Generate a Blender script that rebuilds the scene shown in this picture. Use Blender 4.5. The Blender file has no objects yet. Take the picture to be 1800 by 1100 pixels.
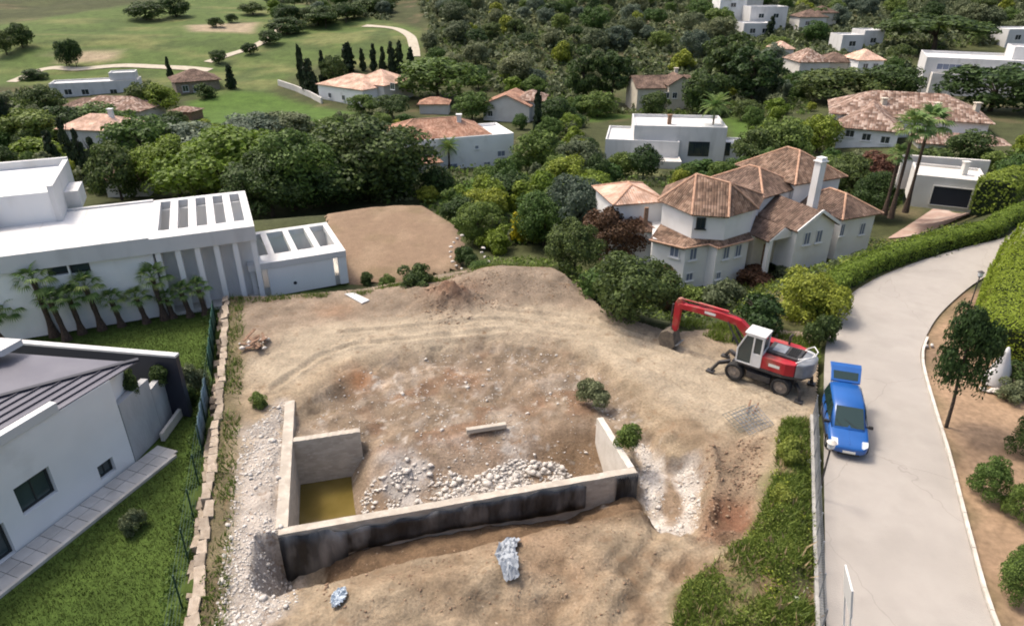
import bpy, math, random
import numpy as np
from mathutils import Vector

# ------------------------------------------------------------------ camera, sky, sun, exposure
SC = bpy.context.scene
COL = SC.collection
CAM_Z, PITCH, FPX = 19.7, math.radians(27.0), 1200.0
cam = bpy.data.cameras.new('camera'); cam.sensor_width = 36.0; cam.sensor_fit = 'HORIZONTAL'
cam.lens = 24.0; cam.clip_start = 0.5; cam.clip_end = 3000
camo = bpy.data.objects.new('camera', cam); COL.objects.link(camo)
camo.location = (0, 0, CAM_Z); camo.rotation_euler = (math.radians(90) - PITCH, 0, 0)
SC.camera = camo

SUN_AZ = math.radians(-58)      # where the sun stands, measured from +Y towards +X
SUN_EL = math.radians(60)
w = bpy.data.worlds.new('World'); SC.world = w; w.use_nodes = True
nt = w.node_tree; nt.nodes.clear()
sky = nt.nodes.new('ShaderNodeTexSky'); sky.sky_type = 'NISHITA'; sky.sun_disc = False
sky.sun_elevation = SUN_EL; sky.sun_rotation = SUN_AZ
sky.air_density = 1.0; sky.dust_density = 7.0; sky.ozone_density = 1.0
bg = nt.nodes.new('ShaderNodeBackground'); bg.inputs['Strength'].default_value = 0.15
wo = nt.nodes.new('ShaderNodeOutputWorld')
nt.links.new(sky.outputs[0], bg.inputs[0]); nt.links.new(bg.outputs[0], wo.inputs[0])
sl = bpy.data.lights.new('sun', 'SUN'); sl.energy = 1.5; sl.angle = math.radians(10); sl.color = (1.0, 0.93, 0.82)
so = bpy.data.objects.new('sun', sl); COL.objects.link(so)
sd = Vector((math.sin(SUN_AZ) * math.cos(SUN_EL), math.cos(SUN_AZ) * math.cos(SUN_EL), math.sin(SUN_EL)))
so.rotation_euler = sd.to_track_quat('Z', 'Y').to_euler(); so.location = sd * 200
SC.view_settings.view_transform = 'Standard'; SC.view_settings.look = 'None'
SC.view_settings.exposure = 0.66; SC.view_settings.gamma = 1.0; SC.view_settings.use_curve_mapping = False
SC.render.engine = 'CYCLES'
SC.cycles.max_bounces = 5; SC.cycles.diffuse_bounces = 3; SC.cycles.glossy_bounces = 2
SC.cycles.transmission_bounces = 3; SC.cycles.transparent_max_bounces = 6
SC.cycles.filter_width = 1.9
SC.cycles.use_denoising = True

rnd = random.Random(7)
RN = np.random.default_rng(11)
S_, C_ = math.sin(PITCH), math.cos(PITCH)

# ------------------------------------------------------------------ survey helpers: photograph <-> place
def P(px, py, z=0.0):
    a = (px - 900) / FPX; b = (py - 550) / FPX
    dz = -S_ - b * C_
    t = (z - CAM_Z) / dz
    return Vector((t * a, t * (C_ - b * S_), z))
def PXY(px, py, z=0.0):
    v = P(px, py, z); return (v.x, v.y)
def Q(x, y, z):
    h = CAM_Z - z; Z = y * C_ + h * S_
    return 900 + x / Z * FPX, 550 + (h * C_ - y * S_) / Z * FPX, Z
def height_at(y, py):           # z of a point at distance y seen at row py
    b = (py - 550) / FPX
    return CAM_Z - y * (S_ + b * C_) / (C_ - b * S_)

def sstep(a, b, x):
    t = np.clip((x - a) / (b - a), 0, 1); return t * t * (3 - 2 * t)
def in_poly(x, y, poly):
    x = np.asarray(x, float); y = np.asarray(y, float); r = np.zeros(x.shape, bool)
    n = len(poly); j = n - 1
    for i in range(n):
        xi, yi = poly[i][0], poly[i][1]; xj, yj = poly[j][0], poly[j][1]
        if yi != yj:
            r ^= ((yi > y) != (yj > y)) & (x < (xj - xi) * (y - yi) / (yj - yi) + xi)
        j = i
    return r
def seg_dist(x, y, a, b):
    ax, ay = a[0], a[1]; dx, dy = b[0] - ax, b[1] - ay
    L = dx * dx + dy * dy + 1e-9
    t = np.clip(((x - ax) * dx + (y - ay) * dy) / L, 0, 1)
    return np.hypot(x - ax - t * dx, y - ay - t * dy)
def poly_dist(x, y, poly, closed=True):     # signed: negative inside
    x = np.asarray(x, float); y = np.asarray(y, float)
    d = np.full(x.shape, 1e9); n = len(poly)
    for i in range(n if closed else n - 1):
        d = np.minimum(d, seg_dist(x, y, poly[i], poly[(i + 1) % n]))
    return np.where(in_poly(x, y, poly), -d, d) if closed else d

_pt = RN.integers(0, 2**31, 512)
def vnoise(x, y, seed=0):
    x = np.asarray(x, float); y = np.asarray(y, float)
    xi = np.floor(x).astype(np.int64); yi = np.floor(y).astype(np.int64)
    fx = x - xi; fy = y - yi; fx = fx * fx * (3 - 2 * fx); fy = fy * fy * (3 - 2 * fy)
    def h(a, b):
        n = (a * 374761393 + b * 668265263 + seed * 974711) & 0x7fffffff
        n = ((n ^ (n >> 13)) * 1274126177) & 0x7fffffff
        return ((n ^ (n >> 16)) & 0xffff) / 65535.0
    return (h(xi, yi) * (1 - fx) + h(xi + 1, yi) * fx) * (1 - fy) + (h(xi, yi + 1) * (1 - fx) + h(xi + 1, yi + 1) * fx) * fy
def fbm(x, y, oct=4, seed=0):
    r = 0; a = .5; s = 1.0
    for o in range(oct):
        r = r + a * (vnoise(x * s, y * s, seed + o * 17) - .5) * 2; a *= .5; s *= 2.03
    return r

# ------------------------------------------------------------------ the lie of the land
ROAD_L = [(8.6, 9.5), PXY(1452, 1100), PXY(1450, 950), PXY(1448, 800), PXY(1449, 640), PXY(1458, 580), PXY(1482, 530), PXY(1530, 495), PXY(1600, 465), PXY(1690, 437), PXY(1765, 418), PXY(1790, 400), (49, 59), (58, 66)]
ROAD_R = [(14.6, 9.5), PXY(1747, 1100), PXY(1702, 950), PXY(1664, 800), PXY(1634, 700), PXY(1619, 640), PXY(1622, 605), PXY(1650, 555), PXY(1700, 508), PXY(1745, 478), PXY(1785, 450), PXY(1812, 432), (52, 53), (62, 60)]
BL0, BL1 = (-8.6, 9.5), PXY(404, 522)          # boundary between garden and plot
BOUND = [BL0, PXY(352, 1100), PXY(378, 850), PXY(398, 650), BL1]
BACK = [BL1, PXY(500, 520), PXY(640, 508), PXY(720, 492), PXY(800, 478), PXY(880, 468), PXY(960, 472), PXY(1010, 496), PXY(1060, 545), PXY(1180, 585), PXY(1300, 575), PXY(1425, 585)]
PLOT = BOUND + BACK[1:] + [PXY(1436, 640), PXY(1432, 740), PXY(1440, 950), PXY(1440, 1100), (8.3, 9.5)]
PLATEAU = [(-8, 0)] + BOUND + BACK[1:] + [(x - .8, y + .6) for x, y in ROAD_L[5:]] + [(90, 80), (90, 0)]
GARDEN_L = [(-8, 0)] + BOUND + [PXY(455, 528, -1), PXY(612, 497, -1), PXY(590, 400, -1), (-19, 60), (-34, 56), (-60, 44), (-80, 20), (-60, 0)]
TERRACE = [PXY(578, 378, -1.2), PXY(660, 366, -1.2), PXY(738, 362, -1.2), PXY(790, 395, -1.2), PXY(806, 425, -1.2), PXY(800, 470, -1.2), PXY(720, 490, -1.2), PXY(616, 496, -1.2)]

def valley(x, y):
    z = np.interp(y, [0, 55, 62, 85, 110, 170, 205, 240, 300, 400, 600], [-6.5, -6.5, -7, -8.5, -9.6, -12, -8.6, -2, 3.2, 13, 40])
    up = sstep(25, 90, x) * (1 - sstep(170, 240, y)) * 5.0
    return z + up + fbm(x / 40, y / 40, 3, 5) * np.interp(y, [50, 120, 300], [.2, .8, 2.2])
FND0 = np.array(PXY(490, 940)); _e = np.array(PXY(1120, 830)) - FND0; FW = float(np.hypot(*_e)); EU = _e / FW; EV = np.array([-EU[1], EU[0]])
def uv(x, y):
    dx = x - FND0[0]; dy = y - FND0[1]
    return dx * EU[0] + dy * EU[1], dx * EV[0] + dy * EV[1]
def fpt(u, v, z=0.0):
    p = FND0 + EU * u + EV * v; return Vector((p[0], p[1], z))
FV_L, FV_B, FU_B, FV_R = 9.4, 5.95, 3.3, 4.0
BASIN = [PXY(500, 735), PXY(600, 650), PXY(720, 610), PXY(870, 592), PXY(985, 606), PXY(1070, 640), PXY(1120, 690), PXY(1170, 735), PXY(1235, 790), PXY(1250, 860), PXY(1225, 930), PXY(1150, 940), PXY(1110, 860), PXY(1050, 870), PXY(700, 900), PXY(520, 900)]
def bump(x, y, px, py, h, r, ry=None):
    cx, cy = PXY(px, py); ry = ry or r
    return h * np.exp(-(((x - cx) / r) ** 2 + ((y - cy) / ry) ** 2))
A_RUBR = [(1118, 742), (1150, 745), (1172, 790), (1215, 790), (1238, 830), (1230, 900), (1195, 925), (1160, 905), (1140, 860), (1125, 800)]
RUB_A = [(1116, 742), (1146, 745), (1168, 800), (1176, 868), (1160, 905), (1140, 860), (1124, 800)]
RUB_B = [(1192, 788), (1220, 790), (1240, 830), (1234, 900), (1196, 930), (1158, 908), (1190, 880), (1204, 838)]
A_CUT = [(1240, 790), (1300, 770), (1345, 770), (1335, 850), (1310, 930), (1265, 960), (1225, 945), (1240, 880)]
def plot_h(x, y):
    u, v = uv(x, y)
    z = fbm(x / 3.0, y / 3.0, 4, 3) * .2 + fbm(x / .7, y / .7, 4, 9) * .1
    db = poly_dist(x, y, BASIN)
    z = z - .75 * sstep(.9, -1.2, db)
    z = z + np.where(db < 0, fbm(x / 1.1, y / 1.1, 4, 21) * .34, 0)
    # pit inside the walls
    zf = np.interp(u, [3.2, 4.6, 7, 11, 13, 15], [-2.8, -2.3, -2.05, -2.0, -2.45, -2.6])
    sv_ = sstep(2.0, 6.0, v); rp = zf * (1 - sv_) + (-.7) * sv_ + fbm(x / .8, y / .8, 3, 31) * .2
    lp_ = -2.9 + .7 * sstep(2.2, 3.6, u) * sstep(0, 3, v)
    bl_ = sstep(2.5, 4.4, u); pit = lp_ * (1 - bl_) + rp * bl_
    inside = (u > .15) & (u < 14.85) & (v > .1) & (v < FV_B + .2)
    z = np.where(inside, pit, z)
    beh = (v >= FV_B + .2) & (v < 7.6) & (u > 3.0) & (u < 15.4); wb_ = sstep(7.6, 5.9, v) * sstep(3.2, 4.2, u) * sstep(15.4, 14.0, u)
    z = np.where(beh, z * (1 - wb_) + np.minimum(rp, z) * wb_, z)
    opn = (u >= 14.85) & (u < 15.8) & (v > FV_R + .2) & (v < FV_B + .2); wo_ = sstep(15.8, 14.85, u); z = np.where(opn, z * (1 - wo_) + pit * wo_, z)
    # working trench in front of the wall
    dep = np.interp(u, [-.9, 0, 1.4, 3, 6, 12, 14.6, 16], [0, 2.4, 2.2, 1.45, 1.2, 1.1, .6, 0])
    wid = np.interp(u, [-1, 0, 1.6, 3.2, 6, 16], [2.6, 3.0, 2.9, 2.8, 2.7, 2.2])
    tr = dep * (1 - sstep(-.78, -1.0, (v + .12 * fbm(x / .9, y / .9, 2, 44)) / wid)) * (v < .14)
    z = z - tr * (1 + fbm(x / .5, y / .5, 2, 41) * .12)
    dr_ = poly_dist(x, y, [PXY(a_, b_) for a_, b_ in A_RUBR]) + fbm(x / .9, y / .9, 3, 45) * .25
    z = z - .55 * sstep(.45, -.15, dr_)
    z = np.where((u > -.35) & (u < 0.15) & (v > -.1) & (v < 9.6), np.minimum(z, .0), z)
    # heaps
    z += bump(x, y, 792, 535, 1.3, 1.7, 1.3) * (1 + .5 * fbm(x / .6, y / .6, 3, 51))
    z += bump(x, y, 860, 502, 1.0, 2.6, 1.8) + bump(x, y, 960, 500, .9, 3.2, 2.2) * 1 + bump(x, y, 720, 520, .5, 2.4, 1.5)
    z += bump(x, y, 770, 1050, .65, 1.9, 1.2) + bump(x, y, 900, 1010, .45, 1.6, 1.0) + bump(x, y, 1010, 960, .4, 2.0, 1.2)
    z += bump(x, y, 640, 1060, .35, 1.4, 1.0) + bump(x, y, 1090, 890, .35, 1.2, .8) + bump(x, y, 445, 605, .35, 1.4, 1.1)
    z += bump(x, y, 1075, 1040, .3, 1.0, .8) - bump(x, y, 960, 1075, .35, 1.2, .7) - bump(x, y, 850, 1085, .3, 1.0, .7)
    fg_ = sstep(-3.2, -4.6, v); z = z + fg_ * (fbm(x / 1.5, y / 1.2, 4, 47) * .42 + np.abs(fbm(x / .8, y / .8, 3, 48)) * .16)
    # right hand cut bank and grassy bank
    gb = poly_dist(x, y, GRASS_BANK)
    z += .45 * sstep(.6, -1.0, gb)
    z -= bump(x, y, 1285, 905, .55, 1.0, 1.2)
    dc_ = poly_dist(x, y, [PXY(a_, b_) for a_, b_ in A_CUT]); z += sstep(.6, -.6, dc_) * (.35 * fbm(x / .8, y / .8, 4, 46) - .1) + .45 * np.exp(-((poly_dist(x, y, [PXY(1248, 790), PXY(1256, 850), PXY(1246, 905)], False)) / .35) ** 2)
    # wheel tracks
    for tr_ in TRACKS:
        d = poly_dist(x, y, tr_, False); am = .45 if tr_[0][1] < 20 else 1.0
        z += am * (-.10 * np.exp(-(d / .2) ** 2) + .07 * np.exp(-((d - .36) / .14) ** 2))
    # settle to level along the outline
    edge = -poly_dist(x, y, PLOT)
    return z * sstep(0, 1.0, edge)
GRASS_BANK = [PXY(1358, 850), PXY(1372, 745), PXY(1420, 738), PXY(1440, 1100), (8.4, 9), (5.4, 9), PXY(1180, 1100), PXY(1200, 1040), PXY(1262, 985), PXY(1318, 940)]
def wtrack(pts): return [PXY(a, b) for a, b in pts]
TRACKS = [wtrack([(600, 585), (760, 570), (900, 560), (1020, 575), (1140, 610), (1260, 655), (1400, 720)]),
          wtrack([(600, 610), (760, 590), (900, 578), (1010, 592), (1110, 630), (1230, 690), (1330, 735)]),
          wtrack([(880, 545), (1000, 555), (1120, 590), (1260, 640)]),
          wtrack([(1040, 1080), (1110, 990), (1150, 940)]), wtrack([(1085, 1090), (1150, 1010), (1190, 930)]),
          wtrack([(1000, 1090), (1075, 1000), (1110, 950)]), wtrack([(1130, 1095), (1190, 1020), (1225, 960)]), wtrack([(480, 1090), (620, 1030), (760, 1000), (880, 985)]), wtrack([(640, 600), (560, 625), (480, 680)]), wtrack([(1060, 560), (1180, 600), (1330, 660), (1430, 700)]),
          wtrack([(930, 1040), (1050, 1020), (1160, 985), (1220, 950)])]

def G(x, y):
    x = np.asarray(x, float); y = np.asarray(y, float)
    z = valley(x, y)
    dpl = poly_dist(x, y, PLATEAU)
    for dd_, zp, L in ((dpl, 0.0, 12), (poly_dist(x, y, GARDEN_L), -1.0, 10), (poly_dist(x, y, TERRACE), -1.25, 3)):
        wgt = sstep(L, 0, dd_)
        if zp < 0: wgt = np.where(dpl < 0, 0.0, wgt)
        z = z * (1 - wgt) + zp * wgt
    return z
def ground(x, y):
    x = float(x); y = float(y)
    if bool(in_poly(np.array([x]), np.array([y]), PLOT)[0]): return float(plot_h(np.array([x]), np.array([y]))[0])
    return float(G(np.array([x]), np.array([y]))[0])
def hit(px, py, zoff=0.0):      # where a sight line meets the land
    a = (px - 900) / FPX; b = (py - 550) / FPX
    d = np.array([a, C_ - b * S_, -S_ - b * C_])
    t = np.concatenate([np.arange(12, 120, .5), np.arange(120, 700, 2.0)])
    X = d[0] * t; Y = d[1] * t; Zr = CAM_Z + d[2] * t
    g = G(X, Y) + zoff; k = np.argmax(Zr < g)
    if k == 0: k = len(t) - 1
    t0, t1 = t[k - 1], t[k]
    for _ in range(12):
        tm = (t0 + t1) / 2
        if CAM_Z + d[2] * tm < float(G(np.array([d[0] * tm]), np.array([d[1] * tm]))[0]) + zoff: t1 = tm
        else: t0 = tm
    return Vector((d[0] * t1, d[1] * t1, CAM_Z + d[2] * t1))

# ------------------------------------------------------------------ object helpers
def tag(o, label=None, cat=None, group=None, kind=None):
    if label: o['label'] = label
    if cat: o['category'] = cat
    if group: o['group'] = group
    if kind: o['kind'] = kind
    return o
def empty(name, loc, rz=0.0, label=None, cat=None, group=None):
    o = bpy.data.objects.new(name, None); COL.objects.link(o)
    o.location = loc; o.rotation_euler = (0, 0, rz); o.empty_display_size = .3
    return tag(o, label, cat, group)
def link(name, me, mat=None, parent=None, loc=None, rot=None, scale=None):
    if mat is not None and not me.materials: me.materials.append(mat)
    o = bpy.data.objects.new(name, me); COL.objects.link(o)
    if parent: o.parent = parent
    if loc is not None: o.location = loc
    if rot is not None: o.rotation_euler = rot
    if scale is not None: o.scale = scale
    return o
def np_mesh(name, V, F, smooth=False, colors=None):
    V = np.asarray(V, np.float32); F = np.asarray(F, np.int32); k = F.shape[1]
    me = bpy.data.meshes.new(name)
    me.vertices.add(len(V)); me.vertices.foreach_set('co', V.ravel())
    me.loops.add(F.size); me.loops.foreach_set('vertex_index', F.ravel())
    me.polygons.add(len(F)); me.polygons.foreach_set('loop_start', np.arange(0, F.size, k, dtype=np.int32))
    me.polygons.foreach_set('loop_total', np.full(len(F), k, np.int32))
    if smooth: me.polygons.foreach_set('use_smooth', np.ones(len(F), bool))
    me.update(calc_edges=True)
    if colors is not None:
        at = me.color_attributes.new('tint', 'FLOAT_COLOR', 'POINT')
        c = np.ones((len(V), 4), np.float32); c[:, :3] = colors; at.data.foreach_set('color', c.ravel())
    return me

class MB:
    def __init__(s): s.v = []; s.f = []; s.uv = {}
    def add(s, vs, fs):
        n = len(s.v); s.v += [tuple(p) for p in vs]; s.f += [tuple(n + i for i in f) for f in fs]
    def box(s, c, size, rz=0.0, axes=None):
        hx, hy, hz = size[0] / 2, size[1] / 2, size[2] / 2
        if axes is None:
            ax = Vector((math.cos(rz), math.sin(rz), 0)); ay = Vector((-math.sin(rz), math.cos(rz), 0)); az = Vector((0, 0, 1))
        else: ax, ay, az = axes
        c = Vector(c)
        s.add([c + ax * (i * hx) + ay * (j * hy) + az * (k * hz) for k in (-1, 1) for i, j in ((-1, -1), (1, -1), (1, 1), (-1, 1))],
              [(3, 2, 1, 0), (4, 5, 6, 7), (0, 1, 5, 4), (1, 2, 6, 5), (2, 3, 7, 6), (3, 0, 4, 7)])
        return s
    def bar(s, a, b, wd, ht, up=(0, 0, 1)):          # box along a-b
        a = Vector(a); b = Vector(b); d = b - a; L = d.length; d.normalize()
        up = Vector(up); side = d.cross(up)
        if side.length < 1e-4: side = d.cross(Vector((1, 0, 0)))
        side.normalize(); u2 = side.cross(d)
        return s.box((a + b) / 2, (L, wd, ht), axes=(d, side, u2))
    def tube(s, a, b, r0, r1=None, n=10, caps=True):
        a = Vector(a); b = Vector(b); r1 = r0 if r1 is None else r1
        d = (b - a).normalized(); x = d.orthogonal().normalized(); y = d.cross(x)
        vs = []
        for p, r in ((a, r0), (b, r1)):
            vs += [p + (x * math.cos(2 * math.pi * i / n) + y * math.sin(2 * math.pi * i / n)) * r for i in range(n)]
        fs = [(i, (i + 1) % n, n + (i + 1) % n, n + i) for i in range(n)]
        if caps: fs += [tuple(range(n - 1, -1, -1)), tuple(range(n, 2 * n))]
        s.add(vs, fs); return s
    def path(s, pts, rad, n=8):
        pts = [Vector(p) for p in pts]; vs = []; m = len(pts)
        ref = (pts[1] - pts[0]).normalized().orthogonal().normalized()
        for i, p in enumerate(pts):
            d = (pts[min(i + 1, m - 1)] - pts[max(i - 1, 0)]).normalized()
            x = (ref - d * ref.dot(d)).normalized(); y = d.cross(x)
            r = rad[i] if hasattr(rad, '__len__') else rad
            vs += [p + (x * math.cos(2 * math.pi * k / n) + y * math.sin(2 * math.pi * k / n)) * r for k in range(n)]
        fs = [(i * n + k, i * n + (k + 1) % n, (i + 1) * n + (k + 1) % n, (i + 1) * n + k) for i in range(m - 1) for k in range(n)]
        fs += [tuple(range(n - 1, -1, -1)), tuple(range((m - 1) * n, m * n))]
        s.add(vs, fs); return s
    def prism(s, poly, z0, z1):
        n = len(poly)
        area = sum(poly[i][0] * poly[(i + 1) % n][1] - poly[(i + 1) % n][0] * poly[i][1] for i in range(n))
        if area < 0: poly = list(reversed(poly))
        g = (lambda z, i: z[i] if hasattr(z, '__len__') else z)
        vs = [(p[0], p[1], g(z0, i)) for i, p in enumerate(poly)] + [(p[0], p[1], g(z1, i)) for i, p in enumerate(poly)]
        fs = [tuple(range(n - 1, -1, -1)), tuple(range(n, 2 * n))] + [(i, (i + 1) % n, n + (i + 1) % n, n + i) for i in range(n)]
        s.add(vs, fs); return s
    def quad(s, *p): s.add(p, [tuple(range(len(p)))]); return s
    def mesh(s, name):
        me = bpy.data.meshes.new(name); me.from_pydata(s.v, [], s.f); me.update(); return me
    def build(s, name, mat, parent=None, bevel=0.0, smooth=False, loc=None, rot=None):
        me = s.mesh(name)
        if smooth:
            for p in me.polygons: p.use_smooth = True
        o = link(name, me, mat, parent, loc, rot)
        if bevel:
            m = o.modifiers.new('bevel', 'BEVEL'); m.width = bevel; m.segments = 2; m.limit_method = 'ANGLE'
        return o

def copy_tree(o, parent=None):
    c = o.copy(); COL.objects.link(c); c.parent = parent
    for ch in o.children: copy_tree(ch, c)
    return c

# ------------------------------------------------------------------ materials
def M(name, c1, c2=None, scale=4.0, rough=.85, bump=0.0, bscale=None, metal=0.0, spec=.3, detail=5, coord='Object', objrand=0.0, contrast=(.35, .65), c3=None, scale3=.8, stretch=None, grime=None):
    m = bpy.data.materials.new(name); m.use_nodes = True; t = m.node_tree; b = t.nodes['Principled BSDF']
    b.inputs['Roughness'].default_value = rough; b.inputs['Metallic'].default_value = metal
    b.inputs['Specular IOR Level'].default_value = spec
    tc = t.nodes.new('ShaderNodeTexCoord'); out = tc.outputs[coord]
    if coord == 'World':
        pass
    if stretch:
        mp = t.nodes.new('ShaderNodeMapping'); mp.inputs['Scale'].default_value = stretch
        t.links.new(out, mp.inputs[0]); out = mp.outputs[0]
    def noise(sc, det=detail):
        n = t.nodes.new('ShaderNodeTexNoise'); n.inputs['Scale'].default_value = sc; n.inputs['Detail'].default_value = det
        t.links.new(out, n.inputs['Vector']); return n
    def ramp(src, lo, hi):
        r = t.nodes.new('ShaderNodeMapRange'); r.inputs['From Min'].default_value = lo; r.inputs['From Max'].default_value = hi
        t.links.new(src, r.inputs['Value']); return r.outputs[0]
    def mix(f, a, bb):
        x = t.nodes.new('ShaderNodeMix'); x.data_type = 'RGBA'
        if isinstance(f, float): x.inputs[0].default_value = f
        else: t.links.new(f, x.inputs[0])
        for k, val in ((6, a), (7, bb)):
            if isinstance(val, tuple): x.inputs[k].default_value = val + (1,)
            else: t.links.new(val, x.inputs[k])
        return x.outputs[2]
    col = c1
    if c2: col = mix(ramp(noise(scale).outputs[0], *contrast), c1, c2)
    if c3: col = mix(ramp(noise(scale3).outputs[0], .48, .68), col, c3)
    if grime:
        col = mix(ramp(noise(grime[1]).outputs[0], .5, .75), col, grime[0])
    if objrand:
        oi = t.nodes.new('ShaderNodeObjectInfo'); hs = t.nodes.new('ShaderNodeHueSaturation')
        mr = t.nodes.new('ShaderNodeMapRange'); mr.inputs['To Min'].default_value = 1 - objrand; mr.inputs['To Max'].default_value = 1 + objrand
        t.links.new(oi.outputs['Random'], mr.inputs[0]); t.links.new(mr.outputs[0], hs.inputs['Value'])
        if isinstance(col, tuple): hs.inputs['Color'].default_value = col + (1,)
        else: t.links.new(col, hs.inputs['Color'])
        col = hs.outputs[0]
    if isinstance(col, tuple): b.inputs['Base Color'].default_value = col + (1,)
    else: t.links.new(col, b.inputs['Base Color'])
    if bump:
        bn = t.nodes.new('ShaderNodeBump'); bn.inputs['Strength'].default_value = bump; bn.inputs['Distance'].default_value = .1
        t.links.new(noise(bscale or scale * 3, 8).outputs[0], bn.inputs['Height']); t.links.new(bn.outputs[0], b.inputs['Normal'])
    return m

def M_leaf(name, c1, c2, trans=.33, rnd_hue=.025, rnd_val=.3, rough=.6):
    m = bpy.data.materials.new(name); m.use_nodes = True; t = m.node_tree; b = t.nodes['Principled BSDF']
    b.inputs['Roughness'].default_value = rough; b.inputs['Specular IOR Level'].default_value = .25
    ge = t.nodes.new('ShaderNodeNewGeometry'); oi = t.nodes.new('ShaderNodeObjectInfo')
    x = t.nodes.new('ShaderNodeMix'); x.data_type = 'RGBA'
    x.inputs[6].default_value = c1 + (1,); x.inputs[7].default_value = c2 + (1,)
    t.links.new(ge.outputs['Random Per Island'], x.inputs[0])
    hs = t.nodes.new('ShaderNodeHueSaturation')
    def mr(a, bb):
        n = t.nodes.new('ShaderNodeMapRange'); n.inputs['To Min'].default_value = a; n.inputs['To Max'].default_value = bb
        t.links.new(oi.outputs['Random'], n.inputs[0]); return n.outputs[0]
    t.links.new(mr(.5 + rnd_hue, .5 - rnd_hue), hs.inputs['Hue']); t.links.new(mr(1 - rnd_val, 1 + rnd_val), hs.inputs['Value'])
    t.links.new(x.outputs[2], hs.inputs['Color']); t.links.new(hs.outputs[0], b.inputs['Base Color'])
    tr = t.nodes.new('ShaderNodeBsdfTranslucent'); t.links.new(hs.outputs[0], tr.inputs['Color'])
    ms = t.nodes.new('ShaderNodeMixShader'); ms.inputs[0].default_value = trans
    t.links.new(b.outputs[0], ms.inputs[1]); t.links.new(tr.outputs[0], ms.inputs[2])
    t.links.new(ms.outputs[0], t.nodes['Material Output'].inputs['Surface'])
    return m

def M_tint(name, spots, bump=.5, bscale=6.0, rough=.95, var=.35, var_scale=1.5, fine=.35, fine_scale=14.0):
    """ground: colour comes from the 'tint' attribute (what lies there), broken up by noise"""
    m = bpy.data.materials.new(name); m.use_nodes = True; t = m.node_tree; b = t.nodes['Principled BSDF']
    b.inputs['Roughness'].default_value = rough; b.inputs['Specular IOR Level'].default_value = .15
    at = t.nodes.new('ShaderNodeAttribute'); at.attribute_name = 'tint'
    ge = t.nodes.new('ShaderNodeNewGeometry')
    def noise(sc, det=6):
        n = t.nodes.new('ShaderNodeTexNoise'); n.inputs['Scale'].default_value = sc; n.inputs['Detail'].default_value = det
        n.inputs['Roughness'].default_value = .62
        t.links.new(ge.outputs['Position'], n.inputs['Vector']); return n.outputs[0]
    def mapr(s, a, bb, lo=.25, hi=.75):
        r = t.nodes.new('ShaderNodeMapRange'); r.inputs['From Min'].default_value = lo; r.inputs['From Max'].default_value = hi
        r.inputs['To Min'].default_value = a; r.inputs['To Max'].default_value = bb; t.links.new(s, r.inputs[0]); return r.outputs[0]
    def mul(a, bb):
        x = t.nodes.new('ShaderNodeMath'); x.operation = 'MULTIPLY'; t.links.new(a, x.inputs[0]); t.links.new(bb, x.inputs[1]); return x.outputs[0]
    val = mul(mapr(noise(var_scale), 1 - var, 1 + var), mapr(noise(fine_scale, 4), 1 - fine, 1 + fine))
    hs = t.nodes.new('ShaderNodeHueSaturation'); t.links.new(val, hs.inputs['Value']); t.links.new(at.outputs['Color'], hs.inputs['Color'])
    col = hs.outputs[0]
    for (c, sc, lo, hi) in spots:
        x = t.nodes.new('ShaderNodeMix'); x.data_type = 'RGBA'; t.links.new(mapr(noise(sc), 0, 1, lo, hi), x.inputs[0])
        t.links.new(col, x.inputs[6]); x.inputs[7].default_value = c + (1,); col = x.outputs[2]
    t.links.new(col, b.inputs['Base Color'])
    if bump:
        bn = t.nodes.new('ShaderNodeBump'); bn.inputs['Strength'].default_value = bump; bn.inputs['Distance'].default_value = .12
        t.links.new(noise(bscale, 9), bn.inputs['Height']); t.links.new(bn.outputs[0], b.inputs['Normal'])
    return m

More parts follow.
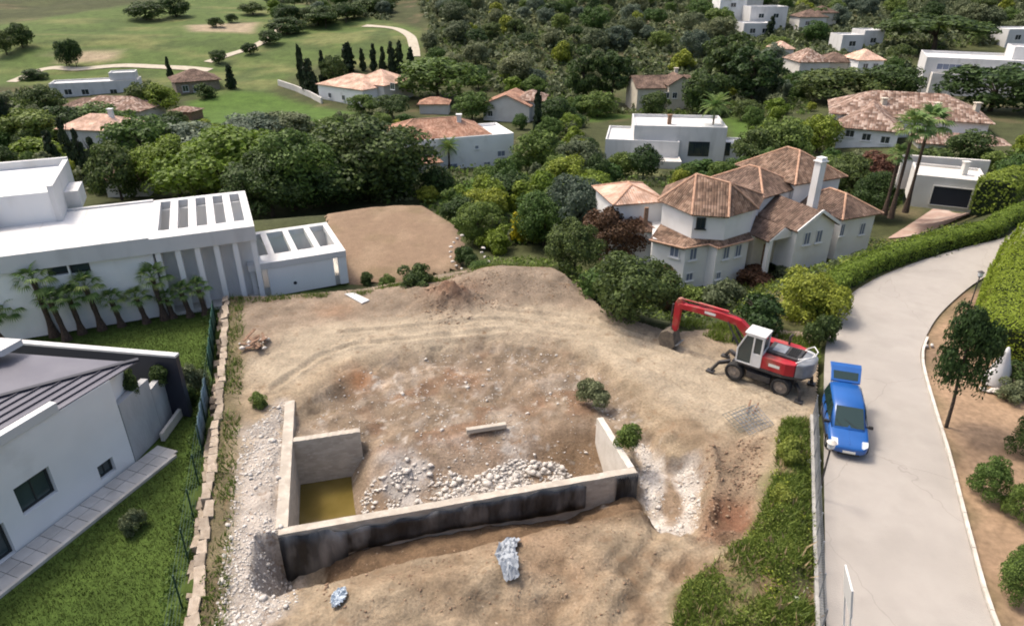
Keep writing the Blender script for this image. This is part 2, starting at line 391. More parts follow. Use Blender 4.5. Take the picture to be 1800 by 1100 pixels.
def M_tile(name, ca, cb, cc, tile=.24, course=.36):
    """barrel clay tiles: uv in metres, every tile its own clay tone, rows in relief"""
    m = bpy.data.materials.new(name); m.use_nodes = True; t = m.node_tree; b = t.nodes['Principled BSDF']
    b.inputs['Roughness'].default_value = .9; b.inputs['Specular IOR Level'].default_value = .15
    uvn = t.nodes.new('ShaderNodeUVMap'); sp = t.nodes.new('ShaderNodeSeparateXYZ'); t.links.new(uvn.outputs[0], sp.inputs[0])
    def math_(op, a, bb=None):
        n = t.nodes.new('ShaderNodeMath'); n.operation = op
        for k, v_ in ((0, a), (1, bb)):
            if v_ is None: continue
            if isinstance(v_, (int, float)): n.inputs[k].default_value = v_
            else: t.links.new(v_, n.inputs[k])
        return n.outputs[0]
    su = math_('DIVIDE', sp.outputs[0], tile); sv = math_('DIVIDE', sp.outputs[1], course)
    cu = t.nodes.new('ShaderNodeCombineXYZ'); t.links.new(math_('FLOOR', su), cu.inputs[0]); t.links.new(math_('FLOOR', sv), cu.inputs[1])
    wn = t.nodes.new('ShaderNodeTexWhiteNoise'); wn.noise_dimensions = '3D'; t.links.new(cu.outputs[0], wn.inputs['Vector'])
    cr = t.nodes.new('ShaderNodeValToRGB'); e = cr.color_ramp.elements
    e[0].position = 0; e[0].color = ca + (1,); e[1].position = 1; e[1].color = cc + (1,); k = e.new(.5); k.color = cb + (1,)
    t.links.new(wn.outputs[0], cr.inputs[0])
    no = t.nodes.new('ShaderNodeTexNoise'); no.inputs['Scale'].default_value = .55; no.inputs['Detail'].default_value = 5
    tc = t.nodes.new('ShaderNodeTexCoord'); t.links.new(tc.outputs['Object'], no.inputs['Vector'])
    mr = t.nodes.new('ShaderNodeMapRange'); mr.inputs['From Min'].default_value = .3; mr.inputs['From Max'].default_value = .7
    mr.inputs['To Min'].default_value = .55; mr.inputs['To Max'].default_value = 1.3; t.links.new(no.outputs[0], mr.inputs[0])
    hs = t.nodes.new('ShaderNodeHueSaturation'); t.links.new(cr.outputs[0], hs.inputs['Color']); t.links.new(mr.outputs[0], hs.inputs['Value'])
    t.links.new(hs.outputs[0], b.inputs['Base Color'])
    fu = math_('FRACT', su); hgt = math_('SINE', math_('MULTIPLY', fu, math.pi))
    hgt = math_('ADD', hgt, math_('MULTIPLY', math_('FRACT', sv), -.4))
    bn = t.nodes.new('ShaderNodeBump'); bn.inputs['Strength'].default_value = .8; bn.inputs['Distance'].default_value = .07
    t.links.new(hgt, bn.inputs['Height']); t.links.new(bn.outputs[0], b.inputs['Normal'])
    return m
def M_glass(name, col=(.02, .03, .04), rough=.08):
    m = M(name, col, rough=rough, spec=.8); return m

MT = {}
MT['white'] = M('white_render', (.80, .795, .78), (.76, .755, .74), .7, .9, .08, 30, grime=((.54, .53, .50), .35))
MT['villa_white'] = M('villa_white_render', (.62, .615, .605), (.585, .58, .57), .5, .85, .05, 25, grime=((.50, .495, .48), .9), stretch=(1, 1, .3))
MT['facade'] = M('shade_lifted_white', (.81, .805, .79), (.77, .765, .75), .5, .88, .05, 25, grime=((.70, .69, .665), .8), stretch=(1, 1, .3))  # brighter copy of the villa white, lifting walls in shade by colour
MT['cream'] = M('cream_render', (.60, .55, .45), (.54, .48, .39), .8, .9, .1, 20)
MT['offwhite'] = M('offwhite_render', (.62, .60, .56), (.55, .52, .48), .6, .9, .1, 20)
MT['greywall'] = M('grey_textured_wall', (.42, .42, .42), (.33, .33, .33), 1.2, .9, .2, 12, stretch=(1, 1, .35))
MT['concrete'] = M('concrete', (.47, .42, .35), (.37, .325, .27), 1.6, .92, .25, 9, grime=((.54, .49, .42), 3.0), stretch=(1, 1, 2.2))
MT['conc_grey'] = M('grey_concrete', (.40, .39, .37), (.29, .28, .26), 2.0, .92, .25, 9)
MT['membrane'] = M('black_bitumen_sheet', (.012, .013, .015), (.075, .08, .085), 1.6, .42, .9, 3.0, spec=.5, contrast=(.42, .7), stretch=(1, 1, .3), grime=((.26, .255, .245), 1.1))
MT['road'] = M('worn_concrete_road', (.365, .335, .30), (.345, .316, .283), 1.1, .92, .25, 26, c3=(.332, .304, .272), scale3=.3, grime=((.305, .28, .25), .5))
def add_cracks(m, scale, width, dark):
    t = m.node_tree; b = t.nodes['Principled BSDF']; src = b.inputs['Base Color'].links[0].from_socket
    tc = t.nodes.new('ShaderNodeTexCoord'); no = t.nodes.new('ShaderNodeTexNoise'); no.inputs['Scale'].default_value = 1.2; t.links.new(tc.outputs['Object'], no.inputs['Vector'])
    ad = t.nodes.new('ShaderNodeMixRGB'); ad.blend_type = 'ADD'; ad.inputs[0].default_value = .6; t.links.new(tc.outputs['Object'], ad.inputs[1]); t.links.new(no.outputs['Color'], ad.inputs[2])
    vo = t.nodes.new('ShaderNodeTexVoronoi'); vo.feature = 'DISTANCE_TO_EDGE'; vo.inputs['Scale'].default_value = scale; t.links.new(ad.outputs[0], vo.inputs['Vector'])
    mr = t.nodes.new('ShaderNodeMapRange'); mr.inputs['From Min'].default_value = 0; mr.inputs['From Max'].default_value = width; mr.inputs['To Min'].default_value = dark; mr.inputs['To Max'].default_value = 0; t.links.new(vo.outputs['Distance'], mr.inputs[0])
    x = t.nodes.new('ShaderNodeMix'); x.data_type = 'RGBA'; t.links.new(mr.outputs[0], x.inputs[0]); t.links.new(src, x.inputs[6]); x.inputs[7].default_value = (.14, .125, .11, 1); t.links.new(x.outputs[2], b.inputs['Base Color'])
add_cracks(MT['road'], .13, .0035, .3)
MT['kerb'] = M('pale_kerb', (.62, .58, .52), (.48, .44, .38), 1.5, .9, .15, 12)
MT['slab'] = M('paving_slab', (.50, .48, .45), (.42, .40, .37), 1.5, .85, .1, 14, objrand=.1)
MT['roofzinc'] = M('grey_zinc_roof', (.125, .125, .15), (.105, .105, .13), .8, .5, 0, metal=.3)
MT['seam'] = M('roof_seam', (.07, .07, .09), rough=.5, metal=.3)
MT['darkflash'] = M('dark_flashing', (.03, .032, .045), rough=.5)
MT['glass'] = M_glass('window_glass')
MT['shade_glass'] = M('greenish_glass', (.05, .075, .075), (.03, .045, .05), .8, .12, spec=.7)
MT['frame'] = M('dark_window_frame', (.03, .035, .035), rough=.4)
MT['wframe'] = M('white_window_frame', (.75, .75, .74), rough=.5)
MT['bluegrey'] = M('blue_grey_shutter', (.16, .19, .26), rough=.6)
MT['tile_old'] = M_tile('old_clay_tiles', (.115, .077, .057), (.19, .122, .087), (.28, .195, .145))
MT['tile_pink'] = M_tile('pink_clay_tiles', (.52, .33, .24), (.60, .40, .30), (.66, .47, .37))
MT['tile_red'] = M_tile('red_clay_tiles', (.29, .15, .10), (.37, .21, .145), (.45, .28, .20))
MT['tile_mottled'] = M_tile('mottled_clay_tiles', (.145, .09, .067), (.255, .168, .128), (.45, .355, .295), .42, .5)
MT['tile_brown'] = M_tile('brown_clay_tiles', (.10, .07, .055), (.15, .10, .077), (.215, .15, .115))
MT['ridge'] = M('ridge_tiles', (.52, .33, .23), (.40, .23, .15), 3, .9)
MT['bark'] = M('bark', (.085, .065, .05), (.045, .035, .028), 6, .95, .5, 20)
MT['palmbark'] = M('palm_bark', (.11, .075, .055), (.055, .038, .03), 8, .95, .6, 18)
MT['leaf_dark'] = M_leaf('dark_leaves', (0.0207, 0.0398, 0.0132), (0.0994, 0.1532, 0.0398))
MT['leaf_mid'] = M_leaf('green_leaves', (0.0400, 0.0737, 0.0169), (0.1546, 0.2371, 0.0515))
MT['leaf_olive'] = M_leaf('olive_leaves', (0.0656, 0.0838, 0.0372), (0.2168, 0.2489, 0.1288))
MT['leaf_lime'] = M_leaf('lime_leaves', (0.0888, 0.1252, 0.0178), (0.2806, 0.3481, 0.0436), rnd_val=.15)
MT['leaf_grey'] = M_leaf('grey_green_leaves', (0.0569, 0.0854, 0.0569), (0.1898, 0.2372, 0.1612))
MT['leaf_bright'] = M_leaf('bright_hedge_leaves', (0.1403, 0.1870, 0.0140), (0.2805, 0.3460, 0.0328), rnd_val=.1)
MT['leaf_red'] = M_leaf('reddish_leaves', (0.0576, 0.0280, 0.0168), (0.1664, 0.0824, 0.0488))
MT['leaf_yellow'] = M_leaf('yellow_blossom', (0.2320, 0.2460, 0.0220), (0.7250, 0.6380, 0.0430))
MT['leaf_cyp'] = M_leaf('cypress_leaves', (0.0104, 0.0200, 0.0096), (0.0480, 0.0728, 0.0272), trans=.1)
MT['leaf_palm'] = M_leaf('palm_fronds', (0.1061, 0.1775, 0.0469), (0.2366, 0.3314, 0.1061), rnd_val=.2)
MT['grass'] = M_leaf('grass_blades', (.034, .055, .01), (.085, .115, .025), trans=.3)
MT['weed'] = M_leaf('weed_blades', (.10, .14, .02), (.25, .295, .058), trans=.3)
MT['straw'] = M_leaf('dry_stalks', (.20, .16, .08), (.34, .28, .15), trans=.2)
MT['rock'] = M('pale_rubble', (.60, .565, .515), (.43, .39, .345), 1.3, .95, .3, 8)
MT['rock_brown'] = M('brown_stone', (.30, .21, .14), (.20, .13, .085), 2, .95, .3, 8)
MT['stone'] = M('wall_stone', (.37, .31, .245), (.25, .20, .15), 1.6, .95, .35, 8, objrand=.25)
MT['red'] = M('red_machine_paint', (.42, .012, .022), (.34, .012, .02), 2.0, .45, spec=.5, grime=((.30, .15, .10), 1.1))
MT['white_paint'] = M('white_machine_paint', (.74, .74, .73), (.64, .63, .60), 2, .45, spec=.5)
MT['black'] = M('black_rubber', (.02, .02, .021), (.035, .034, .032), 4, .85, .2, 20)
MT['dusty'] = M('dusty_tyre_rim', (.34, .29, .24), (.20, .17, .14), 4, .9)
MT['dark_steel'] = M('dark_steel', (.045, .045, .05), (.08, .075, .07), 3, .55, metal=.3)
MT['grey_steel'] = M('grey_steel', (.30, .32, .34), (.22, .23, .25), 3, .5, metal=.4)
MT['bucket'] = M('muddy_bucket', (.10, .085, .07), (.17, .14, .105), 4, .9, .2)
MT['blue'] = M('blue_car_paint', (.012, .085, .30), (.016, .10, .34), 1, .3, spec=.6)
MT['lamp_glass'] = M('headlight_glass', (.62, .66, .70), rough=.12, spec=.8)
MT['plate'] = M('number_plate', (.75, .74, .66), rough=.5)
MT['water'] = M('muddy_water', (.115, .085, .018), (.17, .125, .035), .6, .10, .05, 3, spec=.6)
MT['green_net'] = M('green_shade_net', (.03, .09, .065), (.05, .13, .10), 3, .9, .3, 30)
MT['blue_net'] = M('blue_grey_net', (.10, .16, .20), (.15, .22, .26), 3, .9, .3, 30)
MT['green_post'] = M('green_fence_post', (.012, .05, .032), rough=.5)
MT['plastic'] = M('grey_plastic_sheet', (.38, .41, .44), (.22, .24, .27), 1.5, .5, .3, 5)
MT['bag'] = M('pale_blue_bag', (.48, .54, .60), (.40, .46, .52), 4, .6, .3, 9)
MT['wood'] = M('weathered_wood', (.17, .10, .065), (.28, .18, .12), 5, .9, .3, 15)
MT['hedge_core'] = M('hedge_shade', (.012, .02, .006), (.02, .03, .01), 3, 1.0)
MT['pool'] = M('pool_water', (.10, .33, .36), rough=.08, spec=.6)

# ------------------------------------------------------------------ the ground
def mixc(col, c, wgt): return col * (1 - wgt[:, None]) + np.array(c)[None, :] * wgt[:, None]
def pxpoly(pts, z=None): return [(hit(a, b).xy if z is None else P(a, b, z).xy) for a, b in pts]
FAIRWAY = pxpoly([(-120, 60), (150, 20), (330, -6), (470, -2), (640, 30), (735, 50), (742, 105), (640, 118), (560, 112), (520, 130), (470, 160), (400, 178), (330, 165), (240, 130), (60, 150), (-120, 150)])
LAWNS = [pxpoly([(325, 180), (420, 160), (480, 165), (570, 190), (640, 200), (560, 215), (420, 222), (340, 222)]),
         pxpoly([(1030, 190), (1130, 205), (1200, 200), (1250, 225), (1240, 245), (1120, 205), (1020, 215)]),
         pxpoly([(1270, 205), (1350, 210), (1360, 240), (1290, 245)]),
         pxpoly([(1060, 305), (1140, 292), (1160, 310), (1070, 325)]),
         pxpoly([(740, 330), (900, 300), (1010, 310), (1010, 360), (900, 400), (760, 360)])]
PALE = [pxpoly([(330, 45), (450, 40), (440, 58), (340, 55)]), pxpoly([(110, 95), (200, 88), (200, 105), (120, 110)]), pxpoly([(1130, 38), (1200, 36), (1200, 55), (1140, 55)])]

def build_terrain():
    xs = np.concatenate([np.arange(-420, -120, 8), np.arange(-120, 120, 1.6), np.arange(120, 421, 8)])
    ys = np.concatenate([np.arange(-30, 130, 1.3), np.arange(130, 320, 2.6), np.arange(320, 640, 10)])
    X, Y = np.meshgrid(xs, ys); x = X.ravel(); y = Y.ravel()
    dplot = poly_dist(x, y, PLOT)
    z = G(x, y) - .05
    z = np.where(dplot < 0, z - .25 - 3.5 * sstep(-.1, -1.2, dplot), z)
    roadpoly = ROAD_L + ROAD_R[::-1]
    droad = poly_dist(x, y, roadpoly); z = z - .05 * sstep(1.2, .2, droad)
    n = len(x); col = np.tile(np.array([[.055, .062, .026]]), (n, 1))
    col = mixc(col, (.085, .095, .038), sstep(.1, .5, fbm(x / 9, y / 9, 3, 77)) * .8)
    col = mixc(col, (.17, .12, .075), sstep(.25, .6, fbm(x / 6, y / 6, 3, 78)) * .5)
    d = poly_dist(x, y, FAIRWAY); f = sstep(3, -3, d)
    col = mixc(col, (.08, .115, .033), f); col = mixc(col, (.14, .15, .056), f * sstep(-.05, .4, fbm(x / 16, y / 7, 4, 61))); col = mixc(col, (.06, .085, .028), f * sstep(.12, .4, fbm(x / 11, y / 9, 4, 62)) * .8)
    for k, L in enumerate(LAWNS):
        d = poly_dist(x, y, L); col = mixc(col, (.07, .12, .024) if k != 3 else (.19, .20, .09), sstep(1.5, -1.5, d))
    for L in PALE: col = mixc(col, (.30, .24, .16), sstep(3, -2, poly_dist(x, y, L)))
    # garden soil to the right of the road
    d = poly_dist(x, y, [(p[0], p[1]) for p in ROAD_R[:9]] + [(50, 44), (70, 30), (60, -5), (14, -5)])
    soil = sstep(.5, -.3, d)
    col = mixc(col, (.30, .205, .13), soil); col = mixc(col, (.22, .15, .10), soil * sstep(.0, .4, fbm(x / 3, y / 3, 3, 91)))
    # left garden lawn
    d = poly_dist(x, y, GARDEN_L); lw = sstep(.4, -.3, d) * (np.abs(x) < 90)
    lw = lw * (1 - sstep(50, 56, y)); col = mixc(col, (.066, .104, .021), lw); col = mixc(col, (.045, .075, .015), lw * sstep(-.1, .35, fbm(x / 2.2, y / 2.2, 3, 93)))
    # slope beside the road below the hedge
    d = poly_dist(x, y, pxpoly([(1320, 505), (1420, 470), (1560, 425), (1640, 400), (1600, 455), (1480, 520), (1400, 560), (1300, 560)]))
    col = mixc(col, (.15, .135, .055), sstep(2, -1, d))
    nx, ny = len(xs), len(ys)
    I = np.arange(nx * ny).reshape(ny, nx)
    F = np.stack([I[:-1, :-1], I[:-1, 1:], I[1:, 1:], I[1:, :-1]], -1).reshape(-1, 4)
    keep = ~(np.all(dplot[F] < -1.2, 1)); F = F[keep]
    me = np_mesh('ground', np.stack([x, y, z], 1), F, True, col)
    o = link('ground', me, M_tint('valley_ground', [], .5, 2.5, var=.3, var_scale=.35, fine=.3, fine_scale=3.0))
    tag(o, 'rolling green and brown valley floor round the villas', kind='structure')
build_terrain()

def areaw(x, y, pts, soft=.8):
    d = poly_dist(x, y, [PXY(a, b) for a, b in pts]); d = d + fbm(x / 1.2, y / 1.2, 3, 13) * .7
    return sstep(soft, -soft, d)
A_RUBL = [(430, 760), (500, 700), (505, 760), (495, 930), (500, 1010), (530, 1060), (470, 1110), (375, 1110), (400, 930), (415, 830)]
A_TRACK = [(430, 590), (600, 570), (760, 552), (900, 540), (1020, 545), (1150, 590), (1300, 640), (1440, 690), (1420, 735), (1330, 760), (1250, 740), (1160, 690), (1060, 628), (960, 592), (850, 592), (720, 612), (560, 640), (480, 700), (430, 660)]
A_BASIN = [(520, 750), (600, 650), (720, 615), (870, 600), (985, 612), (1060, 645), (1110, 700), (1050, 760), (1030, 830), (900, 850), (650, 790)]
A_PITRUB = [(620, 812), (660, 790), (740, 775), (830, 790), (900, 765), (980, 760), (1038, 780), (1040, 830), (900, 850), (830, 825), (740, 832), (640, 856)]
def build_plot():
    st = .125
    xs = np.arange(-19.5, 18.6, st); ys = np.arange(9.5, 47.5, st)
    X, Y = np.meshgrid(xs, ys); x = X.ravel(); y = Y.ravel()
    dpl = poly_dist(x, y, PLOT)
    z = plot_h(x, y); u, v = uv(x, y); db_ = poly_dist(x, y, BASIN)
    n = len(x); col = np.tile(np.array([[.345, .268, .178]]), (n, 1))
    col = mixc(col, (.255, .187, .12), sstep(-.1, .45, fbm(x / 2.2, y / 2.2, 4, 101)))
    col = mixc(col, (.27, .21, .155), sstep(33.0, 37, y) * .8)
    col = mixc(col, (.25, .188, .13), areaw(x, y, A_BASIN, 1.2))
    b = areaw(x, y, A_BASIN, 1.2)
    col = mixc(col, (.37, .30, .23), b * sstep(.02, .35, fbm(x / .9, y / .9, 4, 103)) * .9)
    col = mixc(col, (.235, .145, .09), b * sstep(.1, .45, fbm(x / 1.7, y / 1.7, 4, 104)) * .9)
    col = mixc(col, (.425, .35, .25), areaw(x, y, A_TRACK, 1.0) * .95)
    col = mixc(col, (.47, .42, .37), areaw(x, y, A_RUBL, .6) * .85)
    col = mixc(col, (.27, .19, .125), areaw(x, y, A_RUBR, .5) * .8)
    for ra_ in (RUB_A, RUB_B): col = mixc(col, (.62, .57, .51), areaw(x, y, ra_, .3) * .95)
    col = mixc(col, (.27, .185, .12), areaw(x, y, A_CUT, .7) * .6); col = mixc(col, (.19, .095, .052), areaw(x, y, [(1236, 880), (1275, 860), (1315, 880), (1305, 940), (1262, 962), (1226, 945)], .4) * .8)
    for (px, py, r, c) in ((630, 655, .9, (.27, .14, .07)), (795, 530, 1.7, (.20, .115, .075)), (590, 545, 1.3, (.30, .20, .13)), (440, 605, 1.2, (.24, .16, .11)), (820, 650, 1.1, (.30, .19, .12)), (940, 690, 1.0, (.27, .165, .10)),
                           (1300, 905, 1.1, (.20, .10, .06)), (900, 935, 1.6, (.33, .225, .14)), (980, 1000, 1.5, (.31, .215, .135)), (1090, 890, 1.0, (.27, .19, .115))):
        cx, cy = PXY(px, py); wv = np.exp(-((x - cx) ** 2 + (y - cy) ** 2) / r ** 2) * np.clip(.7 + fbm(x / .8, y / .8, 3, 19), 0, 1); col = mixc(col, c, np.clip(wv * 1.3, 0, 1))
    pit = (u > 0) & (u < 15) & (v > 0) & (v < 6)
    pw = np.where(pit, sstep(6, 4, v), 0.0)
    col = mixc(col, (.33, .245, .175), pw * .8)
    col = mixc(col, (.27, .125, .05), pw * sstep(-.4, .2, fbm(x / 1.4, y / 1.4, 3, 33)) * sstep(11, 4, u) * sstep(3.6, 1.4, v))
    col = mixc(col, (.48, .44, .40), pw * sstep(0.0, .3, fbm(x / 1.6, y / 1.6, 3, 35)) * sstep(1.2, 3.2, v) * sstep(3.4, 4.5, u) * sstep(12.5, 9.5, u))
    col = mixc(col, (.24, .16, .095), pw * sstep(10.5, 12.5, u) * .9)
    tr = (v < .1) & (v > -3.2) & (u > 1.5) & (u < 15); col = mixc(col, (.165, .105, .06), np.where(tr, sstep(-3.0, -2.1, v), 0) * .95)  # wall's shade band painted into the trench floor as darker earth
    col = mixc(col, (.15, .15, .06), sstep(.5, -.5, poly_dist(x, y, GRASS_BANK) + fbm(x / 1.5, y / 1.5, 3, 55) * .8))
    db = poly_dist(x, y, BOUND, False); col = mixc(col, (.17, .14, .08), sstep(1.3, .3, db + fbm(x, y, 3, 56) * .5))
    trk = areaw(x, y, A_TRACK, 1.0)
    col = mixc(col, (.20, .135, .082), sstep(-3, -4.5, v) * sstep(-.05, -.4, fbm(x / 1.5, y / 1.2, 4, 47)) * .8)  # foreground hollows tinted darker, their shade put into the soil colour
    amp = (.34 - .27 * trk)[:, None]
    col = col * (1 + amp * (fbm(x / .55, y / .55, 4, 111)[:, None] + .6 * fbm(x / 1.6, y / 1.1, 3, 112)[:, None]))
    col = mixc(col, (.50, .45, .39), (1 - trk) * sstep(.33, .5, fbm(x / .4, y / .4, 3, 113)) * .7 * sstep(0, -1, db_))
    grey = col.mean(1, keepdims=True); col = np.clip((col * .95 + grey * .05) * .83, .03, .55)
    nx, ny = len(xs), len(ys); I = np.arange(nx * ny).reshape(ny, nx)
    F = np.stack([I[:-1, :-1], I[:-1, 1:], I[1:, 1:], I[1:, :-1]], -1).reshape(-1, 4)
    keep = np.all(dpl[F] < .12, 1); F = F[keep]
    used = np.unique(F); mp = np.full(n, -1); mp[used] = np.arange(len(used))
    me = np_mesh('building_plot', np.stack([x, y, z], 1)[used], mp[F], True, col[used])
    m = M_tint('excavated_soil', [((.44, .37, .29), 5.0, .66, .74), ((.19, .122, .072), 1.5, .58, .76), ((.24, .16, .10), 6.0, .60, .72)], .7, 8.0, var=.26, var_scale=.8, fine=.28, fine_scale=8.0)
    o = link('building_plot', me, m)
    tag(o, 'excavated sandy building plot with wheel tracks and rubble', kind='structure')
    return o
plot = build_plot()

def ribbon(L, R, n=8):
    """dense strip between two poly-lines, smoothed"""
    def dens(pts):
        pts = [Vector((p[0], p[1], 0)) for p in pts]; out = []
        for i in range(len(pts) - 1):
            p0 = pts[max(i - 1, 0)]; p1 = pts[i]; p2 = pts[i + 1]; p3 = pts[min(i + 2, len(pts) - 1)]
            for k in range(n):
                t = k / n
                out.append(.5 * ((2 * p1) + (p2 - p0) * t + (2 * p0 - 5 * p1 + 4 * p2 - p3) * t * t + (3 * p1 - p0 - 3 * p2 + p3) * t ** 3))
        out.append(pts[-1]); return out
    return dens(L), dens(R)
RL, RR = ribbon(ROAD_L, ROAD_R)
mb = MB(); rows = []
for a, b in zip(RL, RR):
    rows.append([(a + (b - a) * (k / 6)) for k in range(7)])
vs = []; fs = []
for i, r in enumerate(rows):
    for p in r: vs.append((p.x, p.y, .02))
    if i:
        for k in range(6): fs.append(((i - 1) * 7 + k, (i - 1) * 7 + k + 1, i * 7 + k + 1, i * 7 + k))
mb.add(vs, fs); tag(mb.build('road', MT['road'], smooth=True), 'pale concrete road curving away to the right', kind='structure')

# kerb along the right side: kerb stones laid end to end
kerb = empty('kerb', (0, 0, 0)); tag(kerb, 'thin pale kerb along the right side of the road', kind='structure')
pts = RR[4:52]; acc = 0; runs = []; cur = [pts[0]]
for i in range(1, len(pts)):
    seg = (pts[i] - pts[i - 1]); L = seg.length; d = seg / L; s0 = 0
    while s0 < L - 1e-4:
        st = min(1.0 - acc, L - s0); s0 += st; acc += st
        if acc >= 1.0 - 1e-5: cur.append(pts[i - 1] + d * s0); runs.append((cur[0], cur[-1])); cur = [pts[i - 1] + d * s0]; acc = 0
for a, b in runs:
    d = (b - a).normalized(); nrm = Vector((d.y, -d.x, 0)) * .09
    MB().bar(a + nrm + d * .01 + Vector((0, 0, .03)), b + nrm - d * .01 + Vector((0, 0, .03)), .13, .2 + rnd.uniform(-.02, .02)).build('kerb_stone', MT['kerb'], kerb)

# draped golf paths
def path_strip(name, pix, wd, mat, label):
    c = [hit(a, b) for a, b in pix]; Lp = []; Rp = []
    for i, p in enumerate(c):
        d = (c[min(i + 1, len(c) - 1)] - c[max(i - 1, 0)]); d.z = 0; d.normalize(); nn = Vector((-d.y, d.x, 0)) * wd / 2
        Lp.append((p + nn).xy); Rp.append((p - nn).xy)
    a, b = ribbon(Lp, Rp, 6); vs = []; fs = []
    for i, (l, r) in enumerate(zip(a, b)):
        for k in range(3):
            q = l + (r - l) * k / 2; vs.append((q.x, q.y, float(G(np.array([q.x]), np.array([q.y]))[0]) + .12))
        if i:
            for k in range(2): fs.append(((i - 1) * 3 + k, (i - 1) * 3 + k + 1, i * 3 + k + 1, i * 3 + k))
    m = MB(); m.add(vs, fs); tag(m.build(name, mat, smooth=True), label, kind='structure')
MT['path'] = M('sandy_path', (.48, .43, .34), (.40, .35, .27), .8, .95)
path_strip('path', [(20, 145), (60, 128), (95, 120), (140, 122), (220, 116), (320, 120), (370, 124)], 3.0, MT['path'], 'sandy golf path across the left fairway')
path_strip('path', [(365, 110), (400, 98), (440, 85), (475, 68), (492, 50), (488, 40)], 3.0, MT['path'], 'sandy golf path climbing between dark bushes')
path_strip('path', [(640, 46), (690, 50), (718, 62), (727, 80), (730, 100)], 3.2, MT['path'], 'curved sandy path round the cypress lawn')

# bare brown terrace behind the white villa
tz = -1.05
gx = np.arange(-22, 4, .4); gy = np.arange(40, 64, .4); X, Y = np.meshgrid(gx, gy); x = X.ravel(); y = Y.ravel()
dd = poly_dist(x, y, TERRACE); zz = tz + fbm(x / 2.5, y / 2.5, 3, 71) * .08 - sstep(0, .6, dd) * .35
I = np.arange(len(x)).reshape(len(gy), len(gx)); F = np.stack([I[:-1, :-1], I[:-1, 1:], I[1:, 1:], I[1:, :-1]], -1).reshape(-1, 4); F = F[np.all(dd[F] < .6, 1)]
col = np.tile(np.array([[.215, .15, .10]]), (len(x), 1)); col = mixc(col, (.19, .14, .085), sstep(-.1, .4, fbm(x / 3, y / 3, 4, 72))); col = mixc(col, (.25, .18, .12), sstep(.1, .5, fbm(x / 1.6, y / 4, 4, 73)))
used = np.unique(F); mp = np.full(len(x), -1); mp[used] = np.arange(len(used))
tag(link('bare_terrace', np_mesh('bare_terrace', np.stack([x, y, zz], 1)[used], mp[F], True, col[used]), M_tint('brown_soil', [], .4, 6, var=.15)), 'bare brown earth terrace behind the white villa', kind='structure')

# ------------------------------------------------------------------ rubble
def ico():
    p = (1 + 5 ** .5) / 2
    v = np.array([(-1, p, 0), (1, p, 0), (-1, -p, 0), (1, -p, 0), (0, -1, p), (0, 1, p), (0, -1, -p), (0, 1, -p), (p, 0, -1), (p, 0, 1), (-p, 0, -1), (-p, 0, 1)]) / math.hypot(1, p)
    f = np.array([(0, 11, 5), (0, 5, 1), (0, 1, 7), (0, 7, 10), (0, 10, 11), (1, 5, 9), (5, 11, 4), (11, 10, 2), (10, 7, 6), (7, 1, 8), (3, 9, 4), (3, 4, 2), (3, 2, 6), (3, 6, 8), (3, 8, 9), (4, 9, 5), (2, 4, 11), (6, 2, 10), (8, 6, 7), (9, 8, 1)])
    return v, f
IV, IF = ico()
def rocks(n, x, y, size, rng):
    ang = rng.uniform(0, 2 * np.pi, n); sc = size[:, None] * rng.uniform(.55, 1.2, (n, 3)); sc[:, 2] *= .45
    V = IV[None] * (1 + rng.uniform(-.38, .32, (n, 12, 1))) * sc[:, None, :]
    c, s = np.cos(ang)[:, None], np.sin(ang)[:, None]
    Vx = V[..., 0] * c - V[..., 1] * s; Vy = V[..., 0] * s + V[..., 1] * c
    z = plot_h(x, y) + size * .18
    V = np.stack([Vx + x[:, None], Vy + y[:, None], V[..., 2] + z[:, None]], -1).reshape(-1, 3)
    F = (IF[None] + (np.arange(n) * 12)[:, None, None]).reshape(-1, 3)
    return V, F
def scatter(pts, n, rng, soft=.3):
    poly = [PXY(a, b) for a, b in pts]; xs = [p[0] for p in poly]; ys = [p[1] for p in poly]; X = []; Y = []
    while len(X) < n:
        a = rng.uniform(min(xs), max(xs), 4 * n); b = rng.uniform(min(ys), max(ys), 4 * n)
        k = in_poly(a, b, poly) & (fbm(a / 1.1, b / 1.1, 3, 66) > rng.uniform(-.5, .3, 4 * n)); X += list(a[k]); Y += list(b[k])
    return np.array(X[:n]), np.array(Y[:n])
def rubble(name, pts, n, lo, hi, mat, label, seed):
    rng = np.random.default_rng(seed); x, y = scatter(pts, n, rng)
    V, F = rocks(n, x, y, lo + (hi - lo) * rng.power(.35, n), rng)
    tag(link(name, np_mesh(name, V, F), mat), label, kind='stuff')
rubble('rubble', A_RUBL, 2600, .018, .085, MT['rock'], 'pale broken rubble strip along the left foundation wall', 1)
rubble('rubble', RUB_A, 620, .018, .08, MT['rock'], 'white rubble strip beside the right wing wall', 2)
rubble('rubble', RUB_B, 620, .018, .08, MT['rock'], 'curved white rubble strip beside the red cut bank', 12)
rubble('rubble', A_PITRUB, 3200, .03, .14, MT['rock'], 'grey white rubble bank inside the foundation pit', 3)
rubble('rubble', A_BASIN, 1700, .015, .07, MT['rock'], 'small scattered stones over the dug basin', 4)
rubble('rubble', [(430, 560), (1000, 480), (1350, 660), (1200, 760), (1000, 1095), (400, 1095)], 1500, .012, .045, MT['rock_brown'], 'brown pebbles and clods scattered over the plot', 5)
rubble('rubble', [(740, 500), (850, 490), (880, 530), (830, 565), (760, 570), (730, 540)], 420, .03, .11, MT['rock_brown'], 'reddish clods on the dark soil heap', 6)
rubble('rubble', A_CUT, 700, .02, .10, MT['rock_brown'], 'reddish earth clods along the right cut bank', 7)
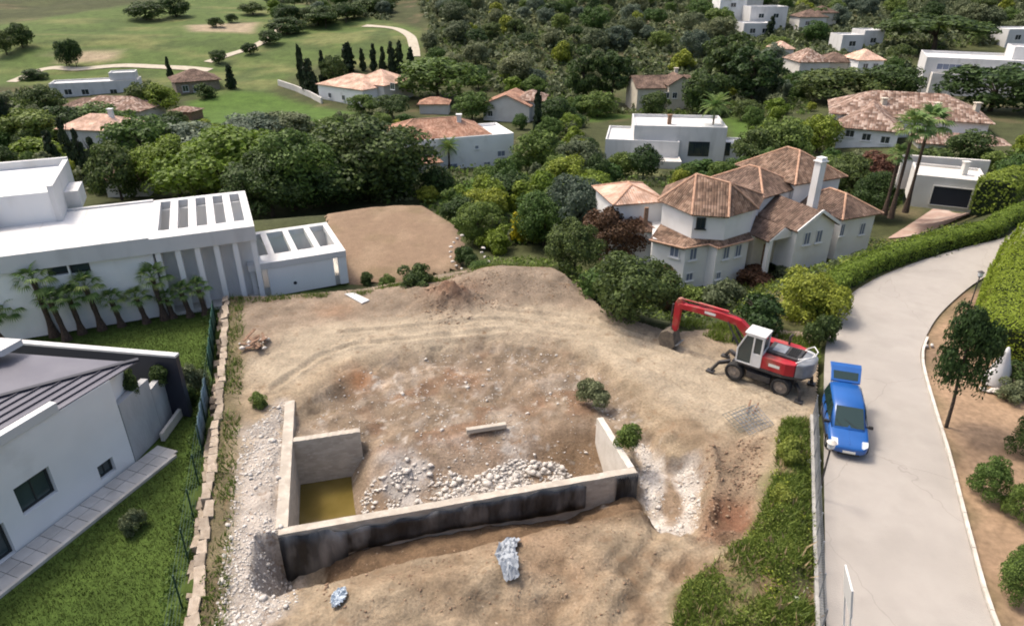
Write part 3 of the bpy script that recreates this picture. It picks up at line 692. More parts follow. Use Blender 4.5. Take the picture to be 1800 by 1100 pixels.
rubble('rubble', [(560, 960), (800, 985), (1100, 900), (1180, 960), (1080, 1095), (560, 1095)], 700, .015, .07, MT['rock_brown'], 'earth clods on the sandy foreground', 8)
rubble('rubble', [(700, 505), (800, 482), (900, 472), (980, 480), (1010, 510), (960, 540), (880, 545), (760, 560)], 900, .015, .08, MT['rock_brown'], 'loose clods over the mounds at the back of the plot', 9)
# the stones large enough to pick out, one by one
rng = np.random.default_rng(21)
stone_meshes = []
for k in range(6):
    V = IV * (1 + rng.uniform(-.4, .3, (12, 1))) * np.array([1, rng.uniform(.55, .9), rng.uniform(.35, .5)])
    me = np_mesh('stone', V, IF); me.materials.append(MT['rock']); stone_meshes.append(me)
def big_stones(pts, n, lo, hi):
    x, y = scatter(pts, n, rng); z = plot_h(x, y)
    for i in range(n):
        s = rng.uniform(lo, hi); link('stone', stone_meshes[i % 6], None, plot, (x[i], y[i], z[i] + s * .2), (rng.uniform(-.3, .3), rng.uniform(-.3, .3), rng.uniform(0, 6)), (s, s, s))
big_stones(A_RUBL, 26, .10, .19); big_stones(RUB_A, 10, .10, .18); big_stones(RUB_B, 10, .10, .18); big_stones(A_PITRUB, 110, .12, .28); big_stones(A_BASIN, 26, .09, .17)

# ------------------------------------------------------------------ concrete foundation
fnd = empty('concrete_foundation', fpt(0, 0, -2.9)); tag(fnd, 'roofless U-shaped concrete foundation with black membrane on its front wall', 'foundation')
def fprism(u0, v0, u1, v1, z0, z1):
    off = fnd.location; m = MB()
    q = [fpt(u0, v0), fpt(u1, v0), fpt(u1, v1), fpt(u0, v1)]
    m.prism([((p - off).x, (p - off).y) for p in q], z0 + 2.9, z1 + 2.9); return m
def rough_wall(u0, v0, u1, v1, z0, ztop, name='wall', label=None):
    """cast wall with a slightly uneven top"""
    off = fnd.location; n = 24; m = MB(); along_u = abs(u1 - u0) > abs(v1 - v0); vs = []; fs = []
    for i in range(n + 1):
        t = i / n; zt = ztop(t) if callable(ztop) else ztop
        zt += .01 * math.sin(i * 2.3) + rnd.uniform(-.012, .012)
        for (a, b) in ((0, 0), (0, 1), (1, 1), (1, 0)):      # side, top?
            if along_u: u = u0 + (u1 - u0) * t; v = v0 if a == 0 else v1
            else: v = v0 + (v1 - v0) * t; u = u0 if a == 0 else u1
            p = fpt(u, v) - off; vs.append((p.x, p.y, (zt if b else z0) + 2.9))
        if i:
            o = (i - 1) * 4; q = i * 4
            for k in range(4): fs.append((o + k, o + (k + 1) % 4, q + (k + 1) % 4, q + k))
    fs += [(0, 1, 2, 3), (n * 4 + 3, n * 4 + 2, n * 4 + 1, n * 4)]
    m.add(vs, fs); o = m.build(name, MT['concrete'], fnd)
    if label: o['label'] = label
    return o
rough_wall(-.02, -.02, FW, .34, -2.9, .03, label='long front wall with pale concrete top edge')
rough_wall(-.14, .342, .33, FV_L, -2.9, .03, label='left wall with rubble banked against its outside')
rough_wall(.332, FV_B, FU_B + .1, FV_B + .32, -2.9, -.02, label='short back wall with board marked face')
rough_wall(FW - .3, .342, FW, FV_R + .2, -2.9, lambda t: .05 - .02 * t, label='short right wing wall').data.materials[0] = M('lit_concrete', (.62, .58, .52), (.53, .49, .43), 1.8, .92, .2, 9)  # paler copy of the concrete paints this wall's lit inner face
# torn bitumen sheet hanging on the outer face
def membrane(u0, u1, zt, zb, wob, name, mat, off_v=-.03):
    n = 60; off = fnd.location; m = MB(); vs = []; fs = []; rows_ = 5
    for i in range(n + 1):
        t = i / n; u = u0 + (u1 - u0) * t
        top = zt(t) + wob * .5 * math.sin(i * .9) + rnd.uniform(-.03, .03) * wob * 4; bot = zb(t)
        for r in range(rows_):
            q = r / (rows_ - 1); z = top + (bot - top) * q
            v = off_v - .02 - .05 * abs(math.sin(i * .55 + r)) - .03 * rnd.random()
            p = fpt(u, v) - off; vs.append((p.x, p.y, z + 2.9))
        if i:
            for r in range(rows_ - 1): fs.append(((i - 1) * rows_ + r, i * rows_ + r, i * rows_ + r + 1, (i - 1) * rows_ + r + 1))
    m.add(vs, fs); o = m.build(name, mat, fnd, smooth=True)
    so_ = o.modifiers.new('thick', 'SOLIDIFY'); so_.thickness = .012; return o
membrane(-.03, 12.6, lambda t: -.06 if t < .16 else -.16 - .12 * math.sin(t * 6), lambda t: -2.75 if t < .2 else -1.35 - .1 * math.sin(t * 9), .15, 'membrane', MT['membrane'])
membrane(14.0, FW + .03, lambda t: -.08, lambda t: -1.6, .1, 'membrane', MT['membrane'])
# muddy water in the pit
wp = [fpt(.2, .2), fpt(4.6, .2), fpt(4.3, 1.5), fpt(3.5, 2.6), fpt(3.2, 4.2), fpt(3.3, FV_B + .1), fpt(.2, FV_B + .1)]
m = MB(); m.add([(p.x, p.y, -2.58) for p in wp], [tuple(range(len(wp)))]); tag(m.build('water', MT['water']), 'shallow muddy water lying in the foundation corner', kind='structure')
# loose concrete beam behind the pit
bp = P(855, 752, -.55); b = empty('concrete_beam', (bp.x, bp.y, ground(bp.x, bp.y))); tag(b, 'broken pale concrete beam lying behind the pit', 'beam')
MB().box((0, 0, .18), (2.0, .26, .24), math.radians(14)).build('beam_body', MT['concrete'], b, .03)
mm = MB()
for s in (-1, 1):
    for k in (-1, 1): mm.tube((s * .95, s * .24 + k * .07, .2), (s * 1.3, s * .33 + k * .09, .24 + .1 * k), .012, n=6)
mm.build('reinforcing_bar', MT['wood'], b)

# ------------------------------------------------------------------ building kit
def V2(p): return Vector((p[0], p[1], 0))
def wall_pt(px, py, a, b):
    """point of the upright plane through a-b seen at a pixel"""
    aa = (px - 900) / FPX; bb = (py - 550) / FPX
    d = Vector((aa, C_ - bb * S_, -S_ - bb * C_)); a = V2(a); b = V2(b); n = Vector((-(b - a).y, (b - a).x, 0))
    t = a.dot(n) / d.dot(n); return Vector((0, 0, CAM_Z)) + d * t
def hip_mesh(name, ring, z, tris, thick=.16):
    """roof solid: ring of eave points, faces given as lists of ('e',i) / ('r',k) handled by caller"""
    pass
def roof_faces(name, mat, parent, faces, thick=.15, smooth=False):
    """faces: lists of world points (eave edge first two); makes an upper skin with uv in metres, a lower skin and fascia"""
    off = parent.matrix_world.inverted() if False else None
    o0 = Vector(parent.location); rz = parent.rotation_euler.z; c, s = math.cos(-rz), math.sin(-rz)
    def loc(p):
        q = Vector(p) - o0; return (q.x * c - q.y * s, q.x * s + q.y * c, q.z)
    vs = []; fs = []; uvs = []
    for f in faces:
        f = [Vector(p) for p in f]; n = len(vs); e = (f[1] - f[0]).normalized(); nr = (f[1] - f[0]).cross(f[2] - f[0]).normalized()
        if nr.z < 0: nr = -nr
        sl = nr.cross(e); 
        if sl.z < 0: sl = -sl
        area = (f[1] - f[0]).cross(f[2] - f[0]).z
        if area < 0: f = f[::-1]
        for p in f: vs.append(loc(p)); uvs.append(((p - f[0]).dot(e) + f[0].x, (p - f[0]).dot(sl)))
        fs.append(tuple(range(n, n + len(f))))
    me = bpy.data.meshes.new(name); me.from_pydata(vs, [], fs); ul = me.uv_layers.new(name='UVMap')
    for p in me.polygons:
        for li in p.loop_indices: ul.data[li].uv = uvs[me.loops[li].vertex_index]
    me.update(); o = link(name, me, mat, parent)
    md = o.modifiers.new('thick', 'SOLIDIFY'); md.thickness = thick; md.offset = -1
    return o
def ridge_line(parent, segs, r=.11, mat=None, to=None):
    o0 = Vector(parent.location); m = MB()
    for a, b in segs: m.tube(Vector(a) - o0, Vector(b) - o0, r, n=6)
    return m.build('ridge_tiles', mat or MT['ridge'], to or parent)
class Blk: pass
def block(parent, A, B, depth, z0, z1, roof='hip', rh=1.6, wall=None, tile=None, over=.45, parapet=.35, ridges=False, name='wall'):
    """a rectangular wing: A,B front corners left and right as seen from the camera; parent unrotated"""
    wall = wall or MT['white']; tile = tile or MT['tile_red']; A = V2(A); B = V2(B); e = (B - A).normalized(); n = Vector((-e.y, e.x, 0)); W = (B - A).length
    k = Blk(); k.A, k.B, k.e, k.n, k.W, k.D, k.z0, k.z1 = A, B, e, n, W, depth, z0, z1
    o0 = Vector(parent.location)
    def pt(u, v, z): return A + e * u + n * v + Vector((0, 0, z))
    k.pt = pt
    def pr(u0, v0, u1, v1, za, zb, m=None):
        m = m or MB(); m.prism([(pt(*q, 0) - o0).xy for q in ((u0, v0), (u1, v0), (u1, v1), (u0, v1))], za - o0.z, zb - o0.z); return m
    k.pr = pr
    if roof == 'flat':
        pr(0, 0, W, depth, z0, z1).build(name, wall, parent)
        if parapet:
            m = MB(); t = .22
            for q in ((0, 0, W, t), (0, depth - t, W, depth), (0, t, t, depth - t), (W - t, t, W, depth - t)): pr(*q, z1 + .003, z1 + parapet, m)
            m.build('parapet', wall, parent)
    elif roof == 'hip':
        pr(0, 0, W, depth, z0, z1).build(name, wall, parent); o = over; ze = z1 - .02
        c = [pt(-o, -o, ze), pt(W + o, -o, ze), pt(W + o, depth + o, ze), pt(-o, depth + o, ze)]
        if W >= depth: i = depth / 2; r0, r1 = pt(i * .95, i, z1 + rh), pt(W - i * .95, i, z1 + rh); F = [[c[0], c[1], r1, r0], [c[1], c[2], r1], [c[2], c[3], r0, r1], [c[3], c[0], r0]]
        else: i = W / 2; r0, r1 = pt(i, i * .95, z1 + rh), pt(i, depth - i * .95, z1 + rh); F = [[c[0], c[1], r0], [c[1], c[2], r1, r0], [c[2], c[3], r1], [c[3], c[0], r0, r1]]
        k.roof = roof_faces('roof', tile, parent, F)
        if ridges:
            q = [(c[0], r0), (c[1], r1 if W >= depth else r0), (r0, r1), (c[2], r1), (c[3], r0 if W >= depth else r1)]; ridge_line(parent, q, to=k.roof)
    elif roof in ('gable', 'gable_side'):
        o = over; ze = z1 - .02; m = MB(); w_ = [pt(0, 0, z0), pt(W, 0, z0), pt(W, depth, z0), pt(0, depth, z0)]
        if roof == 'gable':
            m.add([q - o0 for q in [pt(0, 0, z0), pt(W, 0, z0), pt(W, 0, z1), pt(W / 2, 0, z1 + rh), pt(0, 0, z1), pt(0, depth, z0), pt(W, depth, z0), pt(W, depth, z1), pt(W / 2, depth, z1 + rh), pt(0, depth, z1)]],
                  [(0, 1, 2, 3, 4), (9, 8, 7, 6, 5), (1, 6, 7, 2), (5, 0, 4, 9), (0, 5, 6, 1)])
            sl = rh / (W / 2); zo = z1 - o * sl + .06
            F = [[pt(-o, -o, zo), pt(-o, depth + o, zo), pt(W / 2, depth + o, z1 + rh + .06), pt(W / 2, -o, z1 + rh + .06)], [pt(W + o, -o, zo), pt(W + o, depth + o, zo), pt(W / 2, depth + o, z1 + rh + .06), pt(W / 2, -o, z1 + rh + .06)]]
        else:
            m.add([q - o0 for q in [pt(0, 0, z0), pt(0, depth, z0), pt(0, depth, z1), pt(0, depth / 2, z1 + rh), pt(0, 0, z1), pt(W, 0, z0), pt(W, depth, z0), pt(W, depth, z1), pt(W, depth / 2, z1 + rh), pt(W, 0, z1)]],
                  [(0, 1, 2, 3, 4), (9, 8, 7, 6, 5), (1, 6, 7, 2), (5, 0, 4, 9), (0, 5, 6, 1)])
            sl = rh / (depth / 2); zo = z1 - o * sl + .06
            F = [[pt(-o, -o, zo), pt(W + o, -o, zo), pt(W + o, depth / 2, z1 + rh + .06), pt(-o, depth / 2, z1 + rh + .06)], [pt(-o, depth + o, zo), pt(W + o, depth + o, zo), pt(W + o, depth / 2, z1 + rh + .06), pt(-o, depth / 2, z1 + rh + .06)]]
        m.build(name, wall, parent); k.roof = roof_faces('roof', tile, parent, F)
    return k
def window(parent, c, e, w_, h_, frame=None, glass=None, bars=1, depth=.05, name='window', sill=True, shutter=False):
    """framed window lying on a wall: c centre on the wall face, e unit vector along the wall"""
    frame = frame or MT['wframe']; glass = glass or MT['glass']; o0 = Vector(parent.location); c = Vector(c) - o0; e = Vector(e); n = Vector((e.y, -e.x, 0)); up = Vector((0, 0, 1)); t = min(.09, w_ * .1)
    m = MB(); cc = c + n * depth * .5
    for s in (-1, 1):
        m.box(cc + e * s * (w_ / 2 - t / 2), (t, depth, h_), axes=(e, n, up)); m.box(cc + up * s * (h_ / 2 - t / 2), (w_ - 2 * t, depth, t), axes=(e, n, up))
    for b in range(bars): m.box(cc + e * (w_ * ((b + 1) / (bars + 1) - .5)), (t * .6, depth * .8, h_ - 2 * t), axes=(e, n, up))
    if sill: m.box(cc - up * (h_ / 2 + .05) + n * .05, (w_ + .2, depth + .1, .08), axes=(e, n, up))
    f = m.build(name, frame, parent)
    MB().box(c + n * .012, (w_ - 2 * t, .02, h_ - 2 * t), axes=(e, n, up)).build('pane', glass, f)
    return f
def facade(parent, a, b, z0, z1, holes, depth, mat, name='wall'):
    """wall skin with real openings and reveals; holes = (s0, s1, za, zb) along a-b"""
    a = V2(a); b = V2(b); e = (b - a).normalized(); n = Vector((-e.y, e.x, 0)); L = (b - a).length; o0 = Vector(parent.location); m = MB()
    ss = sorted({0, L, *[h[0] for h in holes], *[h[1] for h in holes]}); zs = sorted({z0, z1, *[h[2] for h in holes], *[h[3] for h in holes]})
    pt = lambda s, z, d=0: a + e * s + n * d + Vector((0, 0, z)) - o0
    for i in range(len(ss) - 1):
        for j in range(len(zs) - 1):
            sm, zm = (ss[i] + ss[i + 1]) / 2, (zs[j] + zs[j + 1]) / 2
            if any(h[0] < sm < h[1] and h[2] < zm < h[3] for h in holes): continue
            m.quad(pt(ss[i], zs[j]), pt(ss[i + 1], zs[j]), pt(ss[i + 1], zs[j + 1]), pt(ss[i], zs[j + 1]))
    for (s0, s1, za, zb) in holes:
        m.quad(pt(s0, za), pt(s0, zb), pt(s0, zb, depth), pt(s0, za, depth)); m.quad(pt(s1, za), pt(s1, za, depth), pt(s1, zb, depth), pt(s1, zb))
        m.quad(pt(s0, za), pt(s0, za, depth), pt(s1, za, depth), pt(s1, za)); m.quad(pt(s0, zb), pt(s1, zb), pt(s1, zb, depth), pt(s0, zb, depth))
    m.quad(pt(0, z1), pt(L, z1), pt(L, z1, depth), pt(0, z1, depth))
    m.quad(pt(0, z0), pt(0, z1), pt(0, z1, depth), pt(0, z0, depth)); m.quad(pt(L, z0), pt(L, z0, depth), pt(L, z1, depth), pt(L, z1))
    return m.build(name, mat, parent)

# ------------------------------------------------------------------ grey-roofed house, bottom left
WA = P(238, 812, -1.0); WB = P(10, 985, -1.0)
dW = (WA - WB); dW.z = 0; dW.normalize(); nW = Vector((-dW.y, dW.x, 0)); WB2 = WA - dW * 14.0
ZR = height_at(WA.y, 668)
gh = empty('grey_roofed_house', (WA.x, WA.y, -1.0)); tag(gh, 'white house with grey standing-seam metal roof at the bottom left', 'house')
WB2.z = 0; WA.z = 0
def on_wall(px, py): q = wall_pt(px, py, WB2, WA); return (q - WB2).xy.length, q.z
holes = []
for (px, py, w_, h_) in ((64, 862, 1.5, 1.35), (188, 823, .8, .75), (122, 912, 1.7, .5)):
    s, z = on_wall(px, py); holes.append((s - w_ / 2, s + w_ / 2, z - h_ / 2, z + h_ / 2))
s_, z_ = on_wall(20, 1000); holes.append((s_ - 1.6, s_ + .4, -.98, .6))
facade(gh, WB2, WA, -1.0, ZR, holes, .28, MT['white'])
A2 = P(212, 637, ZR); W2 = P(-40, 622, ZR)
W3 = V2(A2) + (V2(W2) - V2(A2)) * 1.7
body = [(WB2 + nW * .28), (WA + nW * .28), V2(A2), W3, WB2 + nW * 15]
m = MB(); m.prism([(p.x - gh.location.x, p.y - gh.location.y) for p in body], 0, ZR + 1.0 - .02); m.build('inner_wall', MT['white'], gh)
for h in holes:
    c = WB2 + dW * ((h[0] + h[1]) / 2) + nW * .262 + Vector((0, 0, (h[2] + h[3]) / 2))
    window(gh, c, dW, h[1] - h[0] - .02, h[3] - h[2] - .02, MT['frame'], MT['shade_glass'], 1, .06, sill=False)
# roof pans parallel to the wall, cut by the hip
H0 = P(214, 640, ZR + .1); H1 = P(-30, 690, ZR + .55)
def roof_z(s): return ZR + .06 + .028 * s
hd = V2(H1) - V2(H0)
def hip_at(off_):      # where the line parallel to the wall at offset meets the hip
    p0 = V2(WB2) + nW * off_; A_ = dW; B_ = hd.normalized()
    det = A_.x * (-B_.y) + A_.y * B_.x; r = V2(H0) - p0
    return p0 + A_ * ((r.x * (-B_.y) + r.y * B_.x) / det)
pitch = .43; o0 = gh.location; k = 0; off_ = -.06
zr = MT['roofzinc']
while off_ < 9:
    a0 = V2(WB2) + nW * off_; a1 = V2(WB2) + nW * (off_ + pitch); b0 = hip_at(max(off_, .05)); b1 = hip_at(off_ + pitch)
    q = [a0, b0, b1, a1]; z = [roof_z(off_), roof_z(off_), roof_z(off_ + pitch), roof_z(off_ + pitch)]
    m = MB(); top = [(p.x - o0.x, p.y - o0.y, zz + 1.0) for p, zz in zip(q, z)]; bot = [(x, y, zz - .07) for x, y, zz in top]
    m.add(bot + top, [(3, 2, 1, 0), (4, 5, 6, 7), (0, 1, 5, 4), (1, 2, 6, 5), (2, 3, 7, 6), (3, 0, 4, 7)]); m.build('roof_pan', zr, gh)
    if k:
        MB().bar((a0.x - o0.x, a0.y - o0.y, roof_z(off_) + 1.03), (b0.x - o0.x, b0.y - o0.y, roof_z(off_) + 1.03), .045, .075).build('roof_seam', MT['seam'], gh)
    off_ += pitch; k += 1
# rear slope and its dark edges
hs_ = V2(hip_at(.05)); he_ = V2(hip_at(7.2))
far0 = V2(A2) + (V2(A2) - hs_) * .2; far1 = V2(W2)
m = MB(); he2 = V2(hip_at(12)); q = [hs_, V2(A2) + (V2(A2) - hs_) * .1, W3 + (V2(A2) - hs_) * .1, he2]; m.add([(p.x - o0.x, p.y - o0.y, z + 1.0) for p, z in zip(q, (roof_z(.05) + .01, roof_z(.05) + .01, roof_z(9) + .01, roof_z(12) + .01))], [(0, 1, 2, 3)])
ro = m.build('rear_roof', zr, gh); md = ro.modifiers.new('t', 'SOLIDIFY'); md.thickness = .08
MB().bar((hs_.x - o0.x, hs_.y - o0.y, roof_z(.05) + 1.04), (he_.x - o0.x, he_.y - o0.y, roof_z(7.2) + 1.04), .22, .12).build('hip_flashing', MT['darkflash'], gh)
# white parapet coping rising beside the roof
s1, _z = on_wall(108, 735); c0 = WB2 + dW * s1; 
MB().bar((WB2 + nW * .13 - o0).xy.to_3d() + Vector((0, 0, ZR + 1.22)), (c0 + nW * .13 - o0).xy.to_3d() + Vector((0, 0, ZR + 1.22)), .36, .42).build('parapet', MT['villa_white'], gh, .02)
# rear screen wall with pale coping
e0 = P(-20, 598, 2.6); e1 = P(308, 626, 2.6); ed = (V2(e1) - V2(e0)).normalized(); en = Vector((-ed.y, ed.x, 0))
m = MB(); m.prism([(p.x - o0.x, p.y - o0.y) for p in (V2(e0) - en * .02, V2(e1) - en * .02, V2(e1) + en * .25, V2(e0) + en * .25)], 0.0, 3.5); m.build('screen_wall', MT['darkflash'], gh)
MB().bar(Vector((e0.x, e0.y, 2.56)) - o0 + en * .15, Vector((e1.x, e1.y, 2.56)) - o0 + en * .15, .34, .12).build('wall_coping', MT['villa_white'], gh, .015)
# white corner of the next roof
q0 = P(-60, 625, 2.9); m = MB(); m.prism([(p.x - o0.x, p.y - o0.y) for p in (P(-90, 632, 4.4), P(2, 616, 4.4), P(38, 596, 4.4), P(-80, 588, 4.4))], 5.1, 5.4); m.build('white_roof_edge', MT['villa_white'], gh)
# grey stepped garden walls with planted tops
gw = empty('garden_wall', (P(262, 790, -1).x, P(262, 790, -1).y, -1.0)); tag(gw, 'grey stepped garden wall with planted top beside the grey-roofed house', 'wall')
o1 = gw.location
def gwall(pa, pb, za, zb, thick, nm='wall', mat=None):
    a, b = V2(pa), V2(pb); d = (b - a).normalized(); n = Vector((-d.y, d.x, 0)) * thick; m = MB()
    m.add([tuple(p - o1.xy.to_3d() + Vector((0, 0, z))) for p, z in ((a, 0), (b, 0), (b + n, 0), (a + n, 0), (a, za + 1), (b, zb + 1), (b + n, zb + 1), (a + n, za + 1))], [(3, 2, 1, 0), (4, 5, 6, 7), (0, 1, 5, 4), (1, 2, 6, 5), (2, 3, 7, 6), (3, 0, 4, 7)])
    return m.build(nm, mat or MT['greywall'], gw)
ga = WA + dW * .05; gb = P(287, 762, -1); gc = P(318, 700, -1)
gwall(ga + nW * .0, gb, 2.2, 2.2, .35)
gwall(V2(gb) + dW * .02, gc, 1.6, 1.2, .3)
gwall(P(290, 775, -1), P(328, 722, -1), -.55, -.55, .18, 'step_edge', MT['kerb'])
gwall(P(296, 700, -1), P(335, 690, -1), -.5, -.5, .18, 'step_edge', MT['kerb'])

# paved path beside the house, slab by slab
pv = empty('paved_path', (0, 0, -1.0)); tag(pv, 'pale paved path along the white wall of the grey-roofed house', kind='structure')
i = 0; s = -13.6
while s < 1.0:
    L = .62
    for r in range(2):
        a = WA + dW * s - nW * (.08 + r * .62); m = MB(); cpt = a + dW * (L / 2) - nW * .31
        m.box((cpt.x, cpt.y, .035 + rnd.uniform(-.006, .006)), (L - .025, .595, .07), math.atan2(dW.y, dW.x)); m.build('paving_slab', MT['slab'], pv)
    s += L
MB().bar(WA - dW * 13.6 - nW * 1.42 + Vector((0, 0, .03)), WA + dW * 1.0 - nW * 1.42 + Vector((0, 0, .03)), .16, .14).build('edging', MT['kerb'], pv)

# ------------------------------------------------------------------ white modern villa
ZV = 4.4; V1 = P(447, 398, ZV); V0 = P(0, 455, ZV); ve = (V2(V1) - V2(V0)).normalized(); vn = Vector((-ve.y, ve.x, 0))
VD = 8.6; LOG = 6.3
vl = empty('modern_villa', (V1.x, V1.y, -1.0)); tag(vl, 'long white flat-roofed modern villa with slotted pergola roofs', 'villa')
ov = Vector(vl.location)
def vp(s, t, z=0): return V2(V1) + ve * s + vn * t + Vector((0, 0, z))
def vprism(m, s0, t0, s1, t1, za, zb):
    m.prism([((vp(*q) - ov).x, (vp(*q) - ov).y) for q in ((s0, t0), (s1, t0), (s1, t1), (s0, t1))], za + 1, zb + 1); return m
W_ = MT['villa_white']
def vwall(px, py): q = wall_pt(px, py, vp(-20, .25), vp(0, .25)); return (V2(q) - V2(vp(-24, .25))).length, q.z
hol = []
for (px, py) in ((99, 471), (139, 467)):
    s, z = vwall(px, py); hol.append((s - .55, s + .55, z - .5, z + .5))
fw = facade(vl, vp(-24, .25), vp(-LOG, .25), -1.0, ZV - .95, hol, .3, MT['facade'])
for h in hol:
    window(vl, vp(-24 + (h[0] + h[1]) / 2, .25 + .28, (h[2] + h[3]) / 2), ve, 1.08, .98, MT['frame'], MT['shade_glass'], 0, .06, sill=False)
vprism(MB(), -24, .55, -LOG, VD, -1, ZV - .96).build('inner_wall', MT['facade'], vl)
vprism(MB(), -24, 0, -LOG, VD, ZV - .95, ZV).build('roof_slab', W_, vl)
m = MB(); t = .3
vprism(m, -24, .002, -LOG - .002, t, ZV + .003, ZV + .12); vprism(m, -24, VD - t, -LOG, VD, ZV + .003, ZV + .12); m.build('roof_edge', W_, vl)
for k in range(7): vprism(MB(), -22.5 + k * 2.4, .31, -22.46 + k * 2.4, VD - .31, ZV + .001, ZV + .014).build('roof_joint', MT['offwhite'], vl)
# slotted pergola roof over the loggia
vprism(MB(), -LOG + .003, 0, 0, 1.5, ZV - .95, ZV + .02).build('pergola_beam', W_, vl)
vprism(MB(), -LOG + .003, VD - .6, 0, VD, ZV - .5, ZV + .02).build('pergola_beam', W_, vl)
nb = 6
for k in range(nb):
    s0 = -LOG + .003 + k * (LOG - .5) / (nb - 1); vprism(MB(), s0, 1.503, s0 + .5, VD - .603, ZV - .45, ZV + .02).build('pergola_beam', W_, vl)
vprism(MB(), -LOG, VD - .9, 0, VD - .65, -1, ZV - .5).build('back_wall', MT['facade'], vl)
vprism(MB(), -LOG, 1.25, -.02, 1.49, -1, ZV - .96).build('screen_wall', MT['facade'], vl)
for k in range(6):
    s0 = -LOG + .15 + k * (LOG - .55) / 5; vprism(MB(), s0, .12, s0 + .32, .75, -1, ZV - .955).build('fin', MT['facade'], vl)
vprism(MB(), -LOG + .01, 1.5, -.02, VD - .91, 1.7, 1.9).build('pale_slab', MT['facade'], vl)  # slab added under the slots only to make them look lighter
vprism(MB(), -LOG, .05, 0, 3.2, -1.2, -.85).build('loggia_floor', MT['offwhite'], vl)
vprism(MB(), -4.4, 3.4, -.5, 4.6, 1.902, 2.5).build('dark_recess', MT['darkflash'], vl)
# upper storey
tb = P(104, 388, ZV); ts = (V2(tb) - V2(V1)).dot(ve); tt = (V2(tb) - V2(V1)).dot(vn)
ZT = ZV + 2.3; t1 = tt + 7.6
vprism(MB(), ts - 8, tt, ts, t1, ZV, ZT - .3).build('upper_storey', MT['facade'], vl)
m = MB(); vprism(m, ts - 8, t1 - .3, ts + .2, t1, ZV + .002, ZT + .25); vprism(m, ts - .1, tt - .15, ts + .25, t1 - .302, ZV + .002, ZT + .12); m.build('upper_parapet', W_, vl)
vprism(MB(), ts + .252, tt + 2.6, ts + 1.1, tt + 5.2, ZV + .002, ZV + 1.2).build('roof_box', W_, vl)
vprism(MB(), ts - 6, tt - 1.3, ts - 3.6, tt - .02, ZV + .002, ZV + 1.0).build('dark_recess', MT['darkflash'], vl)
# lower pergola block
L0 = P(478, 521, -1.0); L1 = P(614, 497, -1.0); le = (V2(L1) - V2(L0)).normalized(); ln = Vector((-le.y, le.x, 0)); LW = (V2(L1) - V2(L0)).length
ZL = height_at(L0.y, 462)
lb = empty('pergola_annex', (L0.x, L0.y, -1.0)); tag(lb, 'low white annex with open pergola roof at the villa end', 'annex')
ol = Vector(lb.location)
def lp(s, t): q = V2(L0) + le * s + ln * t - ol.xy.to_3d(); return (q.x, q.y)
def lprism(s0, t0, s1, t1, za, zb, nm, mat=None): return MB().prism([lp(s0, t0), lp(s1, t0), lp(s1, t1), lp(s0, t1)], za + 1, zb + 1).build(nm, mat or (MT['facade'] if 'wall' in nm or nm == 'pier' else W_), lb)
LD = 6.6
lprism(0, 0, LW - .95, .28, -1, ZL - .45, 'front_wall'); lprism(LW - .3, .3, LW - .02, LD - .3, -1, ZL - .45, 'side_wall'); lprism(-1.2, LD - .3, LW - .02, LD, -1, ZL - .45, 'back_wall')
lprism(-1.1, .4, -.8, LD - .3, -1, ZL - .45, 'side_wall')
lprism(LW - .6, .02, LW - .02, .3, -1, ZL - .45, 'pier')
lprism(-1.2, -.05, LW, 1.5, ZL - .448, ZL, 'pergola_beam'); lprism(-1.2, LD - .55, LW, LD + .02, ZL - .448, ZL, 'pergola_beam')
for s0 in (-1.2, .35, 1.95, 3.55, LW - .42): lprism(s0, 1.502, s0 + .42, LD - .552, ZL - .446, ZL - .01, 'pergola_beam')
lprism(-.8, .3, LW - .3, LD - .3, -1.1, -.4, 'pale_slab', MT['offwhite']); lprism(.6, 3.2, 3.4, 5.6, -.4, -.05, 'plunge_pool', MT['pool'])
vent = wall_pt(519, 497, V2(L0), V2(L1)) - ol; m = MB(); m.tube(vent, vent - ln * .03, .12, n=12); m.build('vent', MT['darkflash'], lb)

# ------------------------------------------------------------------ Spanish villa with clay roofs
sv = empty('spanish_villa', (17.5, 58, -7.6)); tag(sv, 'large white villa with brown clay hip roofs and a tall chimney below the road', 'villa')
os_ = Vector(sv.location); SW = M('white_house_paint', (.80, .795, .78), (.75, .745, .73), .6, .88, .08, 22, grime=((.68, .665, .63), .5))
def sprism(pts, za, zb, nm='wall', mat=None): return MB().prism([(p[0] - os_.x, p[1] - os_.y) for p in pts], za - os_.z, zb - os_.z).build(nm, mat or SW, sv)
ZE = .3
U = [P(1156, 352, ZE), P(1216, 378, ZE), P(1281, 382, ZE), P(1334, 367, ZE)]; U += [Vector((24.0, 62.5, ZE)), Vector((20.5, 66.2, ZE)), Vector((15.2, 65.8, ZE))]
cen = sum(U, Vector()) / len(U)
def inset(p, d): return p + (cen - p).normalized() * d
UW = [inset(p, .5) for p in U]
LWp = [P(1141, 422, -2.45), P(1203, 437, -2.45), P(1246, 430, -2.45), P(1263, 437, -2.45), P(1324, 421, -2.45)]
LI = [inset(p, .45) for p in LWp]
sprism([p.xy for p in LI] + [(23.5, 63), (20.5, 66), (14, 65.5)], -8.4, -2.35, 'lower_wall')
sprism([p.xy for p in UW], -2.34, ZE + .1, 'upper_wall')
R0, R1 = P(1224, 306, 2.9), P(1284, 322, 2.6)
up = [Vector((p.x, p.y, ZE)) for p in U]
rf = roof_faces('roof', MT['tile_old'], sv, [[up[0], up[1], R0], [up[1], up[2], R1, R0], [up[2], up[3], R1], [up[3], up[4], R1], [up[4], up[5], R0, R1], [up[5], up[6], R0], [up[6], up[0], R0]])
ridge_line(sv, [(up[0], R0), (up[1], R0), (up[2], R1), (up[3], R1), (R0, R1), (up[4], R1)], to=rf)
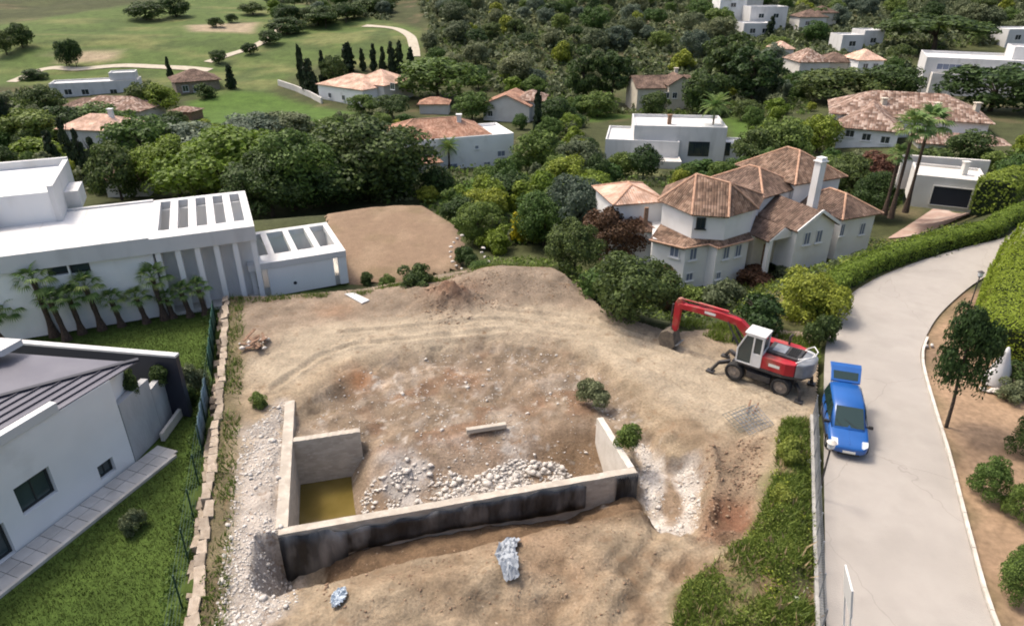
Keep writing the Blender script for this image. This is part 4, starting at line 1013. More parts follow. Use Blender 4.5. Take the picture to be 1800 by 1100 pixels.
IN = [UW[0], UW[1], (UW[1] + UW[2]) / 2, UW[2], UW[3]]
pf = [[Vector((LWp[i].x, LWp[i].y, -2.45)), Vector((LWp[i + 1].x, LWp[i + 1].y, -2.45)), Vector((IN[i + 1].x, IN[i + 1].y, -2.0)), Vector((IN[i].x, IN[i].y, -2.0))] for i in range(4)]
roof_faces('skirt_roof', MT['tile_old'], sv, pf)
m = MB()
for i in range(4): m.tube(LWp[i] - os_ + Vector((0, 0, .02)), LWp[i + 1] - os_ + Vector((0, 0, .02)), .09, n=6)
m.build('skirt_edge', MT['ridge'], sv)
def swin(px, py, a, b, w_, h_, proud=.03, **k):
    a, b = V2(a), V2(b); e = (b - a).normalized(); n = Vector((e.y, -e.x, 0)); q = wall_pt(px, py, a, b)
    return window(sv, q + n * proud, e, w_, h_, **k)
swin(1232, 392, UW[1], UW[2], .8, 1.0, glass=MT['glass'], frame=MT['frame'])
for (px, py, i, w_, h_) in ((1186, 441, 0, .95, 1.2), (1218, 446, 1, .85, 1.2), (1276, 444, 3, .85, 1.25), (1297, 440, 3, .85, 1.25), (1211, 486, 1, .8, .8), (1262, 484, 3, .6, .7)):
    swin(px, py, LI[i], LI[i + 1], w_, h_, glass=MT['bluegrey'], bars=1)
# right wings
W1 = block(sv, P(1340, 345, ZE), P(1402, 327, ZE), 6.5, -6, ZE, 'hip', 1.7, SW, MT['tile_brown'], ridges=True)
W2 = block(sv, P(1398, 322, ZE + .6), P(1478, 309, ZE + .6), 7.5, -6, ZE + .6, 'hip', 2.2, SW, MT['tile_old'], ridges=True)
GA, GB = P(1393, 451, -4), P(1457, 438, -4)
zg = height_at((GA.y + GB.y) / 2, 396)
GK = block(sv, GA, GB, 6.5, -5.5, zg, 'gable', 1.35, SW, MT['tile_brown'], over=.35)
for px in (1418, 1439):
    q = wall_pt(px, 419 if px == 1418 else 415, GA, GB); window(sv, q + Vector((GK.e.y, -GK.e.x, 0)) * .03, GK.e, .8, 1.25, glass=MT['bluegrey'])
# raked white bargeboards
m = MB(); ap = GK.pt(GK.W / 2, -.37, zg + 1.35 + .1) - os_
for u_ in (-.35, GK.W + .35): m.bar(GK.pt(u_, -.37, zg - .35 * 1.35 / (GK.W / 2) + .08) - os_, ap, .1, .26)
m.build('bargeboard', SW, sv)
RA, RB = P(1470, 432, -4), P(1528, 421, -4); zr2 = height_at(RA.y, 383)
RK = block(sv, RA, RB, 6.0, -5.5, zr2, 'hip', 1.5, SW, MT['tile_brown'], ridges=True)
q = wall_pt(1515, 402, RA, RB); window(sv, q + Vector((RK.e.y, -RK.e.x, 0)) * .03, RK.e, .7, 1.2, glass=MT['bluegrey'])
q = wall_pt(1480, 404, RA, RB); window(sv, q + Vector((RK.e.y, -RK.e.x, 0)) * .03, RK.e, .55, 1.2, glass=MT['bluegrey'])
# porch with posts and pointed gable
PA, PB = P(1346, 466, -4.6), P(1391, 455, -4.6); zp = height_at(PA.y, 424)
pe = (V2(PB) - V2(PA)).normalized(); pn = Vector((-pe.y, pe.x, 0)); PW = (V2(PB) - V2(PA)).length
pk = lambda u_, v_, z: V2(PA) + pe * u_ + pn * v_ + Vector((0, 0, z))
for u_ in (0, PW - .4):
    m = MB(); m.prism([(pk(*t_, 0) - os_).xy for t_ in ((u_, 0), (u_ + .4, 0), (u_ + .4, .4), (u_, .4))], -5.4 - os_.z, zp - os_.z); m.build('porch_post', SW, sv)
m = MB(); m.add([p - os_ for p in (pk(-.1, -.05, zp), pk(PW + .1, -.05, zp), pk(PW / 2, -.05, zp + 1.0), pk(-.1, .3, zp), pk(PW + .1, .3, zp), pk(PW / 2, .3, zp + 1.0))], [(0, 1, 2), (5, 4, 3), (0, 3, 4, 1), (1, 4, 5, 2), (2, 5, 3, 0)]); m.build('porch_gable', SW, sv)
m = MB(); m.prism([(pk(*t_, 0) - os_).xy for t_ in ((-.2, 1.6), (PW + .4, 1.6), (PW + .4, 4), (-.2, 4))], -5.4 - os_.z, zp - os_.z); m.build('porch_back_wall', MT['cream'], sv)
roof_faces('porch_roof', MT['tile_brown'], sv, [[pk(-.25, .0, zp), pk(-.25, 3.6, zp), pk(PW / 2, 3.6, zp + 1.08), pk(PW / 2, .0, zp + 1.08)], [pk(PW + .25, .0, zp), pk(PW + .25, 3.6, zp), pk(PW / 2, 3.6, zp + 1.08), pk(PW / 2, .0, zp + 1.08)]])
q = pk(PW / 2, 1.58, -4.5) + Vector((0, 0, .2)); MB().box(q - os_, (1.0, .06, 2.0), math.atan2(pe.y, pe.x)).build('door', MT['wood'], sv)
# chimney
cb = P(1431, 344, ZE); zc = height_at(cb.y, 284); m = MB(); co = cb - os_
ch = MB(); ch.box((co.x, co.y, (zc + -2) / 2 - os_.z), (.75, .7, zc + 2), math.atan2(pe.y, pe.x)); chim = ch.build('chimney', SW, sv)
cc_ = MB(); cc_.box((co.x, co.y, zc - os_.z + .05), (.98, .92, .1), math.atan2(pe.y, pe.x)); cc_.box((co.x, co.y, zc - os_.z + .25), (.7, .66, .3), math.atan2(pe.y, pe.x)); cc_.build('chimney_cap', SW, chim)
# left wing, flat terrace with pink roof
LA, LB = P(1082, 358, -.3), P(1166, 352, -.3)
block(sv, LA, LB, 5.6, -7, -.3, 'hip', 1.0, SW, MT['tile_pink'], over=.35, ridges=True)
block(sv, P(1108, 405, -2.6), P(1150, 405, -2.6), 4.2, -8, -2.6, 'hip', .8, SW, MT['tile_old'], over=.35, ridges=True, name='lean_to_wall')
MB().box(Vector((P(1135, 372, -1).x, P(1135, 372, -1).y - .3, -1.6)) - os_, (.35, .35, 2.2)).build('terrace_post', MT['wood'], sv)

# ------------------------------------------------------------------ the other villas of the valley
def villa(name, label, base, cat='house', zoff=-1.0, group=None):
    b = hit(*base); o = empty(name, (b.x, b.y, b.z + zoff)); tag(o, label, cat, group); return o, b.z, b
def fr(o, zz, a, b):   # front corners by pixel at base height
    return P(a[0], a[1], zz), P(b[0], b[1], zz)
def hwin(o, K, px, py, w_, h_, **k):
    q = wall_pt(px, py, K.A, K.B); e = K.e; return window(o, q + Vector((e.y, -e.x, 0)) * .03, e, w_, h_, **k)
def chim(o, p, h=1.4, s=.7, mat=None):
    p = Vector(p) - Vector(o.location); m = MB(); m.box(p + Vector((0, 0, h / 2 - .4)), (s, s, h + .8)); m.box(p + Vector((0, 0, h + .06)), (s * 1.35, s * 1.35, .12)); return m.build('chimney', mat or MT['white'], o)

# villa with red hip roof and white parapet wall
o, z, b = villa('red_roofed_villa', 'white villa with red hip roof behind the big dark tree', (800, 298))
A, B = fr(o, z, (742, 301), (903, 286)); K = block(o, A, B, 9, z - 3, z + 4.4, 'flat', wall=MT['white'], parapet=.5)
KA = K.pt(-4.5, 1.2, 0); KB = K.pt(K.W * .74, .8, 0)
K2 = block(o, KA, KB, 9.5, z - 3, z + 4.95, 'hip', 2.1, MT['white'], MT['tile_red'], ridges=True, name='upper_wall')
KC = K.pt(-9.5, 4.5, 0); KD = K.pt(-3.5, 4, 0); block(o, KC, KD, 7, z - 3, z + 5.2, 'hip', 1.5, MT['cream'], MT['tile_red'], name='side_wall')
for px, py, w_, h_ in ((757, 262, 1.5, 1.0), (881, 270, 1.4, 1.0), (796, 295, 1.6, 1.4), (838, 259, .6, .6), (856, 290, 1.2, 1.1)): hwin(o, K, px, py, w_, h_, glass=MT['bluegrey'])
kq = K.pt(-1.8, -2.6, 0); kr = K.pt(2.4, -2.6, 0); block(o, kq, kr, 2.5, z - 3, z + 2.0, 'hip', .8, MT['cream'], MT['tile_red'], name='porch_wall')
chim(o, K2.pt(K2.W * .75, 3.5, K2.z1 + 1.2)); chim(o, K.pt(-8, 3.2, z + 5.0), 2.2, .8)

# pink-roofed villa by the golf course
o, z, b = villa('pink_roofed_villa', 'villa with pale pink hip roofs beside the cypress row', (630, 186))
A, B = fr(o, z, (562, 176), (640, 188)); K = block(o, A, B, 13, z - 3, z + 4.0, 'hip', 2.4, MT['white'], MT['tile_pink'], ridges=False)
A2, B2 = K.pt(7.5, 4.5, 0), K.pt(18.5, 5.0, 0); K2 = block(o, A2, B2, 11, z - 3, z + 4.6, 'hip', 2.8, MT['offwhite'], MT['tile_pink'], name='rear_wall')
for px, py in ((580, 168), (604, 172), (626, 176)): hwin(o, K, px, py, 1.2, 1.3, glass=MT['glass'])
hwin(o, K2, 690, 152, 1.4, 1.6, glass=MT['glass'])
bw = [hit(490, 150), hit(520, 160), hit(548, 172), hit(566, 182)]
wl = empty('boundary_wall', bw[0]); tag(wl, 'pale garden wall left of the pink-roofed villa', 'wall')
for i in range(3):
    a_, b_ = bw[i] - bw[0], bw[i + 1] - bw[0]; MB().bar(a_ + Vector((0, 0, .5)), b_ + Vector((0, 0, .5)), .4, 1.8).build('wall_section', MT['offwhite'], wl)

# stepped white modern house, middle right
o, z, b = villa('white_stepped_house', 'white flat-roofed stepped house beside a tall palm', (1150, 288))
A, B = fr(o, z, (1062, 284), (1190, 290)); K = block(o, A, B, 11, z - 3, z + 3.4, 'flat', wall=W_, parapet=.4)
A2, B2 = K.pt(4.6, .6, 0), K.pt(K.W + 7.5, 1.6, 0); K2 = block(o, A2, B2, 10, z - 3, z + 5.6, 'flat', wall=W_, parapet=.5, name='upper_wall')
A3, B3 = K.pt(5.0, -4.0, 0), K.pt(K.W + .5, -3.4, 0); K3 = block(o, A3, B3, 3.9, z - 3, z + 1.2, 'flat', wall=MT['offwhite'], parapet=.2, name='terrace_wall')
A4, B4 = K.pt(K.W + 7.7, 2.2, 0), K.pt(K.W + 11, 2.6, 0); K4 = block(o, A4, B4, 5, z - 3, z + 3.0, 'flat', wall=W_, parapet=.3, name='side_wall')
hwin(o, K2, 1228, 262, 3.4, 2.4, glass=MT['glass'], frame=MT['frame'], bars=2, sill=False); hwin(o, K4, 1276, 262, 1.4, 2.2, glass=MT['glass'], frame=MT['frame'], sill=False)
chim(o, K2.pt(6, 4, K2.z1 + .6), .9, .6, MT['wood'])

# large house with mottled tile roof
o, z, b = villa('mottled_roof_house', 'wide house with mottled pink and brown tiled roof behind tall palms', (1500, 262), zoff=-2)
A, B = fr(o, z, (1468, 256), (1572, 266)); K = block(o, A, B, 15, z - 4, z + 3.2, 'hip', 3.0, MT['white'], MT['tile_mottled'], over=.7)
KA, KB = K.pt(-1.5, 6.5, 0), K.pt(22, 8.5, 0); K2 = block(o, KA, KB, 13, z - 4, z + 4.2, 'hip', 3.2, MT['white'], MT['tile_mottled'], over=.7, name='rear_wall')
KA, KB = K.pt(12, -1.5, 0), K.pt(25, .5, 0); K3 = block(o, KA, KB, 6, z - 4, z + 2.1, 'hip', 1.2, MT['offwhite'], MT['tile_mottled'], over=.5, name='porch_wall')
for px, py in ((1494, 235), (1523, 241), (1556, 246)): hwin(o, K, px, py, 1.4, 1.2, glass=MT['glass'], frame=MT['wframe'])
for u_, v_ in ((6, 10), (14, 9), (20, 12)): chim(o, K.pt(u_, v_, z + 5.4), 1.2, .8, MT['cream'])

# white block, top right
o, z, b = villa('white_block_house', 'big plain white flat-roofed block at the upper right edge', (1650, 168), zoff=-2)
A, B = fr(o, z, (1614, 162), (1850, 176)); K = block(o, A, B, 16, z - 4, z + 7.2, 'flat', wall=W_, parapet=.6)
A2, B2 = K.pt(1.6, -3.2, 0), K.pt(26, -2.6, 0); K2 = block(o, A2, B2, 3.1, z - 4, z + 4.4, 'flat', wall=MT['offwhite'], parapet=.3, name='terrace_wall')
hwin(o, K, 1668, 118, 5.0, 1.4, glass=MT['bluegrey'], bars=3, sill=False)
A3, B3 = K.pt(18, 8, 0), K.pt(32, 8.5, 0); block(o, A3, B3, 8, z + 7.2, z + 9.6, 'flat', wall=W_, parapet=.4, name='roof_room')

# garage and its yard beside the hedge
gz = -2.4; o = empty('garage', (P(1660, 362, gz).x, P(1660, 362, gz).y, gz - .6)); tag(o, 'low white garage with dark open doorway behind the hedge', 'garage')
A, B = P(1598, 352, gz), P(1722, 366, gz); K = block(o, A, B, 5.5, gz - .6, gz + 2.5, 'flat', wall=MT['offwhite'], parapet=.25)
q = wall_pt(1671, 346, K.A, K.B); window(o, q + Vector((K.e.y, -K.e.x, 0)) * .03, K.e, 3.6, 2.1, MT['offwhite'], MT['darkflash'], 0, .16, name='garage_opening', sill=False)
chim(o, K.pt(4.6, 3.0, K.z1 + .3), 1.0, .5, MT['offwhite'])
K2 = block(o, K.pt(-1, 6.5, 0), K.pt(7.5, 7.5, 0), .4, gz - .6, gz + 3.2, 'flat', wall=MT['offwhite'], parapet=0, name='yard_wall')
DRV = [hit(1560, 420), hit(1642, 404), hit(1716, 372), hit(1652, 360)]; m = MB(); vs = []; fs = []
for i in range(13):
    for j in range(13):
        a_ = DRV[0].lerp(DRV[1], i / 12); b_ = DRV[3].lerp(DRV[2], i / 12); q = a_.lerp(b_, j / 12); vs.append((q.x, q.y, ground(q.x, q.y) + .1))
        if i and j: fs.append(((i - 1) * 13 + j - 1, i * 13 + j - 1, i * 13 + j, (i - 1) * 13 + j))
m.add(vs, fs); tag(m.build('driveway', M('pink_paving', (.40, .28, .23), (.33, .23, .185), 2.5, .9, .1, 8, grime=((.46, .38, .32), .8)), smooth=True), 'pinkish paved driveway in front of the garage', kind='structure')

# cream house with brown roofs
o, z, b = villa('cream_house', 'cream two-storey house with brown gabled roofs among the trees', (1165, 196))
A, B = fr(o, z, (1118, 196), (1215, 194)); K = block(o, A, B, 10, z - 3, z + 5.4, 'gable_side', 2.0, MT['cream'], MT['tile_brown'], over=.5)
A2, B2 = K.pt(7, -1.5, 0), K.pt(13, -1.5, 0); K2 = block(o, A2, B2, 7, z - 3, z + 6.2, 'gable', 1.8, MT['cream'], MT['tile_brown'], name='front_wall')
for px, py in ((1134, 172), (1134, 188)): hwin(o, K, px, py, 1.2, 1.4)
for px, py in ((1172, 168), (1186, 168)): hwin(o, K2, px, py, 1.2, 1.4)
chim(o, K.pt(10.5, 5, K.z1 + 1.5), 2.0, .8, MT['cream'])

# small red-roofed pavilion, and house with red roof by the cypress
o, z, b = villa('pavilion', 'small orange-roofed pavilion right of the pink-roofed villa', (762, 202), 'pavilion')
A, B = fr(o, z, (738, 200), (788, 200)); block(o, A, B, 5, z - 2, z + 2.2, 'hip', 1.2, MT['offwhite'], MT['tile_red'])
o, z, b = villa('small_red_roofed_house', 'small house with faded red roof beside a dark cypress', (890, 214))
A, B = fr(o, z, (850, 212), (930, 216)); K = block(o, A, B, 9, z - 3, z + 3.6, 'gable', 2.2, MT['offwhite'], MT['tile_red']); K2 = block(o, K.pt(7, 2, 0), K.pt(13, 2.5, 0), 8, z - 3, z + 4.4, 'hip', 1.6, MT['offwhite'], MT['tile_mottled'], name='side_wall')
hwin(o, K, 862, 200, 1.2, 1.3)
# houses at the upper left
o, z, b = villa('white_low_house', 'long low white house below the golf course at the left', (160, 172))
A, B = fr(o, z, (92, 172), (248, 164)); K = block(o, A, B, 7, z - 3, z + 3.0, 'flat', wall=W_, parapet=.4); block(o, K.pt(14, 1, 0), K.pt(K.W - .5, 1, 0), 5, z + 3.42, z + 5.0, 'flat', wall=W_, parapet=.3, name='upper_wall')
for px in (120, 150, 200, 225): hwin(o, K, px, 162, 1.8, 1.5)
o, z, b = villa('brown_roofed_house', 'long house with reddish brown tiled roof in front of the white one', (200, 218))
A, B = fr(o, z, (130, 212), (250, 216)); K = block(o, A, B, 9, z - 3, z + 2.6, 'hip', 2.2, MT['cream'], MT['tile_mottled'], over=.7); block(o, K.pt(-5, 3, 0), K.pt(3, 4, 0), 7, z - 3, z + 2.2, 'hip', 1.6, MT['cream'], MT['tile_brown'], name='side_wall')
for px in (170, 215): hwin(o, K, px, 208, 1.4, 1.3)
o, z, b = villa('brown_farmhouse', 'brown stone house with grey brown roof beside the lawn', (345, 166))
A, B = fr(o, z, (312, 166), (388, 160)); K = block(o, A, B, 10, z - 3, z + 3.0, 'hip', 2.4, MT['stone'], MT['tile_brown'], over=.7)
for px in (326, 345): hwin(o, K, px, 156, 1.5, 1.6)
o, z, b = villa('garden_hut', 'little dark hut with pinkish roof at the lawn corner', (320, 212), 'hut')
A, B = fr(o, z, (303, 210), (338, 212)); block(o, A, B, 4, z - 2, z + 1.9, 'hip', .8, MT['wood'], MT['tile_mottled'])
o, z, b = villa('ochre_roofed_house', 'house with sandy orange roof half hidden by dark cypresses', (160, 268))
A, B = fr(o, z, (112, 262), (208, 266)); K = block(o, A, B, 8, z - 3, z + 3.6, 'hip', 2.0, MT['offwhite'], MT['tile_pink']); hwin(o, K, 130, 250, 1.2, 1.3); chim(o, K.pt(8, 4, K.z1 + 1.6), 1.2, .7)
o, z, b = villa('hidden_cottage', 'small reddish cottage glimpsed between trees behind the villa tower', (225, 348), 'cottage')
A, B = fr(o, z, (190, 346), (262, 344)); block(o, A, B, 6, z - 2, z + 2.6, 'gable_side', 1.4, MT['offwhite'], MT['tile_brown'])
gwl = empty('low_white_wall', hit(355, 232)); tag(gwl, 'short white wall at the edge of the bright lawn', 'wall'); a_ = hit(355, 231); b_ = hit(445, 227); MB().bar(Vector((0, 0, .4)), b_ - a_ + Vector((0, 0, .4)), .4, 1.4).build('wall_section', MT['offwhite'], gwl)
# far houses, upper right
def far(name, label, base, blocks, zoff=-1.5):
    o, z, b = villa(name, label, base, zoff=zoff); S = Q(b.x, b.y, b.z)[2] / FPX
    for (x0, x1, dv, dep, h, roof, rh, wm, tm, wins) in blocks:
        A = Vector((b.x + (x0 - base[0]) * S, b.y + dv, 0)); B = Vector((b.x + (x1 - base[0]) * S, b.y + dv + (x1 - x0) * S * .06, 0))
        K = block(o, A, B, dep, z - 3, z + h, roof, rh, wm, tm, parapet=.4)
        for (u_, zz, w_, h_) in wins: window(o, K.pt(K.W * u_, -.03, z + zz), K.e, w_, h_, glass=MT['glass'])
    return o
far('far_white_villa', 'far white villa of stacked flat blocks on the hillside', (1340, 66), [(1305, 1360, 0, 9, 4, 'flat', 0, W_, None, [(.3, 2, 2, 1.6), (.7, 2, 2, 1.6)]), (1330, 1398, 10, 9, 8.5, 'flat', 0, W_, None, [(.3, 6, 2, 1.5), (.7, 6, 2, 1.5)]), (1285, 1335, 18, 9, 10.5, 'flat', 0, MT['white'], None, [(.5, 9, 2, 1.5)])])
far('far_cream_house', 'far cream house with brown roof right of the white villa', (1430, 58), [(1402, 1450, 0, 8, 5, 'hip', 2, MT['offwhite'], MT['tile_brown'], [(.3, 3, 1.6, 1.5), (.7, 3, 1.6, 1.5)]), (1440, 1480, 6, 8, 6, 'hip', 2, MT['cream'], MT['tile_brown'], [])])
far('far_double_house', 'far pair of white flat cubes above the pale roofs', (1515, 92), [(1476, 1515, 0, 8, 4.5, 'flat', 0, W_, None, [(.5, 2.4, 2.2, 1.6)]), (1524, 1560, 4, 8, 5.5, 'flat', 0, W_, None, [(.5, 3, 2.0, 1.6)])])
far('far_terracotta_house', 'house with faded terracotta roofs above the dark trees', (1470, 138), [(1402, 1455, 0, 10, 4, 'hip', 2.8, MT['offwhite'], MT['tile_mottled'], []), (1460, 1510, 3, 9, 3.6, 'hip', 2.0, MT['cream'], MT['tile_brown'], []), (1500, 1545, -1, 8, 4.6, 'hip', 2.2, MT['white'], MT['tile_pink'], [(.3, 3, 1.4, 1.6), (.7, 3, 1.4, 1.6)])])
far('far_pink_house', 'tiny pinkish house among trees left of the terracotta roofs', (1375, 112), [(1362, 1392, 0, 7, 4, 'hip', 1.8, MT['offwhite'], MT['tile_pink'], [])])
far('far_corner_house', 'white house at the far upper right corner', (1790, 84), [(1765, 1830, 0, 10, 5, 'flat', 0, W_, None, [(.3, 3, 2.0, 1.6)])])
far('hilltop_house', 'pale house at the top edge of the hillside', (1310, 22), [(1285, 1340, 0, 9, 5, 'flat', 0, MT['offwhite'], None, [])])

# ------------------------------------------------------------------ vegetation kit
def leaf_quads(Pn, Nn, size, rng, aspect=1.5, jit=.7):
    n = len(Pn); N = Nn + rng.normal(0, jit, (n, 3)); N /= np.linalg.norm(N, axis=1, keepdims=True) + 1e-9
    T = rng.normal(0, 1, (n, 3)); T -= N * np.sum(T * N, 1, keepdims=True); T /= np.linalg.norm(T, axis=1, keepdims=True) + 1e-9
    B = np.cross(N, T); s = (size * rng.uniform(.6, 1.3, n))[:, None]
    a = T * s * aspect / 2; b = B * s / 2
    V = np.stack([Pn - a, Pn + b * .9 - a * .1, Pn + a, Pn - b * .9 - a * .1], 1).reshape(-1, 3)
    return V, np.arange(n * 4).reshape(n, 4)
def lobes_points(lobes, n, rng, inner=.72):
    c = np.array([l[0] for l in lobes]); r = np.array([l[1] for l in lobes]); wgt = (r ** 2).sum(1); wgt /= wgt.sum()
    k = rng.choice(len(lobes), n, p=wgt); d = rng.normal(0, 1, (n, 3)); d /= np.linalg.norm(d, axis=1, keepdims=True)
    d[:, 2] = np.where((d[:, 2] < -.25) & (rng.random(n) < .6), -d[:, 2], d[:, 2])
    return c[k] + d * r[k] * rng.uniform(inner, 1.06, (n, 1)), d
def crown_mesh(kind, seed, n, leaf):
    """crown in a unit cell: z 0..1, radius about .5"""
    rng = np.random.default_rng(seed); L = []
    if kind == 'round':
        for k in range(42):
            d = rng.normal(0, 1, 3); d /= np.linalg.norm(d); d[2] = abs(d[2]) * .9 - .1 if rng.random() < .62 else -abs(d[2]) * .85
            q = rng.uniform(.55, .8); L.append((np.array([d[0] * .42 * q / .7, d[1] * .42 * q / .7, .50 + d[2] * .42 * q / .7]), np.full(3, rng.uniform(.11, .2)) * np.array([1, 1, .85])))
        L.append((np.array([0, 0, .55]), np.array([.3, .3, .28])))
    elif kind == 'shrub':
        for k in range(22):
            a = rng.uniform(0, 6.28); q = rng.uniform(0, .36); z = rng.uniform(.12, .72) * (1 - q * .9)
            L.append((np.array([math.cos(a) * q, math.sin(a) * q, z]), np.full(3, rng.uniform(.12, .22))))
    elif kind == 'dome':
        for k in range(30):
            d = rng.normal(0, 1, 3); d /= np.linalg.norm(d); d[2] = abs(d[2]); L.append((np.array([d[0] * .38, d[1] * .38, .12 + d[2] * .72]), np.full(3, rng.uniform(.10, .16))))
        L.append((np.array([0, 0, .4]), np.array([.36, .36, .4])))
    elif kind == 'umbrella':
        for k in range(30):
            a = rng.uniform(0, 6.28); q = .46 * math.sqrt(rng.random()); L.append((np.array([math.cos(a) * q, math.sin(a) * q, .78 - q * q * .9 + rng.uniform(-.05, .06)]), np.array([.13, .13, .09]) * rng.uniform(.8, 1.4)))
    elif kind == 'cypress':
        for k in range(46):
            z = rng.uniform(.03, .97); rr = .42 * (min(1, z / .12) ** .6) * (1 - z) ** .55; a = rng.uniform(0, 6.28); q = rr * rng.uniform(.2, .75)
            L.append((np.array([math.cos(a) * q, math.sin(a) * q, z * .96]), np.array([.16, .16, .06]) * (.45 + rr * 1.3)))
    elif kind == 'tall':
        for k in range(36):
            z = rng.uniform(.22, .95); rr = .46 * math.sin(math.pi * min(1, (z - .12) / .95)) ** .7; a = rng.uniform(0, 6.28); q = rr * rng.uniform(.25, 1)
            L.append((np.array([math.cos(a) * q, math.sin(a) * q, z]), np.full(3, rng.uniform(.08, .16)) * np.array([1, 1, .6])))
    Pn, d = lobes_points(L, n, rng); keep = Pn[:, 2] > .01
    Pn = Pn[keep]; d = d[keep]; d = d + (Pn - np.array([0, 0, .4])) * 1.2
    V, F = leaf_quads(Pn, d, leaf, rng)
    return np_mesh('crown', V, F)
CR = {}
def crowns(kind, nvar, n, leaf, seed):
    CR[kind] = [(kind, seed + i, n, leaf) for i in range(nvar)]
for a in (('round', 6, 5200, .043, 100), ('shrub', 4, 2600, .058, 200), ('dome', 2, 4200, .04, 300), ('umbrella', 2, 4200, .04, 400), ('cypress', 3, 1700, .10, 500), ('tall', 3, 4400, .042, 600),
          ('round_fine', 4, 11000, .028, 700), ('shrub_fine', 3, 5200, .045, 800), ('dome_fine', 2, 9000, .028, 900)): crowns(*a)
_cm = {}
def crown_for(kind, var, matname):
    key = (kind, var, matname)
    if key not in _cm:
        base = (kind, var)
        if base not in _cm:
            k, s, n, l = CR[kind][var]; _cm[base] = crown_mesh(k.replace('_fine', ''), s, n, l)
        me = _cm[base].copy(); me.materials.clear(); me.materials.append(MT[matname]); _cm[key] = me
    return _cm[key]
def trunk_mesh(seed, top):
    r = random.Random(seed); m = MB(); p = Vector((0, 0, -.06)); pts = [p]
    for k in range(4): pts.append(Vector((r.uniform(-.03, .03) * k, r.uniform(-.03, .03) * k, top * (k + 1) / 4)))
    m.path(pts, [.034, .026, .022, .018, .012], 7)
    for k in range(5):
        s = pts[2 + k % 2]; a = r.uniform(0, 6.28) + k * 1.3; e = s + Vector((math.cos(a) * .26, math.sin(a) * .26, top * .35 + r.uniform(0, .12))); m.path([s, (s + e) / 2 + Vector((0, 0, .03)), e], [.014, .009, .004], 5)
    me = m.mesh('trunk'); me.materials.append(MT['bark']); return me
TRUNK = {k: [trunk_mesh(i * 7 + 1, t) for i in range(2)] for k, t in (('round', .6), ('shrub', .5), ('dome', .55), ('umbrella', .72), ('cypress', .8), ('tall', .8))}
def tree(name, label, cat, loc, w_, h_, kind='round', leaf='leaf_dark', group=None, trunk=True, lean=0.0, seed=None):
    s = rnd.randrange(10 ** 6) if seed is None else seed
    o = empty(name, loc, (s % 628) / 100, label, cat, group)
    if lean: o.rotation_euler = (0, lean, 0)
    v = s % len(CR[kind]); c = link('crown', crown_for(kind, v, leaf), None, o, scale=(w_, w_, h_))
    if trunk: link('trunk', TRUNK[kind.replace('_fine', '')][s % 2], None, o, scale=(w_ * .9, w_ * .9, h_))
    return o
def tree_px(name, label, cat, x, ytop, ybot, wpx, kind='round', leaf='leaf_dark', group=None, z=None, **k):
    """tree whose foot stands at pixel (x, ybot), its top at row ytop, wpx wide"""
    p = hit(x, ybot) if z is None else P(x, ybot, z)
    Zc = Q(p.x, p.y, p.z)[2]; h_ = max(.4, height_at(p.y, ytop) - p.z); w_ = wpx * Zc / FPX * 1.05
    return tree(name, label, cat, (p.x, p.y, p.z - .05), w_, h_ * 1.02, kind, leaf, group, **k)

# ------------------------------------------------------------------ trees one can tell apart
T = tree_px
T('big_evergreen', 'huge dark evergreen tree behind the slotted villa roof', 'tree', 645, 202, 348, 205, 'round_fine', 'leaf_dark')
T('broadleaf_tree', 'wide tree with sunlit yellow green top above the villa roof', 'tree', 400, 218, 352, 200, 'round_fine', 'leaf_lime', seed=3)
T('broadleaf_tree', 'green tree between the yellow green tree and the huge evergreen', 'tree', 520, 225, 368, 150, 'round_fine', 'leaf_mid')
T('broadleaf_tree', 'low lime tree left of the slotted villa roof', 'tree', 318, 240, 345, 120, 'round_fine', 'leaf_lime', seed=8)
T('broadleaf_tree', 'shaded green tree touching the villa roof slots', 'tree', 480, 268, 380, 130, 'round_fine', 'leaf_dark')
T('broadleaf_tree', 'dark tree right behind the brown terrace', 'tree', 575, 262, 362, 130, 'round_fine', 'leaf_dark')
for i, (x, yt, yb, wd) in enumerate(((135, 205, 318, 34), (182, 240, 340, 40), (158, 225, 330, 30), (28, 172, 262, 40), (8, 150, 262, 60), (100, 225, 300, 36))):
    T('cypress_tree', ['slender dark cypress left of the sandy orange roof', 'stout dark cypress by the hidden cottage', 'dark cypress in front of the sandy orange roof', 'dark cypress near the left edge', 'broad dark cypress at the very left edge', 'dark cypress just behind the villa tower'][i], 'cypress', x, yt, yb, wd, 'cypress', 'leaf_cyp', 'dark cypresses behind the villa tower')
T('broadleaf_tree', 'dark tree with brownish top beside the stout cypress', 'tree', 215, 250, 352, 80, 'round', 'leaf_dark')
T('broadleaf_tree', 'round dark tree behind the modern villa tower', 'tree', 60, 190, 262, 90, 'round', 'leaf_mid')
T('broadleaf_tree', 'green tree right of the sandy orange roof', 'tree', 260, 200, 300, 110, 'round', 'leaf_mid')
T('grey_tree', 'grey green tree in front of the bright lawn', 'tree', 330, 215, 290, 130, 'round', 'leaf_grey')
T('grey_tree', 'soft olive bush below the bright lawn', 'tree', 500, 195, 250, 90, 'round', 'leaf_olive')
T('grey_tree', 'olive tree left of the huge evergreen', 'tree', 440, 200, 260, 100, 'round', 'leaf_grey')
T('autumn_tree', 'yellowish tree at the left edge under the cypresses', 'tree', 60, 232, 275, 90, 'shrub', 'leaf_lime')
T('blossom_bush', 'bright yellow blossoming bush in the middle garden', 'bush', 908, 372, 425, 40, 'cypress', 'leaf_yellow', trunk=False)
T('blossom_bush', 'small yellow green bush beside the blossoming one', 'bush', 800, 345, 382, 46, 'shrub', 'leaf_lime')
